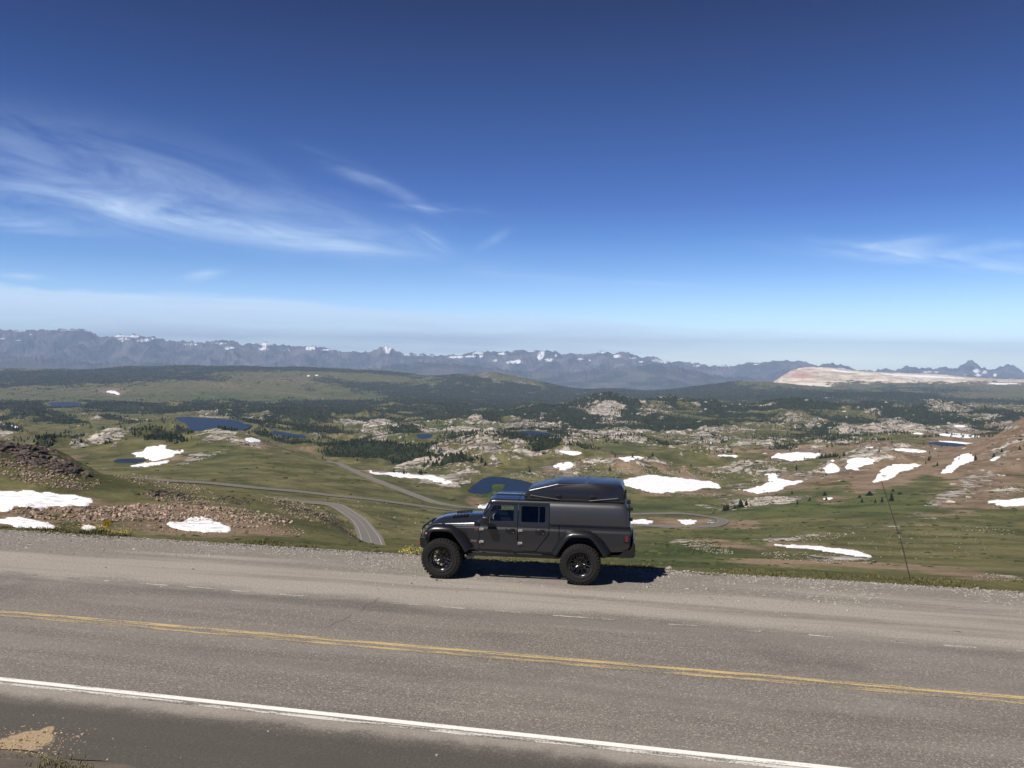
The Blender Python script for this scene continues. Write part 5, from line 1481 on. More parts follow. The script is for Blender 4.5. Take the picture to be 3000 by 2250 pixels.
# (photo x,y centre, spread x,y, tilt, count, size in photo px, kind, label, group)
BF = [
    (70, 1330, 90, 26, 14, 64, (14, 36), 'D', 'dark lichen-covered boulder heaped on the left skyline outcrop', 'boulders of the dark outcrop'),
    (190, 1376, 70, 20, 12, 46, (13, 32), 'D', 'dark blocky boulder at the right end of the dark outcrop', 'boulders of the outcrop nose'),
    (90, 1375, 90, 20, 8, 46, (10, 20), 'B', 'brown angular boulder strewn under the dark outcrop', 'boulders under the dark outcrop'),
    (500, 1452, 90, 10, 6, 30, (12, 26), 'D', 'dark block of the low rock ledge above the rubble', 'blocks of the low ledge'),
    (530, 1468, 90, 8, 4, 26, (10, 20), 'B', 'brown block fallen below the low rock ledge', 'blocks below the low ledge'),
    (700, 1465, 60, 9, 6, 16, (9, 18), 'D', 'dark boulder right of the low rock ledge', 'boulders right of the ledge'),
    (870, 1492, 90, 15, 16, 40, (8, 16), 'B', 'brown boulder on the rocky knoll above the road bend', 'boulders of the knoll'),
    (1025, 1540, 14, 26, 0, 16, (7, 14), 'D', 'dark boulder on the bank inside the road bend', 'boulders inside the bend'),
    (320, 1500, 150, 8, 2, 30, (12, 26), 'B', 'large tan boulder in the row above the yellow sign', 'row of tan boulders'),
    (75, 1500, 44, 9, 4, 14, (12, 28), 'B', 'tan boulder rising out of the left snowfield', 'boulders in the snowfield'),
]
rsb = np.random.RandomState(5)
left_over = []
count = 0
for (cx, cy, rx, ry, an, n, (s0, s1), kd, lab, grp) in BF:
    a = rsb.uniform(0, 6.28, n); r = np.sqrt(rsb.rand(n))
    dx = rx * r * np.cos(a); dy = ry * r * np.sin(a)
    c, s = math.cos(R(an)), math.sin(R(an))
    X = cx + dx * c - dy * s; Y = cy + dx * s + dy * c
    W = cast(X, Y, 60, 460 if cx > 780 else 245)
    for k in range(n):
        sz = rsb.uniform(s0, s1) if rsb.rand() < .35 else rsb.uniform(s0 * .7, (s0 + s1) / 2)
        sc_ = sz / F * W[k, 1] * .5
        me = {'B': MESH_B, 'D': MESH_D, 'W': MESH_W}[kd][rsb.randint(5)]
        o = bpy.data.objects.new('boulder', me)
        o.location = (W[k, 0], W[k, 1], W[k, 2] + sc_ * .15)
        o.rotation_euler = (rsb.uniform(-.5, .5), rsb.uniform(-.5, .5), rsb.uniform(0, 6.28))
        o.scale = (sc_ * rsb.uniform(.8, 1.35), sc_ * rsb.uniform(.8, 1.25), sc_ * rsb.uniform(.75, 1.15))
        COL.objects.link(o)
        tag(o, lab, 'boulder', grp)
        count += 1

# rubble too many to count
M_RUB = tint_mat('rubble_stone', (0.11, 0.078, 0.06), (0.46, 0.345, 0.26), .9, (.8, .58, (0.05, 0.045, 0.04)))
M_RUBW = tint_mat('pale_rubble_stone', (0.26, 0.21, 0.17), (0.58, 0.52, 0.44))
RB = [(600, 1512, 260, 30, 4, 2600, (2.5, 15)), (300, 1506, 260, 22, 0, 1900, (3, 17)), (650, 1550, 260, 20, 2, 1300, (2, 9)), (250, 1545, 260, 16, 0, 500, (2, 8)), (120, 1390, 180, 34, 10, 1500, (3, 11)),
      (480, 1418, 150, 16, 10, 800, (3, 8)), (540, 1462, 130, 14, 5, 700, (3, 9)), (880, 1495, 120, 26, 16, 1000, (2.5, 8)), (1030, 1535, 24, 40, 0, 200, (2, 6)), (80, 1515, 90, 20, 0, 200, (3, 8))]
PP, SZ = [], []
for cx, cy, rx, ry, an, n, (s0, s1) in RB:
    a = rsb.uniform(0, 6.28, n); r = np.sqrt(rsb.rand(n))
    dx = rx * r * np.cos(a); dy = ry * r * np.sin(a)
    c, s = math.cos(R(an)), math.sin(R(an))
    W = cast(cx + dx * c - dy * s, cy + dx * s + dy * c, 60, 245)
    k = fbm(W[:, 0], W[:, 1], 9, 4, .6, 3.0) + rsb.randn(n) * .22 > -.05
    W = W[k]
    PP.append(W); SZ.append((s0 + (s1 - s0) * rsb.rand(len(W)) ** 2.2) / F * W[:, 1] * .5)
stone_cloud('rubble', np.vstack(PP), np.concatenate(SZ), M_RUB, 5, .8, 'broken brown rubble covering the near left slope')
RB = [(1900, 1385, 240, 14, 4, 700, (2, 6)), (1650, 1395, 160, 22, 0, 600, (2, 6)), (2250, 1375, 60, 22, -40, 160, (3, 9)), (2230, 1470, 80, 12, -8, 300, (3, 10)), (2020, 1450, 130, 6, 0, 200, (2, 5)),
      (2060, 1602, 90, 13, 12, 500, (2, 6)), (2380, 1575, 130, 12, -6, 260, (2, 7)), (2290, 1582, 40, 5, -4, 120, (3, 7)), (2700, 1600, 220, 40, 0, 200, (2, 6)), (2400, 1635, 170, 14, 4, 400, (2, 7)), (2930, 1700, 80, 18, 8, 300, (2, 6)),
      (1290, 1410, 60, 12, 14, 160, (3, 9)), (590, 1342, 60, 8, -18, 120, (2, 6)), (1120, 1500, 200, 40, 10, 120, (2, 6)), (1000, 1530, 60, 20, 0, 30, (2, 5)), (2900, 1555, 90, 10, 6, 140, (2, 6)), (2960, 1435, 50, 10, 0, 120, (3, 8)), (1250, 1560, 140, 20, 0, 30, (2, 5))]
PP, SZ = [], []
for cx, cy, rx, ry, an, n, (s0, s1) in RB:
    a = rsb.uniform(0, 6.28, n); r = np.sqrt(rsb.rand(n))
    dx = rx * r * np.cos(a); dy = ry * r * np.sin(a)
    c, s = math.cos(R(an)), math.sin(R(an))
    W = cast(cx + dx * c - dy * s, cy + dx * s + dy * c, 30, 4000)
    PP.append(W); SZ.append((s0 + (s1 - s0) * rsb.rand(len(W)) ** 2.2) / F * W[:, 1] * .42)
stone_cloud('scattered_stones', np.vstack(PP), np.concatenate(SZ), M_RUBW, 6, .6, 'pale stones scattered over the grass slopes')

# ------------------------------------------------------------------ outcrops standing out of the land
def crag_cloud(name, pos, sx, sz, mat, seed, label, kind='stuff', npt=14):
    rs = np.random.RandomState(seed)
    protos = []
    for k in range(10):
        bm = bmesh.new()
        for _ in range(npt):
            v = rs.randn(3); v /= np.linalg.norm(v); v *= rs.uniform(.75, 1.1); v[2] = max(v[2], -.3)
            bm.verts.new(v)
        r = bmesh.ops.convex_hull(bm, input=bm.verts[:])
        bmesh.ops.delete(bm, geom=list({g for g in r['geom_interior'] + r['geom_unused'] if isinstance(g, bmesh.types.BMVert)}), context='VERTS')
        bmesh.ops.triangulate(bm, faces=bm.faces[:])
        bm.verts.index_update()
        protos.append((np.array([v.co for v in bm.verts]), np.array([[v.index for v in f.verts] for f in bm.faces]))); bm.free()
    which = rs.randint(0, 10, len(pos))
    Vs, Fs, Ts, off = [], [], [], 0
    for k, (pv, pf) in enumerate(protos):
        m = np.nonzero(which == k)[0]
        if not len(m): continue
        a = rs.uniform(0, 6.28, len(m)); st = rs.uniform(.7, 1.5, len(m))
        x = pv[None, :, 0] * st[:, None] * sx[m][:, None]; y = pv[None, :, 1] / st[:, None] * sx[m][:, None]
        X = x * np.cos(a)[:, None] - y * np.sin(a)[:, None]; Y = x * np.sin(a)[:, None] + y * np.cos(a)[:, None]
        Zc = pv[None, :, 2] * sz[m][:, None] + (.06 if npt < 12 else .22) * X * np.clip(rs.randn(len(m)), -1.2, 1.2)[:, None]
        V = np.stack([X, Y, Zc], -1) + pos[m][:, None]
        Vs.append(V.reshape(-1, 3)); Fs.append((pf[None] + (np.arange(len(m)) * len(pv))[:, None, None]).reshape(-1, 3) + off); off += len(m) * len(pv)
        Ts.append(np.repeat(rs.rand(len(m)), len(pv)))
    T_ = np.concatenate(Ts)
    return tag(np_mesh(name, np.vstack(Vs), np.vstack(Fs), mat, attrs={'tint': np.stack([T_, T_, T_, T_ * 0 + 1], 1)}), label, kind=kind)


M_CRAG = tint_mat('outcrop_rock', (0.15, 0.13, 0.11), (0.48, 0.425, 0.36), .92, (.06, .52, (0.12, 0.105, 0.09)))
rs = np.random.RandomState(41)
duc = np.gradient(UU)[None, :] * (LY[1] - LY[0])
cell = duc * YG ** 2
gate = (YG > 650) * (YG < 8500) * (np.abs(PXG - 1500) < 2400)
rk_ = np.clip(rockn - .34 + .25 * NW + .30 * np.clip(bare, 0, 1) * (PXG > 2200) * (YG < 1800), 0, 1) * gate * (1 - .6 * sstep(.3, .8, woodn))
lam = np.minimum(rk_ * cell / (110 + YG * .13), .40)
for _l, _a, _b, P_ in SNOWS:
    Pq = np.array(P_, float); mk = (PXG > Pq[:, 0].min() - 4) & (PXG < Pq[:, 0].max() + 4) & (PYG > Pq[:, 1].min() - 3) & (PYG < Pq[:, 1].max() + 3) & (YG > _a) & (YG < _b)
    lam *= ~mk
for lab, W, zl in lake_polys:
    cw = W.mean(0); rad = np.abs(W - cw).max() * 1.2 + 30
    sub = (np.abs(XG - cw[0]) < rad) & (np.abs(YG - cw[1]) < rad)
    js, is_ = np.where(sub); d = poly_dist(XG[js, is_], YG[js, is_], W[::2]); lam[js, is_] *= d > 12
for lab, C, wd in road_paths:
    for a_ in C[::6]:
        lam *= ~((np.abs(XG - a_[0]) < 22) & (np.abs(YG - a_[1]) < 22)) if False else 1
roadmask = np.zeros(Z.shape, bool)
for lab, C, wd in road_paths:
    jj_ = np.clip(np.searchsorted(YY, C[:, 1]), 0, NY - 1); ii_ = np.clip(uidx(C[:, 0] / C[:, 1]).astype(int), 0, NU - 1)
    for dj in range(-5, 6):
        for di in range(-16, 17, 1):
            roadmask[np.clip(jj_ + dj, 0, NY - 1), np.clip(ii_ + di, 0, NU - 1)] = True
lam[roadmask] = 0
js, is_ = np.nonzero(rs.rand(*lam.shape) < lam)
ty = np.exp(LY[0] + np.clip(js + rs.rand(len(js)), 0, NY - 1.01) * (LY[1] - LY[0])); tx = uat(is_ + rs.rand(len(js))) * ty
sx = rs.gamma(1.8, 1.0, len(js)) * (.8 + ty / 1500)
sx = np.minimum(sx, 5 + ty / 330)
crag_cloud('rock_outcrops', np.stack([tx, ty, ground_z(tx, ty) - sx * .12], 1), sx, sx * rs.uniform(.25, .75, len(js)), M_CRAG, 5, 'pale rock outcrops breaking through the grass of the valley')
print('crags', len(js))
# low mats of willow and sedge that roughen the near slopes
M_MAT = tint_mat('low_shrub', (0.020, 0.032, 0.010), (0.105, 0.108, 0.036), .95)
lam = (YG > 27) * (YG < 1500) * np.minimum(.12 + .5 * np.clip(lush, 0, 1) + .10 * sstep(.0, .4, N2), .6) * np.minimum(cell / (.5 + YG * YG * .00008), .5) * (np.abs(PXG - 1500) < 2300) * (1 - np.clip(mound, 0, 1) * .8) * sstep(-.35, .35, N3 + N2)
lam[roadmask] = 0
lam *= eG > 2
for lab, W, zl in lake_polys:
    cw = W.mean(0); rad = np.abs(W - cw).max() * 1.2 + 10
    sub = (np.abs(XG - cw[0]) < rad) & (np.abs(YG - cw[1]) < rad)
    js, is_ = np.where(sub); d = poly_dist(XG[js, is_], YG[js, is_], W[::2]); lam[js, is_] *= d > 1
js, is_ = np.nonzero(rs.rand(*lam.shape) < lam)
ty = np.exp(LY[0] + np.clip(js + rs.rand(len(js)), 0, NY - 1.01) * (LY[1] - LY[0])); tx = uat(is_ + rs.rand(len(js))) * ty
sx = np.minimum(rs.gamma(2.5, .4, len(js)), 2.0) * (.17 + ty * .0022)
crag_cloud('low_shrubs', np.stack([tx, ty, ground_z(tx, ty) - .03], 1), sx, sx * rs.uniform(.18, .4, len(js)), M_MAT, 6, 'low green mats of sedge and willow over the near slopes', npt=9)
print('mats', len(js))

# ------------------------------------------------------------------ conifers
M_TREE = tint_mat('conifer_needles', (0.013, 0.020, 0.010), (0.040, 0.052, 0.026), .9)
M_TRUNK = simple_mat('conifer_bark', (0.09, 0.065, 0.045), .9, noise=.3, nscale=6)


def tree_cloud(pos, hgt, wid, seed):
    rs = np.random.RandomState(seed)
    n = len(pos)
    ns = 5
    tiers = [(0.02, .62, 1.0), (.34, 1.0, .66)]
    Vs, Fs = [], []
    off = 0
    for (z0, z1, rr) in tiers:
        ang = np.arange(ns) / ns * 6.283
        a = ang[None] + rs.uniform(0, 6.28, n)[:, None]
        rad = wid[:, None] * rr * rs.uniform(.65, 1.25, (n, ns))
        x = pos[:, 0, None] + rad * np.cos(a); y = pos[:, 1, None] + rad * np.sin(a)
        z = pos[:, 2, None] + hgt[:, None] * (z0 + rs.uniform(-.04, .08, (n, ns)))
        ring = np.stack([x, y, z], -1)
        tip = pos + np.stack([rs.randn(n) * wid * .08, rs.randn(n) * wid * .08, hgt * z1], -1)
        V = np.concatenate([ring, tip[:, None]], 1)
        b = (np.arange(n) * (ns + 1))[:, None]
        F_ = np.concatenate([np.stack([b[:, 0] + i, b[:, 0] + (i + 1) % ns, b[:, 0] + ns], 1) for i in range(ns)])
        Vs.append(V.reshape(-1, 3)); Fs.append(F_ + off); off += n * (ns + 1)
    t = rs.rand(n)
    tint = np.concatenate([np.repeat(t, ns + 1)] * 2)
    return np.vstack(Vs), np.vstack(Fs), np.stack([tint, tint, tint, np.ones_like(tint)], 1)


rs = np.random.RandomState(99)
dens = sstep(0.24, 0.62, woodn) * (YG > 700) * (YG < 14500) * (np.abs(PXG - 1500) < 2600)
spars = (0.012 + .05 * sstep(1500, 1900, PXG)) * (YG > 1150) * (YG < 9000) * sstep(-0.05, .35, NW + N2)
du = np.gradient(UU)[None, :]; dly = (LY[-1] - LY[0]) / NY
area = du * YG * dly * YG
per = 1 / (38 + 0.0000016 * YG ** 2 * 6)
lam = np.minimum(dens * area * per, 1.25) + spars * np.minimum(1, area / 200)
for lab, W, zl in lake_polys:
    cw = W.mean(0); rad = np.abs(W - cw).max() * 1.3 + 10
    sub = (np.abs(XG - cw[0]) < rad) & (np.abs(YG - cw[1]) < rad)
    js, is_ = np.where(sub)
    d = poly_dist(XG[js, is_], YG[js, is_], W[::2])
    lam[js, is_] *= d > 4
for lab, C, wd in road_paths:
    if wd > 8:
        for a_ in C[::2]:
            pass
N = rs.poisson(lam)
js, is_ = np.nonzero(N)
js = np.repeat(js, N[js, is_]) if False else js
jj = js + rs.rand(len(js)); i2 = is_ + rs.rand(len(js))
ty = np.exp(LY[0] + np.clip(jj, 0, NY - 1.01) * (LY[1] - LY[0])); tu = uat(i2)
TX = tu * ty; TZ = ground_z(TX, ty)
big = np.clip(ty / 3500, 1, 2.6)
TH = rs.uniform(4.5, 11.5, len(ty)) * np.where(ty < 2000, .8, 1.0) * big ** .45
TW = TH * rs.uniform(.20, .34, len(ty)) * big ** .8
TPX, TPY = project(np.stack([TX, ty, TZ], 1))
# nearest visible ones stand as single trees
G = (H - Z) / YG
vis = np.zeros(len(ty), bool)
mx = np.minimum.accumulate(G, axis=0)
iy = np.clip(jj.astype(int), 0, NY - 1); iu = np.clip(i2.astype(int), 0, NU - 1)
top_s = (H - TZ - TH) / ty
vis = (top_s < mx[np.maximum(iy - 2, 0), iu]) & (TPX > 10) & (TPX < 2990)
ang_h = TH / ty * vis
order = np.argsort(-ang_h)[:285]
single = np.zeros(len(ty), bool); single[order] = True
P3 = np.stack([TX, ty, TZ - .3], 1)
rest = ~single
V_, F_, T_ = tree_cloud(P3[rest], TH[rest], TW[rest], 3)
tag(np_mesh('conifer_forest', V_, F_, M_TREE, attrs={'tint': T_}), 'dark pine woods spread over the valley and far ridges', kind='stuff')
print('trees', len(ty), 'boulders', count)


def conifer_mesh(seed):
    """single small mountain pine: ragged whorls of boughs and a short trunk, 1 unit tall"""
    rs = np.random.RandomState(seed)
    V, Fa, mi = [], [], []
    for k in range(6):          # trunk
        a = k / 6 * 6.283
        V.append((math.cos(a) * .022, math.sin(a) * .022, -.03)); V.append((math.cos(a) * .008, math.sin(a) * .008, .9))
    for k in range(6):
        a, b = 2 * k, 2 * ((k + 1) % 6)
        Fa.append((a, b, b + 1)); Fa.append((a, b + 1, a + 1)); mi += [1, 1]
    nw = 11
    for w in range(nw):
        z = .08 + .84 * w / nw
        rad = .27 * (1 - w / nw) ** .8 * rs.uniform(.8, 1.15) + .02
        nb = 8 if w < 7 else 6
        for b_ in range(nb):
            if rs.rand() < .12: continue
            a = (b_ + rs.rand() * .8) / nb * 6.283
            r = rad * rs.uniform(.65, 1.2)
            c, s = math.cos(a), math.sin(a)
            hw = r * .42
            i = len(V)
            V += [(0, 0, z + .10), (c * r * .6 - s * hw, s * r * .6 + c * hw, z + .01), (c * r, s * r, z - .045 * rs.rand()), (c * r * .6 + s * hw, s * r * .6 - c * hw, z + .01), (c * r * .3, s * r * .3, z - .05)]
            Fa += [(i, i + 1, i + 2), (i, i + 2, i + 3), (i + 4, i + 2, i + 1), (i + 4, i + 3, i + 2)]; mi += [0] * 4
    i = len(V)
    V += [(.03, 0, .86), (-.02, .03, .86), (-.02, -.03, .86), (0, 0, 1.0)]
    Fa += [(i, i + 1, i + 3), (i + 1, i + 2, i + 3), (i + 2, i, i + 3)]; mi += [0] * 3
    t = rs.rand(len(V)) * .8
    o = np_mesh('mountain_pine', np.array(V), np.array(Fa), [M_TREE, M_TRUNK], midx=np.array(mi), attrs={'tint': np.stack([t, t, t, t * 0 + 1], 1)})
    me = o.data
    bpy.data.objects.remove(o)
    return me


TM = [conifer_mesh(s) for s in range(5)]


def where(x, y):
    if x < 420: return 'small dark pine on the meadows at the far left', 'pines at the far left'
    if x < 900: return 'small dark pine around the rocky knob and its slope', 'pines around the rocky knob'
    if x < 1200: return 'small dark pine at the foot of the grass hill', 'pines below the grass hill'
    if x < 1500: return 'small dark pine growing among the pale rock slabs', 'pines among the pale slabs'
    if x < 1900: return 'small dark pine on the hummocks above the truck', 'pines above the truck'
    if x < 2400: return 'small dark pine right of the truck, near the reddish rocks', 'pines right of the truck'
    return 'small dark pine on the stony slopes at the far right', 'pines at the far right'


for k in order:
    o = bpy.data.objects.new('mountain_pine', TM[int(rs.randint(5))])
    o.location = P3[k]; hh = float(TH[k])
    o.scale = (hh * rs.uniform(1.0, 1.5), hh * rs.uniform(1.0, 1.5), hh); o.rotation_euler = (0, 0, rs.uniform(0, 6.28))
    COL.objects.link(o)
    lab, grp = where(TPX[k], TPY[k])
    tag(o, lab, 'pine tree', grp)

# named lone shrubs and trees of the right-hand slope
for i, (px, py, hp, wp, lab) in enumerate([(2320, 1448, 12, 8, 'lone pine on the stony slope, leftmost of the scattered ones'), (2372, 1466, 12, 10, 'rounded dark pine above the tan outcrop'), (2416, 1452, 14, 18, 'broad dark shrub on the reddish slope'),
                                           (2421, 1466, 12, 12, 'dark shrub just below the broad one'), (2519, 1458, 10, 14, 'dark shrub in front of the orange slope'), (2548, 1452, 15, 26, 'widest dark shrub, left of the leaning pole'),
                                           (2616, 1440, 9, 14, 'dark shrub right of the leaning pole'), (2636, 1449, 9, 18, 'low dark shrub right of the leaning pole'), (2333, 1378, 20, 8, 'tall lone pine beside the pink rocks'), (2336, 1478, 16, 8, 'pointed pine at the right end of the pine row')]):
    W = cast([px], [py], 500, 2500)[0]
    o = bpy.data.objects.new('mountain_pine' if hp >= wp else 'shrub', TM[i % 5])
    hh = hp / F * W[1]
    o.location = (W[0], W[1], W[2] - .3); o.scale = (wp / F * W[1] * 1.9, wp / F * W[1] * 1.9, hh * 1.05); o.rotation_euler = (0, 0, i)
    COL.objects.link(o)
    tag(o, lab, 'pine tree' if hp >= wp else 'shrub')
# ------------------------------------------------------------------ the pickup truck
# local frame: x runs from the front axle to the rear, y away from the viewer, z up (metres)
M_PAINT = simple_mat('graphite_paint', (0.022, 0.024, 0.030), .38, .45, .5, .9, noise=.10, nscale=60, crough=.15)
M_PAINT_T = simple_mat('canopy_liner', (0.027, 0.027, 0.031), .38, .0, .8, .0, noise=.22, nscale=5, bump=.10, bdist=.012)
M_TENT = simple_mat('tent_shell', (0.012, 0.012, 0.014), .27, .0, .7, .0, noise=.2, nscale=40, bump=.12, bdist=.004)
M_PLAST = simple_mat('black_plastic', (0.010, 0.010, 0.011), .30, 0, .55, .0, noise=.2, nscale=20, bump=.05)
M_MATTE = simple_mat('matte_black', (0.012, 0.012, 0.013), .7, 0, .3, 0, noise=.3, nscale=15)
M_RUBBER = simple_mat('tyre_rubber', (0.019, 0.0185, 0.018), .85, 0, .25, 0, noise=.35, nscale=9, bump=.3)
M_RIM = simple_mat('gloss_black_rim', (0.012, 0.012, 0.013), .22, .3, .6, .5)
M_STEEL = simple_mat('bare_steel', (0.13, 0.13, 0.13), .45, .6, .5, noise=.3, nscale=12)
M_HINGE = simple_mat('bright_alloy', (0.75, 0.75, 0.76), .25, .9, .5)
M_SEAT = simple_mat('seat_cloth', (0.03, 0.03, 0.032), .8, noise=.2, nscale=20)
M_AMBER = simple_mat('amber_lens', (0.85, 0.30, 0.02), .2, 0, .5, .8)
M_REDL = simple_mat('red_lens', (0.13, 0.010, 0.02), .18, 0, .5, .8)
M_RED = simple_mat('red_paint', (0.50, 0.03, 0.025), .4)
M_LENS = simple_mat('clear_lens', (0.6, 0.6, 0.62), .15, .3, .6)
M_DECALR = simple_mat('decal_red_grey', (0.32, 0.10, 0.10), .5)
M_DECALG = simple_mat('decal_grey', (0.20, 0.15, 0.15), .5)
M_SCREEN = simple_mat('map_card', (0.5, 0.52, 0.52), .6)


def glass_mat(name, tint, gloss=.10):
    mt = bpy.data.materials.new(name); mt.use_nodes = True
    t = NT(mt.node_tree)
    for n in list(t.n): t.n.remove(n)
    out = t.node('ShaderNodeOutputMaterial')
    tr = t.node('ShaderNodeBsdfTransparent'); tr.inputs[0].default_value = (*tint, 1)
    gl = t.node('ShaderNodeBsdfGlossy'); gl.inputs['Roughness'].default_value = .02
    fr = t.node('ShaderNodeFresnel'); fr.inputs[0].default_value = 1.5
    mx = t.node('ShaderNodeMixShader')
    t.l.new(t.math('MULTIPLY', fr.outputs[0], gloss), mx.inputs[0])
    t.l.new(tr.outputs[0], mx.inputs[1]); t.l.new(gl.outputs[0], mx.inputs[2])
    t.l.new(mx.outputs[0], out.inputs['Surface'])
    return mt


M_GLASS = glass_mat('side_glass', (.90, .94, .93), .45)
M_GLASSD = glass_mat('privacy_glass', (.30, .32, .33), .55)


def shade(o, ang=38):
    me = o.data
    bm = bmesh.new(); bm.from_mesh(me)
    for e in bm.edges:
        e.smooth = not (len(e.link_faces) == 2 and e.calc_face_angle(0) > R(ang))
    for f in bm.faces: f.smooth = True
    bm.to_mesh(me); bm.free()
    return o


def prism(bm, pts, y0, y1):
    """polygon in the x-z plane pulled from y0 to y1"""
    a = [bm.verts.new((x, y0, z)) for x, z in pts]; b = [bm.verts.new((x, y1, z)) for x, z in pts]
    bm.faces.new(a); bm.faces.new(b[::-1])
    n = len(pts)
    for i in range(n):
        bm.faces.new((a[i], b[i], b[(i + 1) % n], a[(i + 1) % n]))
    return a + b


def box(bm, x0, x1, y0, y1, z0, z1, bev=0.0, seg=1):
    vs = prism(bm, [(x0, z0), (x1, z0), (x1, z1), (x0, z1)], y0, y1)
    if bev:
        es = list({e for v in vs for e in v.link_edges})
        bmesh.ops.bevel(bm, geom=es, offset=bev, segments=seg, affect='EDGES', profile=.5)


def tube(bm, path, r, ns=8, cap=True):
    P = [Vector(p) for p in path]
    rr = r if isinstance(r, (list, tuple)) else [r] * len(P)
    rings = []
    for i, p in enumerate(P):
        d = (P[min(i + 1, len(P) - 1)] - P[max(i - 1, 0)]).normalized()
        a = d.orthogonal().normalized() if i == 0 else (rings_a - d * rings_a.dot(d)).normalized()
        rings_a = a
        b = d.cross(a)
        rings.append([bm.verts.new(p + (a * math.cos(k / ns * 6.2832) + b * math.sin(k / ns * 6.2832)) * rr[i]) for k in range(ns)])
    for A, B in zip(rings, rings[1:]):
        for k in range(ns):
            bm.faces.new((A[k], A[(k + 1) % ns], B[(k + 1) % ns], B[k]))
    if cap:
        bm.faces.new(rings[0][::-1]); bm.faces.new(rings[-1])


def lathe(bm, prof, cx, cz, ns=48):
    """profile of (radius, y) turned about the axle"""
    rings = []
    for r, y in prof:
        rings.append([bm.verts.new((cx + r * math.cos(k / ns * 6.28318), y, cz + r * math.sin(k / ns * 6.28318))) for k in range(ns)])
    for A, B in zip(rings, rings[1:]):
        for k in range(ns):
            bm.faces.new((A[k], A[(k + 1) % ns], B[(k + 1) % ns], B[k]))
    return rings


def body_half(z):
    pts = [(.60, .775), (.95, .815), (1.27, .822), (1.325, .795), (1.40, .79), (1.96, .672), (2.2, .64)]
    for (a, b), (c, d) in zip(pts, pts[1:]):
        if z <= c: return b + (d - b) * max(0, (z - a)) / (c - a)
    return pts[-1][1]


def plate(name, outer, holes, mat, parent, side, off=0.0, thick=.035, bev=.006):
    """a pressed body panel that follows the flank, with window openings"""
    bm = bmesh.new()
    polys = [[Vector((x, 0, z)) for x, z in outer]] + [[Vector((x, 0, z)) for x, z in h] for h in holes]
    tris = tessellate_polygon(polys)
    flat = [p for q in polys for p in q]
    vs = [bm.verts.new(p) for p in flat]
    for t3 in tris:
        try: bm.faces.new([vs[i] for i in t3])
        except ValueError: pass
    for zc in (.95, 1.27, 1.325, 1.40, 1.6, 1.8):
        bmesh.ops.bisect_plane(bm, geom=bm.verts[:] + bm.edges[:] + bm.faces[:], plane_co=(0, 0, zc), plane_no=(0, 0, 1))
    r = bmesh.ops.extrude_face_region(bm, geom=bm.faces[:])
    new = [v for v in r['geom'] if isinstance(v, bmesh.types.BMVert)]
    new_s = set(new)
    for v in bm.verts:
        y = body_half(v.co.z) + off
        if v in new_s: y -= thick
        v.co.y = side * y
    o = bm_obj(name, bm, mat, parent)
    return shade(o, 14)


def rounded(pts, r, n=3):
    """round the corners of a 2-D outline"""
    out = []
    m_ = len(pts)
    for i in range(m_):
        p0, p, p1 = Vector(pts[i - 1]), Vector(pts[i]), Vector(pts[(i + 1) % m_])
        a = p0 - p; b = p1 - p
        rr = min(r, a.length * .45, b.length * .45)
        A = p + a.normalized() * rr; B = p + b.normalized() * rr
        for k in range(n + 1):
            t = k / n
            q = A * (1 - t) ** 2 + p * 2 * t * (1 - t) + B * t * t
            out.append((q.x, q.y))
    return out


def text_mesh(name, s, size, loc, rot, mat, parent, ext=.002, bold=0.0):
    c = bpy.data.curves.new(name, 'FONT'); c.body = s; c.size = size; c.extrude = ext; c.offset = bold
    c.align_x = 'LEFT'
    o = bpy.data.objects.new(name, c); COL.objects.link(o)
    dg = bpy.context.evaluated_depsgraph_get()
    me = bpy.data.meshes.new_from_object(o.evaluated_get(dg))
    COL.objects.unlink(o); bpy.data.objects.remove(o)
    me.materials.clear(); me.materials.append(mat)
    n = bpy.data.objects.new(name, me); n.location = loc; n.rotation_euler = rot
    n.parent = parent; COL.objects.link(n)
    return n


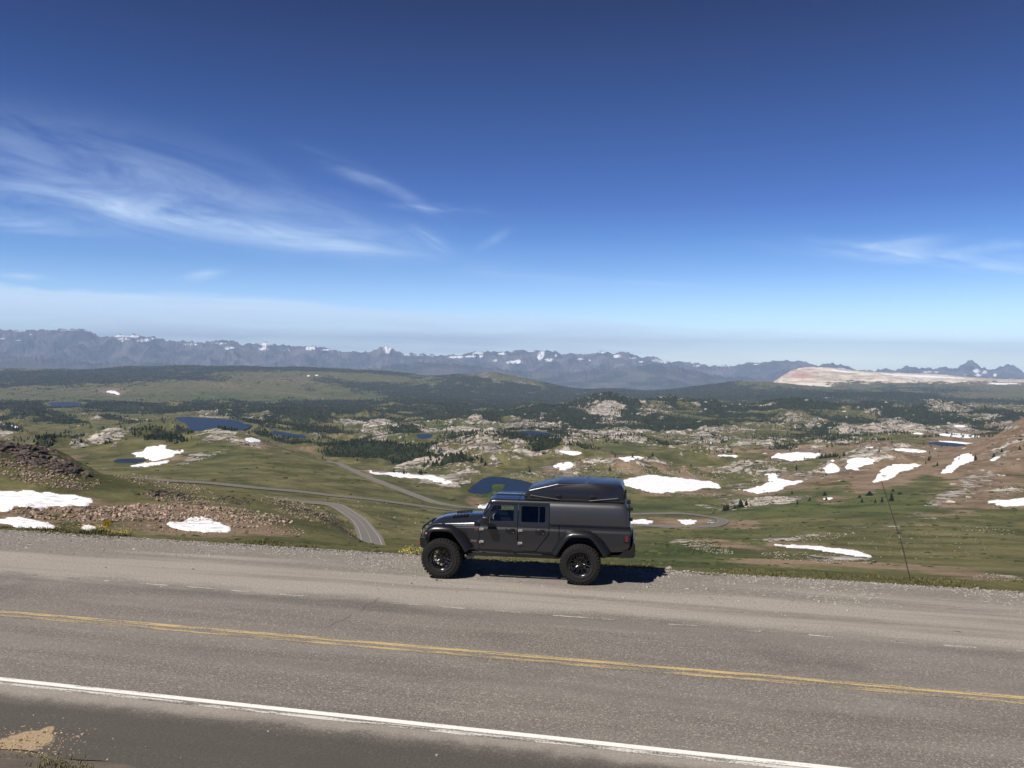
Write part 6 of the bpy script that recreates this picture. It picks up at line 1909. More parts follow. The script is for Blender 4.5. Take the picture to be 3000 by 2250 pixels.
def build_truck():
    T = empty('pickup_truck')
    tag(T, 'dark grey lifted four-door pickup with black roof tent box, parked on the gravel', 'pickup truck')
    for s in (-1, 1):
        # doors
        win1 = rounded([(1.075, 1.455), (1.815, 1.455), (1.815, 1.868), (1.285, 1.862)], .045)
        d1 = plate('front_door', rounded([(.948, 1.40), (.948, .745), (1.74, .75), (1.905, .985), (1.905, 1.955), (1.245, 1.945)], .035), [win1[::-1]], M_PAINT, T, s)
        plate('window_frame', rounded([(1.062, 1.442), (1.828, 1.442), (1.828, 1.880), (1.278, 1.874)], .05), [rounded([(1.088, 1.468), (1.802, 1.468), (1.802, 1.856), (1.292, 1.850)], .04)[::-1]], M_MATTE, d1, s, .003, .030)
        plate('window_pane', rounded([(1.08, 1.46), (1.81, 1.46), (1.81, 1.862), (1.288, 1.856)], .045), [], M_GLASS, d1, s, -.016, .004)
        win2 = rounded([(1.985, 1.450), (2.612, 1.455), (2.612, 1.868), (1.985, 1.868)], .045)
        d2 = plate('rear_door', rounded([(1.925, 1.955), (1.925, .748), (2.36, .752), (2.692, 1.20), (2.692, 1.955)], .035), [win2[::-1]], M_PAINT, T, s)
        plate('window_frame', rounded([(1.972, 1.437), (2.625, 1.442), (2.625, 1.880), (1.972, 1.880)], .05), [rounded([(1.998, 1.464), (2.598, 1.468), (2.598, 1.856), (1.998, 1.856)], .04)[::-1]], M_MATTE, d2, s, .003, .030)
        plate('window_pane', rounded([(1.99, 1.456), (2.606, 1.46), (2.606, 1.862), (1.99, 1.862)], .045), [], M_GLASSD, d2, s, -.016, .004)
        plate('window_divider', [(2.425, 1.46), (2.448, 1.46), (2.448, 1.862), (2.425, 1.862)], [], M_PAINT, d2, s, -.006, .015)
        for (hx, dd) in ((1.62, d1), (2.37, d2)):
            bm = bmesh.new(); box(bm, hx, hx + .21, s * .825, s * .872, 1.235, 1.285, .014, 2)
            box(bm, hx - .012, hx + .225, s * .815, s * .828, 1.222, 1.298, .004)
            shade(bm_obj('door_handle', bm, M_PLAST, dd))
            bm = bmesh.new(); tube(bm, [(hx + .19, s * .825, 1.205), (hx + .19, s * .834, 1.205)], .012, 8)
            bm_obj('lock', bm, M_HINGE, dd)
        for (hx, dd) in ((.955, d1), (1.935, d2)):
            for hz in (1.262, .945):
                bm = bmesh.new()
                box(bm, hx + .022, hx + .105, s * .824, s * .846, hz - .026, hz + .030, .005)
                tube(bm, [(hx + .012, s * .84, hz - .038), (hx + .012, s * .84, hz + .034)], .016, 8)
                box(bm, hx - .012, hx + .028, s * .822, s * .840, hz - .018, hz + .012, .004)
                bm_obj('hinge', bm, M_HINGE if s < 0 else M_PAINT, dd)
        # flank panels
        plate('fender', [(-.30, 1.245), (-.33, 1.12), (-.27, 1.20), (-.16, 1.245), (.21, 1.25), (.34, 1.19), (.46, 1.05), (.70, .70), (.935, .70), (.935, 1.318)], [], M_PAINT, T, s, -.012)
        plate('cab_corner', [(2.708, 1.432), (2.708, 1.19), (2.375, .742), (2.85, .74), (2.945, .86), (2.945, 1.432)], [], M_PAINT, T, s)
        plate('sill_panel', [(.94, .735), (.94, .675), (2.86, .675), (2.86, .73), (1.75, .738)], [], M_PAINT, T, s, -.004)
        plate('bed_side', [(2.962, 1.432), (2.962, .90), (3.02, .98), (3.14, 1.16), (3.24, 1.23), (3.74, 1.235), (3.88, 1.17), (4.02, 1.0), (4.16, .80), (4.60, .83), (4.685, .95), (4.70, 1.30), (4.685, 1.438)], [], M_PAINT, T, s)
        plate('rocker_panel', [(1.70, .748), (1.80, .70), (2.05, .70), (2.03, .748), (1.94, .83), (1.925, 1.0), (1.90, .985), (1.74, .75)], [], M_PAINT, T, s, -.006)
        # fuel flap ring
        if s < 0:
            bm = bmesh.new()
            P = rounded([(3.10, 1.235), (3.30, 1.235), (3.30, 1.41), (3.10, 1.41)], .04)
            tube(bm, [(x, -body_half(z) - .002, z) for x, z in P + P[:1]], .0035, 5)
            bm_obj('fuel_flap', bm, M_MATTE, T)
        # fender vent
        plate('fender_vent', [(.47, 1.215), (.585, 1.215), (.635, 1.12), (.575, 1.075), (.50, 1.15)], [], M_MATTE, T, s, -.004, .02)
        # wheel-arch flares
        for nm, path in (('front_flare', [(-.40, 1.02), (-.355, 1.10), (-.29, 1.175), (-.18, 1.215), (0, 1.222), (.20, 1.215), (.305, 1.165), (.42, 1.02), (.54, .86), (.635, .705)]),
                         ('rear_flare', [(2.875, .705), (3.0, .90), (3.12, 1.08), (3.20, 1.165), (3.30, 1.20), (3.50, 1.205), (3.70, 1.195), (3.80, 1.14), (3.92, .985), (4.02, .84), (4.10, .72)])):
            bm = bmesh.new()
            P = [Vector(p) for p in path]
            N_ = []
            for i in range(len(P)):
                d = (P[min(i + 1, len(P) - 1)] - P[max(i - 1, 0)]).normalized(); N_.append(Vector((-d.y, d.x)))
            sec = [(.775, .125), (.83, .120), (.88, .110), (.925, .092), (.96, .066), (.985, .034), (.995, .0), (.985, -.024), (.95, -.03), (.775, -.02)]
            wide = [1.0] * len(P)
            rings = []
            for i, (p, n_) in enumerate(zip(P, N_)):
                k = 1.0 + (.55 if nm == 'front_flare' and i >= 7 else 0) + (.35 if nm == 'rear_flare' and i >= 8 else 0)
                rings.append([bm.verts.new((p.x + n_.x * o_ * (k if o_ > .05 else 1), s * y, p.y + n_.y * o_ * (k if o_ > .05 else 1))) for y, o_ in sec])
            for A, B in zip(rings, rings[1:]):
                for j in range(len(sec)):
                    bm.faces.new((A[j], A[(j + 1) % len(sec)], B[(j + 1) % len(sec)], B[j]))
            bm.faces.new(rings[0]); bm.faces.new(rings[-1][::-1])
            shade(bm_obj(nm, bm, M_PLAST, T), 50)
            # liner
            bm = bmesh.new()
            rg = [[bm.verts.new((p.x, s * y, p.y)) for y in (.78, .40)] for p in P]
            for A, B in zip(rg, rg[1:]): bm.faces.new((A[0], A[1], B[1], B[0]))
            bm_obj('wheel_well', bm, M_MATTE, T, smooth=True)
        # rock slider
        bm = bmesh.new(); box(bm, .66, 2.98, s * .80, s * .905, .60, .675, .02, 2)
        for x in (1.0, 1.8, 2.6): box(bm, x, x + .08, s * .45, s * .82, .61, .65)
        shade(bm_obj('rock_slider', bm, M_PLAST, T))
        # mirrors
        bm = bmesh.new(); box(bm, 1.06, 1.24, s * .90, s * 1.10, 1.44, 1.625, .035, 3)
        box(bm, 1.10, 1.20, s * .79, s * .92, 1.425, 1.47, .012, 1)
        mo = shade(bm_obj('side_mirror', bm, M_PLAST, T))
        bm = bmesh.new(); box(bm, 1.241, 1.245, s * .92, s * 1.08, 1.46, 1.605); bm_obj('mirror_glass', bm, M_HINGE, mo)
        # lamps
        bm = bmesh.new(); box(bm, -.405, -.30, s * .84, s * .985, 1.098, 1.150, .014, 2); shade(bm_obj('turn_signal', bm, M_AMBER, T))
        bm = bmesh.new(); box(bm, 4.545, 4.712, s * .70, s * .835, 1.055, 1.275, .012, 2)
        tl = shade(bm_obj('tail_light', bm, M_MATTE, T))
        bm = bmesh.new(); box(bm, 4.585, 4.655, s * .833, s * .842, 1.085, 1.235, .003); bm_obj('red_lens', bm, M_REDL, tl)
        bm = bmesh.new(); lathe(bm, [(.0, 0), (.085, 0), (.09, .05)], 0, 0, 20)
        for v in bm.verts: v.co = Vector((-.40 + v.co.y, s * .47 + v.co.x, 1.12 + v.co.z))
        bm_obj('headlight', bm, M_LENS, T)
        # tent struts and latches
        for p, q in (((2.24, s * .665, 2.125), (2.92, s * .675, 2.045)), ((3.69, s * .675, 2.035), (4.37, s * .665, 2.115))):
            bm = bmesh.new(); tube(bm, [p, q], .011, 6)
            up = p if p[0] < 3 else q
            box(bm, up[0] - .03, up[0] + .03, s * .63, s * .685, up[2] - .016, up[2] + .016, .004)
            bm_obj('gas_strut', bm, M_STEEL, T)
        for x in (2.84, 3.70):
            bm = bmesh.new(); box(bm, x, x + .15, s * .63, s * .685, 2.115, 2.155, .012, 2)
            box(bm, x + .02, x + .13, s * .63, s * .668, 2.155, 2.175, .004)
            shade(bm_obj('latch', bm, M_MATTE, T))
    # windscreen
    bm = bmesh.new()
    for s in (-1, 1):
        A = [(.905, s * .80, 1.40), (.965, s * .80, 1.40), (1.235, s * .695, 1.955), (1.18, s * .69, 1.965)]
        B = [(x - .01, y - s * .075, z) for x, y, z in A]
        a = [bm.verts.new(p) for p in A]; b = [bm.verts.new(p) for p in B]
        bm.faces.new(a); bm.faces.new(b[::-1])
        for i in range(4): bm.faces.new((a[i], b[i], b[(i + 1) % 4], a[(i + 1) % 4]))
    box(bm, .885, .97, -.78, .78, 1.38, 1.45, .012)
    wf = bm_obj('windscreen_frame', bm, M_PAINT, T)
    bm = bmesh.new()
    bm.faces.new([bm.verts.new(p) for p in ((.925, -.74, 1.44), (.925, .74, 1.44), (1.185, .64, 1.945), (1.185, -.64, 1.945))])
    bm_obj('windscreen', bm, M_GLASS, T)
    bm = bmesh.new()
    for y in (-.35, .1): tube(bm, [(.88, y, 1.445), (.95, y - .42, 1.50)], .009, 5)
    bm_obj('wiper', bm, M_MATTE, T)
    # cowl
    bm = bmesh.new(); prism(bm, [(.80, 1.36), (.97, 1.36), (.96, 1.46), (.80, 1.44)], -.76, .76); bm_obj('cowl', bm, M_PLAST, T)
    # roof panels with ribs and rounded gutters
    def roof(x0, x1, name):
        bm = bmesh.new()
        ys = [-.695, -.694, -.688, -.677, -.663, -.645, -.62, -.60, -.50, -.46, -.44, -.24, -.22, -.20, 0, .20, .22, .24, .44, .46, .50, .60, .62, .645, .663, .677, .688, .694, .695]
        def zz(y):
            a = abs(y)
            if a > .6945: return 1.915
            if a > .615: return 1.925 + .075 * math.sqrt(max(0, 1 - ((a - .615) / .08) ** 2))
            z = 2.000 + .040 * (1 - (a / .615) ** 2)
            if .19 < a < .25 or .43 < a < .47: z -= .012 if abs(a - .22) < .015 or abs(a - .45) < .02 else 0
            return z
        xs = np.linspace(x0, x1, 8)
        g = []
        for i, x in enumerate(xs):
            k = 0 if i > 0 or x0 > 1.3 else 1
            g.append([bm.verts.new((x, y * (1 - .02 * k), zz(y) - .03 * k)) for y in ys])
        for A, B in zip(g, g[1:]):
            for j in range(len(ys) - 1): bm.faces.new((A[j], A[j + 1], B[j + 1], B[j]))
        r = bmesh.ops.extrude_face_region(bm, geom=bm.faces[:])
        for v in r['geom']:
            if isinstance(v, bmesh.types.BMVert): v.co.z -= .025
        return shade(bm_obj(name, bm, M_PAINT, T), 40)
    roof(1.17, 1.905, 'roof_panel'); roof(1.92, 2.72, 'roof_panel')
    # hood
    bm = bmesh.new()
    xs = [-.345, -.34, -.31, -.25, -.1, .1, .3, .5, .7, .86, .90]
    g = []
    for x in xs:
        t = (x + .345) / 1.245
        w = .60 + .15 * t ** .8
        zc = np.interp(x, [-.345, -.34, -.31, -.25, -.1, .1, .3, .5, .7, .9], [1.24, 1.30, 1.345, 1.370, 1.405, 1.432, 1.457, 1.477, 1.495, 1.505])
        ze = np.interp(x, [-.345, -.31, -.2, .9], [1.235, 1.290, 1.305, 1.392])
        zl = np.interp(x, [-.345, .9], [1.232, 1.318])
        row = []
        for a in (-1, -1, -.985, -.94, -.8, -.52, -.48, -.2, 0, .2, .48, .52, .8, .94, .985, 1, 1):
            row.append(a)
        pts = []
        for k, a in enumerate(row):
            y = a * w
            b = abs(a)
            if k in (0, len(row) - 1): z = zl
            elif b == 1: z = ze - .012
            elif b > .98: z = ze + .006
            else: z = ze + .012 + (zc - ze - .012) * (1 - b ** 2.8) + (.010 if b < .5 and x > -.2 else 0)
            pts.append(bm.verts.new((x, y, z)))
        g.append(pts)
    for A, B in zip(g, g[1:]):
        for j in range(len(A) - 1): bm.faces.new((A[j], A[j + 1], B[j + 1], B[j]))
    hood = shade(bm_obj('hood', bm, M_PAINT, T), 32)
    for s in (-1, 1):
        bm = bmesh.new()
        for k in range(5):
            x = .16 + k * .085
            z = np.interp(x, [-.1, .1, .3, .5, .7], [1.41, 1.445, 1.475, 1.497, 1.515]) + .012
            box(bm, x, x + .055, s * .30 - .10, s * .30 + .10, z - .02, z + .008, .003)
        bm_obj('hood_vent', bm, M_MATTE, hood)
        bm = bmesh.new(); box(bm, -.05, .02, s * .655 - .02, s * .655 + .02, 1.30, 1.345, .006); bm_obj('hood_latch', bm, M_MATTE, hood)
    # pale decal band on the hood flank with the model lettering
    bm = bmesh.new()
    n = 14
    A, B = [], []
    for k in range(n):
        x = -.22 + k * (1.02 / (n - 1)); t = (x + .345) / 1.245; w = .60 + .15 * t ** .8 + .0025
        z0 = np.interp(x, [-.345, .9], [1.240, 1.326]); z1 = np.interp(x, [-.2, .9], [1.285, 1.372])
        A.append(bm.verts.new((x, -w, z0))); B.append(bm.verts.new((x, -w, z1)))
    for k in range(n - 1): bm.faces.new((A[k], A[k + 1], B[k + 1], B[k]))
    M_BAND = simple_mat('silver_band', (0.34, 0.34, 0.36), .35, .6, noise=.1)
    bm_obj('hood_band', bm, M_BAND, hood)
    text_mesh('hood_lettering', 'RUBICON', .066, (-.13, -.632, 1.252), (R(90), R(-3.8), R(-5.2)), M_DECALR, hood, .0015, .001)
    text_mesh('badge_lettering', 'Jeep', .088, (.725, -.806, .935), (R(90), 0, 0), M_DECALG, T, .002, .001)
    bm = bmesh.new(); tube(bm, [(.865, -.811, 1.235), (.865, -.816, 1.235)], .030, 16); bd = bm_obj('round_badge', bm, M_DECALR, T)
    bm = bmesh.new(); tube(bm, [(.865, -.816, 1.235), (.865, -.819, 1.235)], .021, 16); bm_obj('badge_face', bm, M_PLAST, bd)
    # grille
    bm = bmesh.new(); box(bm, -.395, -.33, -.62, .62, .93, 1.27, .02, 2); gr = shade(bm_obj('grille', bm, M_PAINT, T))
    for k in range(7):
        bm = bmesh.new(); y = (k - 3) * .092; box(bm, -.400, -.394, y - .026, y + .026, .98, 1.21, .002); bm_obj('grille_slot', bm, M_MATTE, gr)
    # bumpers
    bm = bmesh.new(); prism(bm, [(-.60, .76), (-.56, .70), (-.42, .70), (-.36, .78), (-.36, .97), (-.58, .98), (-.615, .93)], -.74, .74)
    prism(bm, [(-.44, .74), (-.36, .80), (-.30, .98), (-.42, .99)], -.90, .90)
    bmesh.ops.bevel(bm, geom=bm.edges[:], offset=.012, segments=1, affect='EDGES')
    fb = bm_obj('front_bumper', bm, M_PLAST, T)
    bm = bmesh.new()
    tube(bm, [(-.58, -.66, .97), (-.60, -.60, 1.12), (-.56, -.48, 1.21), (-.52, -.30, 1.235), (-.52, .30, 1.235), (-.56, .48, 1.21), (-.60, .60, 1.12), (-.58, .66, .97)], .024, 8)
    for s in (-1, 1):
        tube(bm, [(-.52, s * .30, 1.235), (-.44, s * .42, 1.225), (-.37, s * .50, 1.20)], .020, 8)
        tube(bm, [(-.56, s * .48, 1.21), (-.44, s * .60, 1.0)], .018, 8)
    shade(bm_obj('brush_guard', bm, M_PLAST, fb), 60)
    for s in (-1, 1):
        bm = bmesh.new(); tube(bm, [(-.60, s * .52, .83), (-.655, s * .52, .84), (-.67, s * .52, .79), (-.65, s * .52, .74), (-.61, s * .52, .75)], .014, 6)
        bm_obj('tow_shackle', bm, M_RED, fb)
        bm = bmesh.new(); tube(bm, [(-.60, s * .35, .88), (-.635, s * .35, .88)], .045, 14); bm_obj('fog_light', bm, M_LENS, fb)
    bm = bmesh.new(); tube(bm, [(-.56, -.2, .86), (-.56, .2, .86)], .06, 12); bm_obj('winch', bm, M_MATTE, fb)
    bm = bmesh.new()
    prism(bm, [(4.24, .735), (4.24, .69), (4.52, .69), (4.78, .69), (4.825, .74), (4.83, .96), (4.81, 1.06), (4.78, 1.09), (4.75, 1.04), (4.745, .95), (4.70, .885), (4.54, .865), (4.51, .79), (4.44, .735)], -.85, .85)
    bmesh.ops.bevel(bm, geom=bm.edges[:], offset=.012, segments=2, affect='EDGES')
    shade(bm_obj('rear_bumper', bm, M_PLAST, T), 30)
    # tailgate and bed inside
    bm = bmesh.new(); box(bm, 4.655, 4.715, -.72, .72, .90, 1.43, .012); tg = bm_obj('tailgate', bm, M_PAINT, T)
    bm = bmesh.new(); box(bm, 4.713, 4.735, -.10, .10, 1.18, 1.25, .006); bm_obj('tailgate_handle', bm, M_PLAST, tg)
    bm = bmesh.new(); box(bm, 2.96, 4.66, -.74, .74, .84, .90); box(bm, 2.70, 2.76, -.74, .74, .74, 1.44); box(bm, 2.72, 2.95, -.74, .74, 1.35, 1.43); bm_obj('bed_floor', bm, M_MATTE, T)
    # canopy shell
    bm = bmesh.new()
    xs = [2.712, 2.716, 2.75, 3.2, 3.8, 4.3, 4.46, 4.56, 4.62, 4.665, 4.685]
    g = []
    for i, x in enumerate(xs):
        e = np.interp(x, [4.3, 4.46, 4.56, 4.62, 4.665, 4.685], [0, .002, .008, .020, .045, .085])
        top = 2.0 - np.interp(x, [4.3, 4.46, 4.56, 4.62, 4.665, 4.685], [0, .003, .014, .035, .085, .16])
        if i == 0: top -= .02
        ring = []
        for (a, z, yb) in ((0, 1.448, .812), (0, 1.452, .825), (0, 1.56, .835), (0, 1.75, .815), (0, 1.87, .785), (1, 1.93, .755), (1, 1.97, .715), (1, 1.992, .66), (1, 2.0, .58), (1, 2.004, .3)):
            zz_ = 1.448 + (z - 1.448) * (top - 1.448) / .552
            ring.append((yb - e * (.3 if z < 1.5 else 1.0) - (.012 if i == 0 else 0), zz_))
        full = [(-y, z) for y, z in ring] + [(y, z) for y, z in ring[::-1]]
        g.append([bm.verts.new((x + (-.035 * max(0, (z - 1.6)) / .4 if x > 4.5 else 0), y, z)) for y, z in full])
    for A, B in zip(g, g[1:]):
        for j in range(len(A) - 1): bm.faces.new((A[j], A[j + 1], B[j + 1], B[j]))
        bm.faces.new((A[-1], A[0], B[0], B[-1]))
    bm.faces.new(g[0]); bm.faces.new(g[-1][::-1])
    can = shade(bm_obj('bed_canopy', bm, M_PAINT_T, T), 50)
    bm = bmesh.new(); box(bm, 2.72, 4.68, -.822, .822, 1.434, 1.447); bm_obj('seal', bm, M_MATTE, can)
    bm = bmesh.new(); box(bm, 4.675, 4.70, -.60, .60, 1.50, 1.86, .01); bm_obj('rear_window', bm, M_GLASSD, can)
    for z in (1.60, 1.86):
        bm = bmesh.new(); box(bm, 4.66, 4.76, -.70, -.62, z - .03, z + .05, .01); bm_obj('rear_bracket', bm, M_MATTE, can)
    bm = bmesh.new(); box(bm, 4.60, 4.70, -.74, -.64, 2.0, 2.10, .012); bm_obj('rear_bracket', bm, M_MATTE, can)
    # tent box on the roof
    bm = bmesh.new()
    side_ = [(2.135, 2.055), (2.12, 2.225), (2.165, 2.262), (2.90, 2.445), (3.6, 2.458), (4.42, 2.440), (4.515, 2.385), (4.545, 2.30), (4.555, 2.055)]
    vs = prism(bm, side_, -.645, .645)
    for v in vs:
        k = (v.co.z - 2.05) / .4
        v.co.y *= 1 - .035 * k
    top_e = [e for e in bm.edges if not (abs(e.verts[0].co.z - 2.055) < .01 and abs(e.verts[1].co.z - 2.055) < .01)]
    bmesh.ops.bevel(bm, geom=top_e, offset=.045, segments=4, affect='EDGES', profile=.5)
    tent = shade(bm_obj('roof_tent_box', bm, M_TENT, T), 60)
    bm = bmesh.new(); box(bm, 2.10, 4.57, -.66, .66, 2.005, 2.056, .01); bm_obj('tent_tray', bm, M_MATTE, tent)
    bm = bmesh.new(); box(bm, 4.545, 4.60, -.25, .25, 2.12, 2.2, .012); box(bm, 4.55, 4.60, -.62, -.50, 2.10, 2.24, .012); bm_obj('rear_hinge', bm, M_MATTE, tent)
    bm = bmesh.new(); box(bm, 2.02, 2.13, -.45, .45, 2.04, 2.10, .02, 2); bm_obj('fairing', bm, M_MATTE, tent)
    # cabin
    bm = bmesh.new(); box(bm, .92, 2.72, -.76, .76, .70, .80); box(bm, .90, .96, -.74, .74, .8, 1.38); bm_obj('floor_pan', bm, M_MATTE, T)
    bm = bmesh.new(); box(bm, .97, 1.17, -.74, .74, 1.18, 1.425, .03, 2); da = bm_obj('dashboard', bm, M_MATTE, T)
    bm = bmesh.new(); box(bm, 1.175, 1.19, -.10, .12, 1.36, 1.48, .004); bm_obj('screen', bm, M_SCREEN, da)
    bm = bmesh.new()
    P = []
    for k in range(25):
        a = k / 24 * 6.2832
        P.append((1.30 + .19 * math.sin(a) * .42, -.38 + .19 * math.cos(a), 1.37 + .19 * math.sin(a) * .9))
    tube(bm, P, .015, 6, cap=False); tube(bm, [(1.30, -.38, 1.37), (1.15, -.38, 1.28)], .03, 8)
    for a in (0, 2.2, 4.1): tube(bm, [(1.30, -.38, 1.37), (1.30 + .18 * math.sin(a) * .42, -.38 + .18 * math.cos(a), 1.37 + .18 * math.sin(a) * .9)], .012, 5)
    bm_obj('steering_wheel', bm, M_MATTE, T)
    for (x, y) in ((1.42, -.38), (1.42, .38), (2.12, -.38), (2.12, .38)):
        bm = bmesh.new()
        box(bm, x, x + .5, y - .25, y + .25, .95, 1.08, .05, 2)
        prism(bm, [(x + .38, 1.05), (x + .50, 1.05), (x + .60, 1.60), (x + .50, 1.62)], y - .24, y + .24)
        prism(bm, [(x + .53, 1.62), (x + .60, 1.62), (x + .62, 1.76), (x + .54, 1.77)], y - .13, y + .13)
        shade(bm_obj('seat', bm, M_SEAT, T))
    bm = bmesh.new(); box(bm, 1.20, 1.225, -.12, .12, 1.78, 1.85, .008); bm_obj('rear_view_mirror', bm, M_MATTE, T)
    # chassis
    bm = bmesh.new()
    for s in (-1, 1): box(bm, -.42, 4.62, s * .42 - .05, s * .42 + .05, .60, .74)
    for x in (-.3, .8, 1.9, 2.8, 4.5): box(bm, x, x + .1, -.42, .42, .62, .70)
    box(bm, 1.0, 2.3, -.22, .22, .55, .72, .03); box(bm, 2.5, 3.0, -.60, -.15, .55, .72, .03); box(bm, -.3, .9, -.42, .42, .74, 1.22)
    box(bm, 2.98, 4.6, -.42, .42, .74, .86)
    bm_obj('chassis', bm, M_MATTE, T)
    for x in (0, 3.49):
        bm = bmesh.new(); tube(bm, [(x, -.72, .5), (x, .72, .5)], .05, 10)
        tube(bm, [(x - .15, 0.1, .5), (x - .10, .1, .5), (x, .1, .5), (x + .12, .1, .5)], [.05, .14, .17, .08], 12)
        for s in (-1, 1): tube(bm, [(x + .05, s * .46, .55), (x + .03, s * .44, .98)], .045, 10)
        bm_obj('axle', bm, M_MATTE, T)
    bm = bmesh.new(); tube(bm, [(.1, .1, .5), (1.2, .12, .60)], .03, 8); tube(bm, [(2.2, .1, .60), (3.4, .1, .52)], .03, 8); bm_obj('drive_shaft', bm, M_MATTE, T)
    bm = bmesh.new(); tube(bm, [(.62, -.55, .52), (.72, -.55, .50)], .035, 8); box(bm, .55, .78, -.70, -.62, .49, .56, .01); bm_obj('step_bracket', bm, M_STEEL, T)
    bm = bmesh.new(); tube(bm, [(3.6, -.5, .62), (4.02, -.70, .66), (4.10, -.74, .66)], .03, 8); bm_obj('exhaust_tip', bm, M_STEEL, T)

    # ---- wheels
    def wheel(cx, s):
        ty = bmesh.new()
        prof = [(.262, .715), (.30, .69), (.38, .672), (.44, .675), (.478, .70), (.488, .74), (.490, .82), (.490, .86), (.488, .94), (.478, .985), (.445, 1.008), (.38, 1.012), (.31, .998), (.268, .975), (.262, .96)]
        lathe(ty, [(r, s * y) for r, y in prof], cx, .5, 56)
        lug = []
        nb = 36
        for k in range(nb):
            a = (k + .5 * 0) / nb * 6.28318
            for (y0, y1, da, r1, wd) in ((.70, .765, 0, .505, .060), (.775, .835, .5, .503, .052), (.850, .915, 0, .503, .052), (.925, .995, .5, .505, .060)):
                aa = a + da / nb * 6.28318
                c, q = math.cos(aa), math.sin(aa)
                vs = []
                for rr in (.480, r1):
                    for dx in (-wd / 2, wd / 2):
                        for y in (y0, y1):
                            vs.append(ty.verts.new((cx + c * rr - q * dx, s * y, .5 + q * rr + c * dx)))
                for f in ((4, 5, 7, 6), (0, 4, 6, 2), (1, 3, 7, 5), (0, 1, 5, 4), (2, 6, 7, 3)): ty.faces.new([vs[i] for i in f])
            # shoulder lugs that run down the sidewall
            aa = a + .5 / nb * 6.28318
            c, q = math.cos(aa), math.sin(aa)
            L_ = .055 if k % 2 else .038
            for (ra, rb) in ((.487 - L_, .492),):
                vs = []
                for rr in (ra, rb):
                    for dx in (-.026, .026):
                        for y in (.985, 1.018 if rr == ra else 1.006):
                            vs.append(ty.verts.new((cx + c * rr - q * dx, s * y, .5 + q * rr + c * dx)))
                for f in ((4, 5, 7, 6), (0, 4, 6, 2), (1, 3, 7, 5), (0, 1, 5, 4), (2, 6, 7, 3), (0, 2, 3, 1)): ty.faces.new([vs[i] for i in f])
        for rr in (.33, .405):          # raised rings on the sidewall
            lathe(ty, [(rr - .006, s * 1.008), (rr, s * 1.018), (rr + .006, s * 1.010)], cx, .5, 56)
        w = empty('wheel'); w.parent = T
        shade(bm_obj('tyre', ty, M_RUBBER, w), 40)
        rm = bmesh.new()
        lathe(rm, [(.235, s * .74), (.232, s * .93), (.245, s * .965), (.272, s * .985), (.276, s * .975), (.268, s * .955), (.262, s * .74)], cx, .5, 48)
        lathe(rm, [(.0, s * .955), (.040, s * .955), (.046, s * .945), (.050, s * .90), (.085, s * .895), (.090, s * .87), (.0, s * .86)], cx, .5, 20)
        for k in range(10):
            a = k / 10 * 6.28318
            def pt(r, b, y): return (cx + r * math.cos(a + b), s * y, .5 + r * math.sin(a + b))
            tube(rm, [pt(.07, 0, .895), pt(.125, 0, .915)], [.017, .014], 6)
            tube(rm, [pt(.12, 0, .915), pt(.18, .10, .935), pt(.246, .15, .955)], [.013, .011, .013], 5)
            tube(rm, [pt(.12, 0, .915), pt(.18, -.10, .935), pt(.246, -.15, .955)], [.013, .011, .013], 5)
        shade(bm_obj('rim', rm, M_RIM, w), 40)
        bt = bmesh.new()
        for k in range(20):
            a = k / 20 * 6.28318
            tube(bt, [(cx + .259 * math.cos(a), s * .975, .5 + .259 * math.sin(a)), (cx + .259 * math.cos(a), s * .990, .5 + .259 * math.sin(a))], .0065, 6)
        for k in range(5):
            a = k / 5 * 6.28318 + .3
            tube(bt, [(cx + .066 * math.cos(a), s * .89, .5 + .066 * math.sin(a)), (cx + .066 * math.cos(a), s * .925, .5 + .066 * math.sin(a))], .010, 6)
        bm_obj('wheel_bolts', bt, M_STEEL, w)
        dk = bmesh.new(); lathe(dk, [(.0, s * .80), (.165, s * .80), (.165, s * .775), (.0, s * .775)], cx, .5, 32)
        box(dk, cx - .05, cx + .10, s * .76, s * .83, .60, .69, .01)
        bm_obj('brake_disc', dk, M_STEEL, w)
    for cx in (0, 3.49):
        for s in (-1, 1): wheel(cx, s)

    # put the whole truck on the gravel: shift parts so that the empty sits at its centre
    for c in T.children:
        c.location.x -= 1.745
    yaw = R(-7.8)
    T.rotation_euler = (0, 0, yaw)
    ey = Vector((-math.sin(yaw), math.cos(yaw)))
    T.location = (-.009 + ey.x * .95, 20.47 + ey.y * .95, 0.003)
    return T


truck = build_truck()
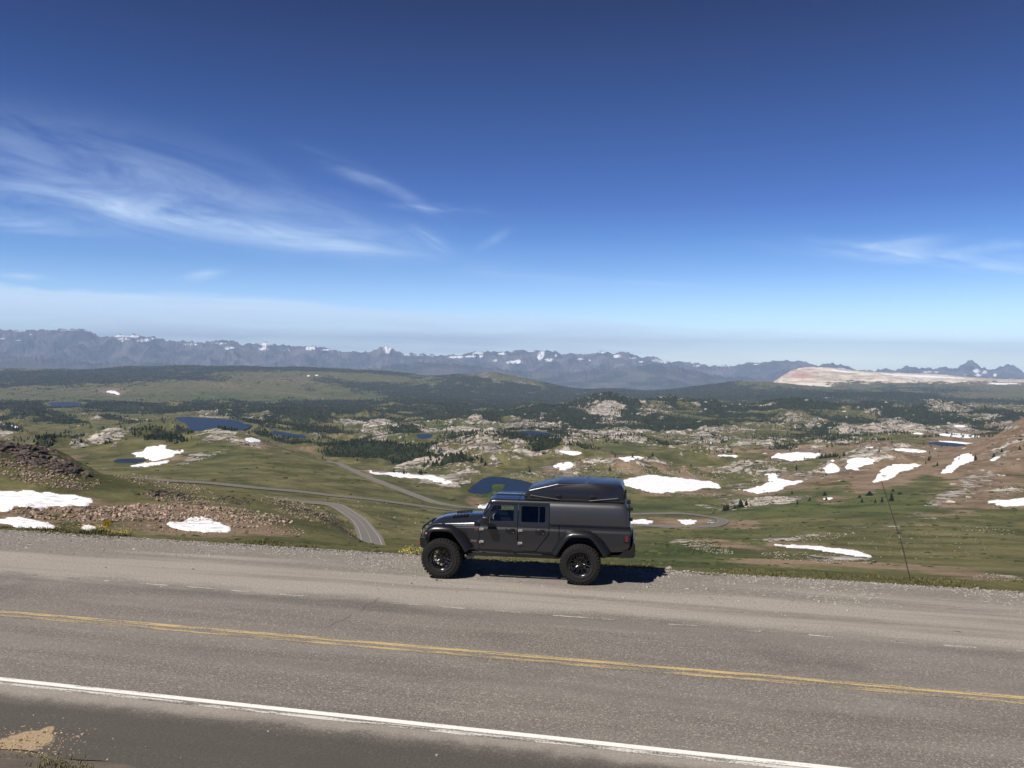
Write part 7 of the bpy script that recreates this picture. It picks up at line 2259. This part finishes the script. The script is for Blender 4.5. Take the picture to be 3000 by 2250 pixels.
# ------------------------------------------------------------------ warning sign beyond the edge
def build_sign():
    u, s = ray(313, 1535)
    Yd = 97.0
    c = Vector((float(u) * Yd, Yd, float(H - s * Yd)))
    gz = float(ground_z(c.x, c.y))
    root = empty('warning_sign', (c.x, c.y, gz), math.atan2(-c.x, -c.y) * -1 * 0)
    root.rotation_euler = (0, 0, -math.atan2(c.x, c.y))
    h = c.z - gz
    bm = bmesh.new(); box(bm, -.035, .035, .012, .075, -.3, h + .40); bm_obj('post', bm, simple_mat('post_wood', (.16, .12, .08), .85, noise=.3), root)
    k = .545
    bm = bmesh.new(); prism(bm, rounded([(0, h - k), (k, h), (0, h + k), (-k, h)], .06), -.006, .006)
    M_SY = simple_mat('sign_yellow', (.62, .40, .02), .5, noise=.08, nscale=3)
    pl = bm_obj('panel', bm, M_SY, root)
    M_SB = simple_mat('sign_black', (.02, .02, .02), .6)
    # border
    bm = bmesh.new()
    P = rounded([(0, h - k + .045), (k - .045, h), (0, h + k - .045), (-k + .045, h)], .05)
    Q = rounded([(0, h - k + .075), (k - .075, h), (0, h + k - .075), (-k + .075, h)], .04)
    a = [bm.verts.new((x, -.008, z)) for x, z in P]; b = [bm.verts.new((x, -.008, z)) for x, z in Q]
    for i in range(len(P)): bm.faces.new((a[i], a[(i + 1) % len(P)], b[(i + 1) % len(P)], b[i]))
    bm_obj('border', bm, M_SB, pl)
    # hook arrow: up on the right, round, and down on the left
    bm = bmesh.new()
    path = [(.15, -.26), (.15, .04)] + [(.15 * math.cos(t), .04 + .15 * math.sin(t)) for t in np.linspace(.2, math.pi, 9)] + [(-.15, -.06)]
    w = .042
    L_, R_ = [], []
    for i, p in enumerate(path):
        d = Vector(path[min(i + 1, len(path) - 1)]) - Vector(path[max(i - 1, 0)]); d.normalize()
        n = Vector((-d.y, d.x)) * w
        L_.append(bm.verts.new((p[0] + n.x, -.009, h + p[1] + n.y))); R_.append(bm.verts.new((p[0] - n.x, -.009, h + p[1] - n.y)))
    for i in range(len(path) - 1): bm.faces.new((L_[i], L_[i + 1], R_[i + 1], R_[i]))
    bm.faces.new([bm.verts.new((x, -.009, h + z)) for x, z in ((-.265, -.05), (-.035, -.05), (-.15, -.22))])
    bm_obj('arrow', bm, M_SB, pl)
    bm = bmesh.new(); prism(bm, rounded([(-.22, h - k - .34), (.22, h - k - .34), (.22, h - k + .02), (-.22, h - k + .02)], .04), -.012, -.002)
    bm_obj('plaque', bm, M_SY, root)
    tag(root, 'yellow diamond road sign with a black hairpin arrow, beyond the gravel edge', 'road sign')


build_sign()


# ------------------------------------------------------------------ leaning snow pole
def build_pole():
    bx, by = frame_pt(*[(on_plane(2672, 1698)[0] - QS * on_plane(2672, 1698)[1]) / QN, EDGE_Q + .55])
    x, y = on_plane(2672, 1700)
    y = y + .5; x = ray(2672, 1700)[0] * y
    gz = float(ground_z(x, y))
    root = empty('snow_pole', (float(x), float(y), gz))
    u, s = ray(2582, 1408)
    Yt = y + .35
    top = Vector((float(u * Yt - x), .35, float(H - s * Yt - gz)))
    bm = bmesh.new()
    pts = [Vector((0, 0, -.2)), top * .33 + Vector((.012, 0, 0)), top * .66 + Vector((.010, 0, 0)), top]
    tube(bm, pts, [.015, .014, .012, .009], 8)
    bm_obj('rod', bm, simple_mat('weathered_pole', (.045, .034, .026), .8, noise=.4, nscale=6), root)
    bm = bmesh.new()
    tube(bm, [top * .415 + Vector((.013, 0, 0)), top * .445 + Vector((.013, 0, 0))], .018, 8)
    bm_obj('reflector_band', bm, simple_mat('reflector', (.30, .27, .24), .5), root)
    bm = bmesh.new()
    tube(bm, [top * .93, top * .995], .016, 8)
    bm_obj('tip_sleeve', bm, simple_mat('tip', (.16, .09, .05), .7), root)
    tag(root, 'thin leaning brown snow pole at the right gravel edge', 'snow pole')


build_pole()


# ------------------------------------------------------------------ roadside posts far below
M_POSTD = simple_mat('delineator', (.07, .055, .045), .8)
for i, (px, py, hp, lab) in enumerate([(876, 1440, 9, 'small dark post beside the upper valley road'), (960, 1474, 17, 'dark sign post seen from the back beside the nearer valley road'),
                                       (842, 1432, 5, 'short marker post on the upper valley road verge')]):
    W = cast([px], [py], 250, 1200)[0]
    hh = hp / F * W[1]
    root = empty('marker_post', (W[0], W[1], W[2]))
    bm = bmesh.new(); tube(bm, [(0, 0, -.3), (0, 0, hh)], .09 if i < 2 else .07, 6); bm_obj('post', bm, M_POSTD, root)
    bm = bmesh.new(); box(bm, -.35 * (i == 1) - .12, .35 * (i == 1) + .12, -.05, .05, hh * .72, hh, .02); bm_obj('panel', bm, M_POSTD, root)
    tag(root, lab, 'marker post')


# ------------------------------------------------------------------ vehicles in the distance
def small_car(name, px, py, heading, label, cat, paint, L=4.6, Wd=1.85, Hh=1.7, ya=300, yb=1500):
    W = cast([px], [py], ya, yb)[0]
    root = empty(name, (W[0], W[1], W[2] + .42), heading)
    h = L / 2
    bm = bmesh.new()
    low = [(-h, .35), (-h + .05, .75), (-h + .35, .95), (-h + 1.25, 1.05), (h - .35, 1.05), (h - .03, .9), (h, .4), (h - .2, .28), (-h + .2, .28)]
    prism(bm, low, -Wd / 2, Wd / 2)
    bmesh.ops.bevel(bm, geom=bm.edges[:], offset=.07, segments=2, affect='EDGES')
    bd = shade(bm_obj('body', bm, paint, root), 50)
    bm = bmesh.new()
    vs = prism(bm, [(-h + 1.15, 1.03), (-h + 1.85, Hh - .07), (h - .75, Hh - .05), (h - .18, 1.03)], -Wd / 2 + .06, Wd / 2 - .06)
    for v in vs:
        if v.co.z > 1.2: v.co.y *= .84
    bm_obj('windows', bm, M_GLASSC, bd)
    bm = bmesh.new()
    vs = prism(bm, [(-h + 1.82, Hh - .09), (-h + 1.9, Hh), (h - .8, Hh), (h - .72, Hh - .07)], -Wd / 2 * .82, Wd / 2 * .82)
    bm_obj('roof', bm, paint, bd)
    for x in (-h + .9, h - .9):
        for s in (-1, 1):
            bm = bmesh.new(); lathe(bm, [(0, s * .78), (.33, s * .78), (.35, s * .84), (.33, s * (Wd / 2 + .01)), (0, s * (Wd / 2 + .01))], x, .35, 16)
            bm_obj('wheel', bm, M_RUBBER, root)
    for s in (-1, 1):
        bm = bmesh.new(); box(bm, -h - .01, -h + .12, s * .62 - .16, s * .62 + .16, .68, .84, .02); bm_obj('headlight', bm, M_LENS, root)
        bm = bmesh.new(); box(bm, h - .1, h + .01, s * .68 - .12, s * .68 + .12, .75, 1.0, .02); bm_obj('tail_light', bm, M_REDL, root)
    tag(root, label, cat)


M_GLASSC = simple_mat('car_glass', (.02, .025, .03), .08, 0, .8)
M_CARW = simple_mat('white_car_paint', (.72, .74, .76), .3, 0, .5, .6)
M_CARV = simple_mat('pale_van_paint', (.75, .73, .68), .35, 0, .5, .4)
small_car('parked_car', 2083, 1535, R(188), 'small white car stopped inside the hairpin bend', 'car', M_CARW)
small_car('camper_van', 229, 1273, R(205), 'tiny pale vehicle driving on the far straight road', 'vehicle', M_CARV, 7.5, 2.4, 2.9, 1700, 5000)

# pebbles that stand out near the truck
for i, (px, py, r) in enumerate([(1279, 1700, .035), (1400, 1667, .05), (1411, 1672, .03), (1961, 1668, .10)]):
    x, y = on_plane(px, py)
    o = bpy.data.objects.new('stone', MESH_W[i % 5] if i != 0 else MESH_D[0])
    o.location = (float(x), float(y), r * .35); o.scale = (r * 1.4, r, r * .8); o.rotation_euler = (0, 0, i)
    COL.objects.link(o)
    tag(o, ['small dark stone in front of the front wheel', 'pale flat stone at the shadow edge under the truck', 'little pebble beside the pale flat stone under the truck', 'pale stone at the gravel edge behind the truck shadow'][i], 'stone')
# tan stones at the lower left corner
for i, (px, py, r) in enumerate([(30, 2232, .085), (52, 2240, .07), (12, 2246, .08), (248, 2070, .02), (338, 2192, .02), (427, 2190, .022), (530, 2222, .02)]):
    x, y = on_plane(px, py, .03 if i < 3 else 0)
    o = bpy.data.objects.new('stone', (MESH_B if i < 3 else MESH_W)[i % 5])
    o.location = (float(x), float(y), r * .4 + (.03 if i < 3 else 0)); o.scale = (r, r * .9, r * .9); o.rotation_euler = (0, 0, i * 2)
    COL.objects.link(o)
    tag(o, ['tan stone among weeds in the lower left corner', 'smaller tan stone right beside the first in the lower left corner', 'tan stone cut by the lower left corner of the photo', 'dark chip on the old asphalt above the dirt spill',
            'pebble on the near asphalt, left one of three', 'pebble on the near asphalt, middle one of three', 'pebble on the near asphalt, right one of three'][i], 'stone')
# ------------------------------------------------------------------ the air
def build_haze():
    bm = bmesh.new()
    x0, x1, y0, y1, z0, z1 = -62000, 62000, -200, 62000, -1303, 1330
    vs = [bm.verts.new(p) for p in ((x0, y0, z0), (x1, y0, z0), (x1, y1, z0), (x0, y1, z0), (x0, y0, z1), (x1, y0, z1), (x1, y1, z1), (x0, y1, z1))]
    for f in ((0, 3, 2, 1), (4, 5, 6, 7), (0, 1, 5, 4), (1, 2, 6, 5), (2, 3, 7, 6), (3, 0, 4, 7)):
        bm.faces.new([vs[i] for i in f])
    mt = bpy.data.materials.new('haze_air'); mt.use_nodes = True
    t = NT(mt.node_tree)
    for n in list(t.n): t.n.remove(n)
    out = t.node('ShaderNodeOutputMaterial')
    v = t.node('ShaderNodeVolumePrincipled')
    v.inputs['Color'].default_value = (0.55, 0.71, 1.0, 1)
    v.inputs['Density'].default_value = 2.5e-5
    v.inputs['Anisotropy'].default_value = -0.12
    t.l.new(v.outputs[0], out.inputs['Volume'])
    o = bm_obj('haze', bm, mt)
    tag(o, kind='stuff')


build_haze()
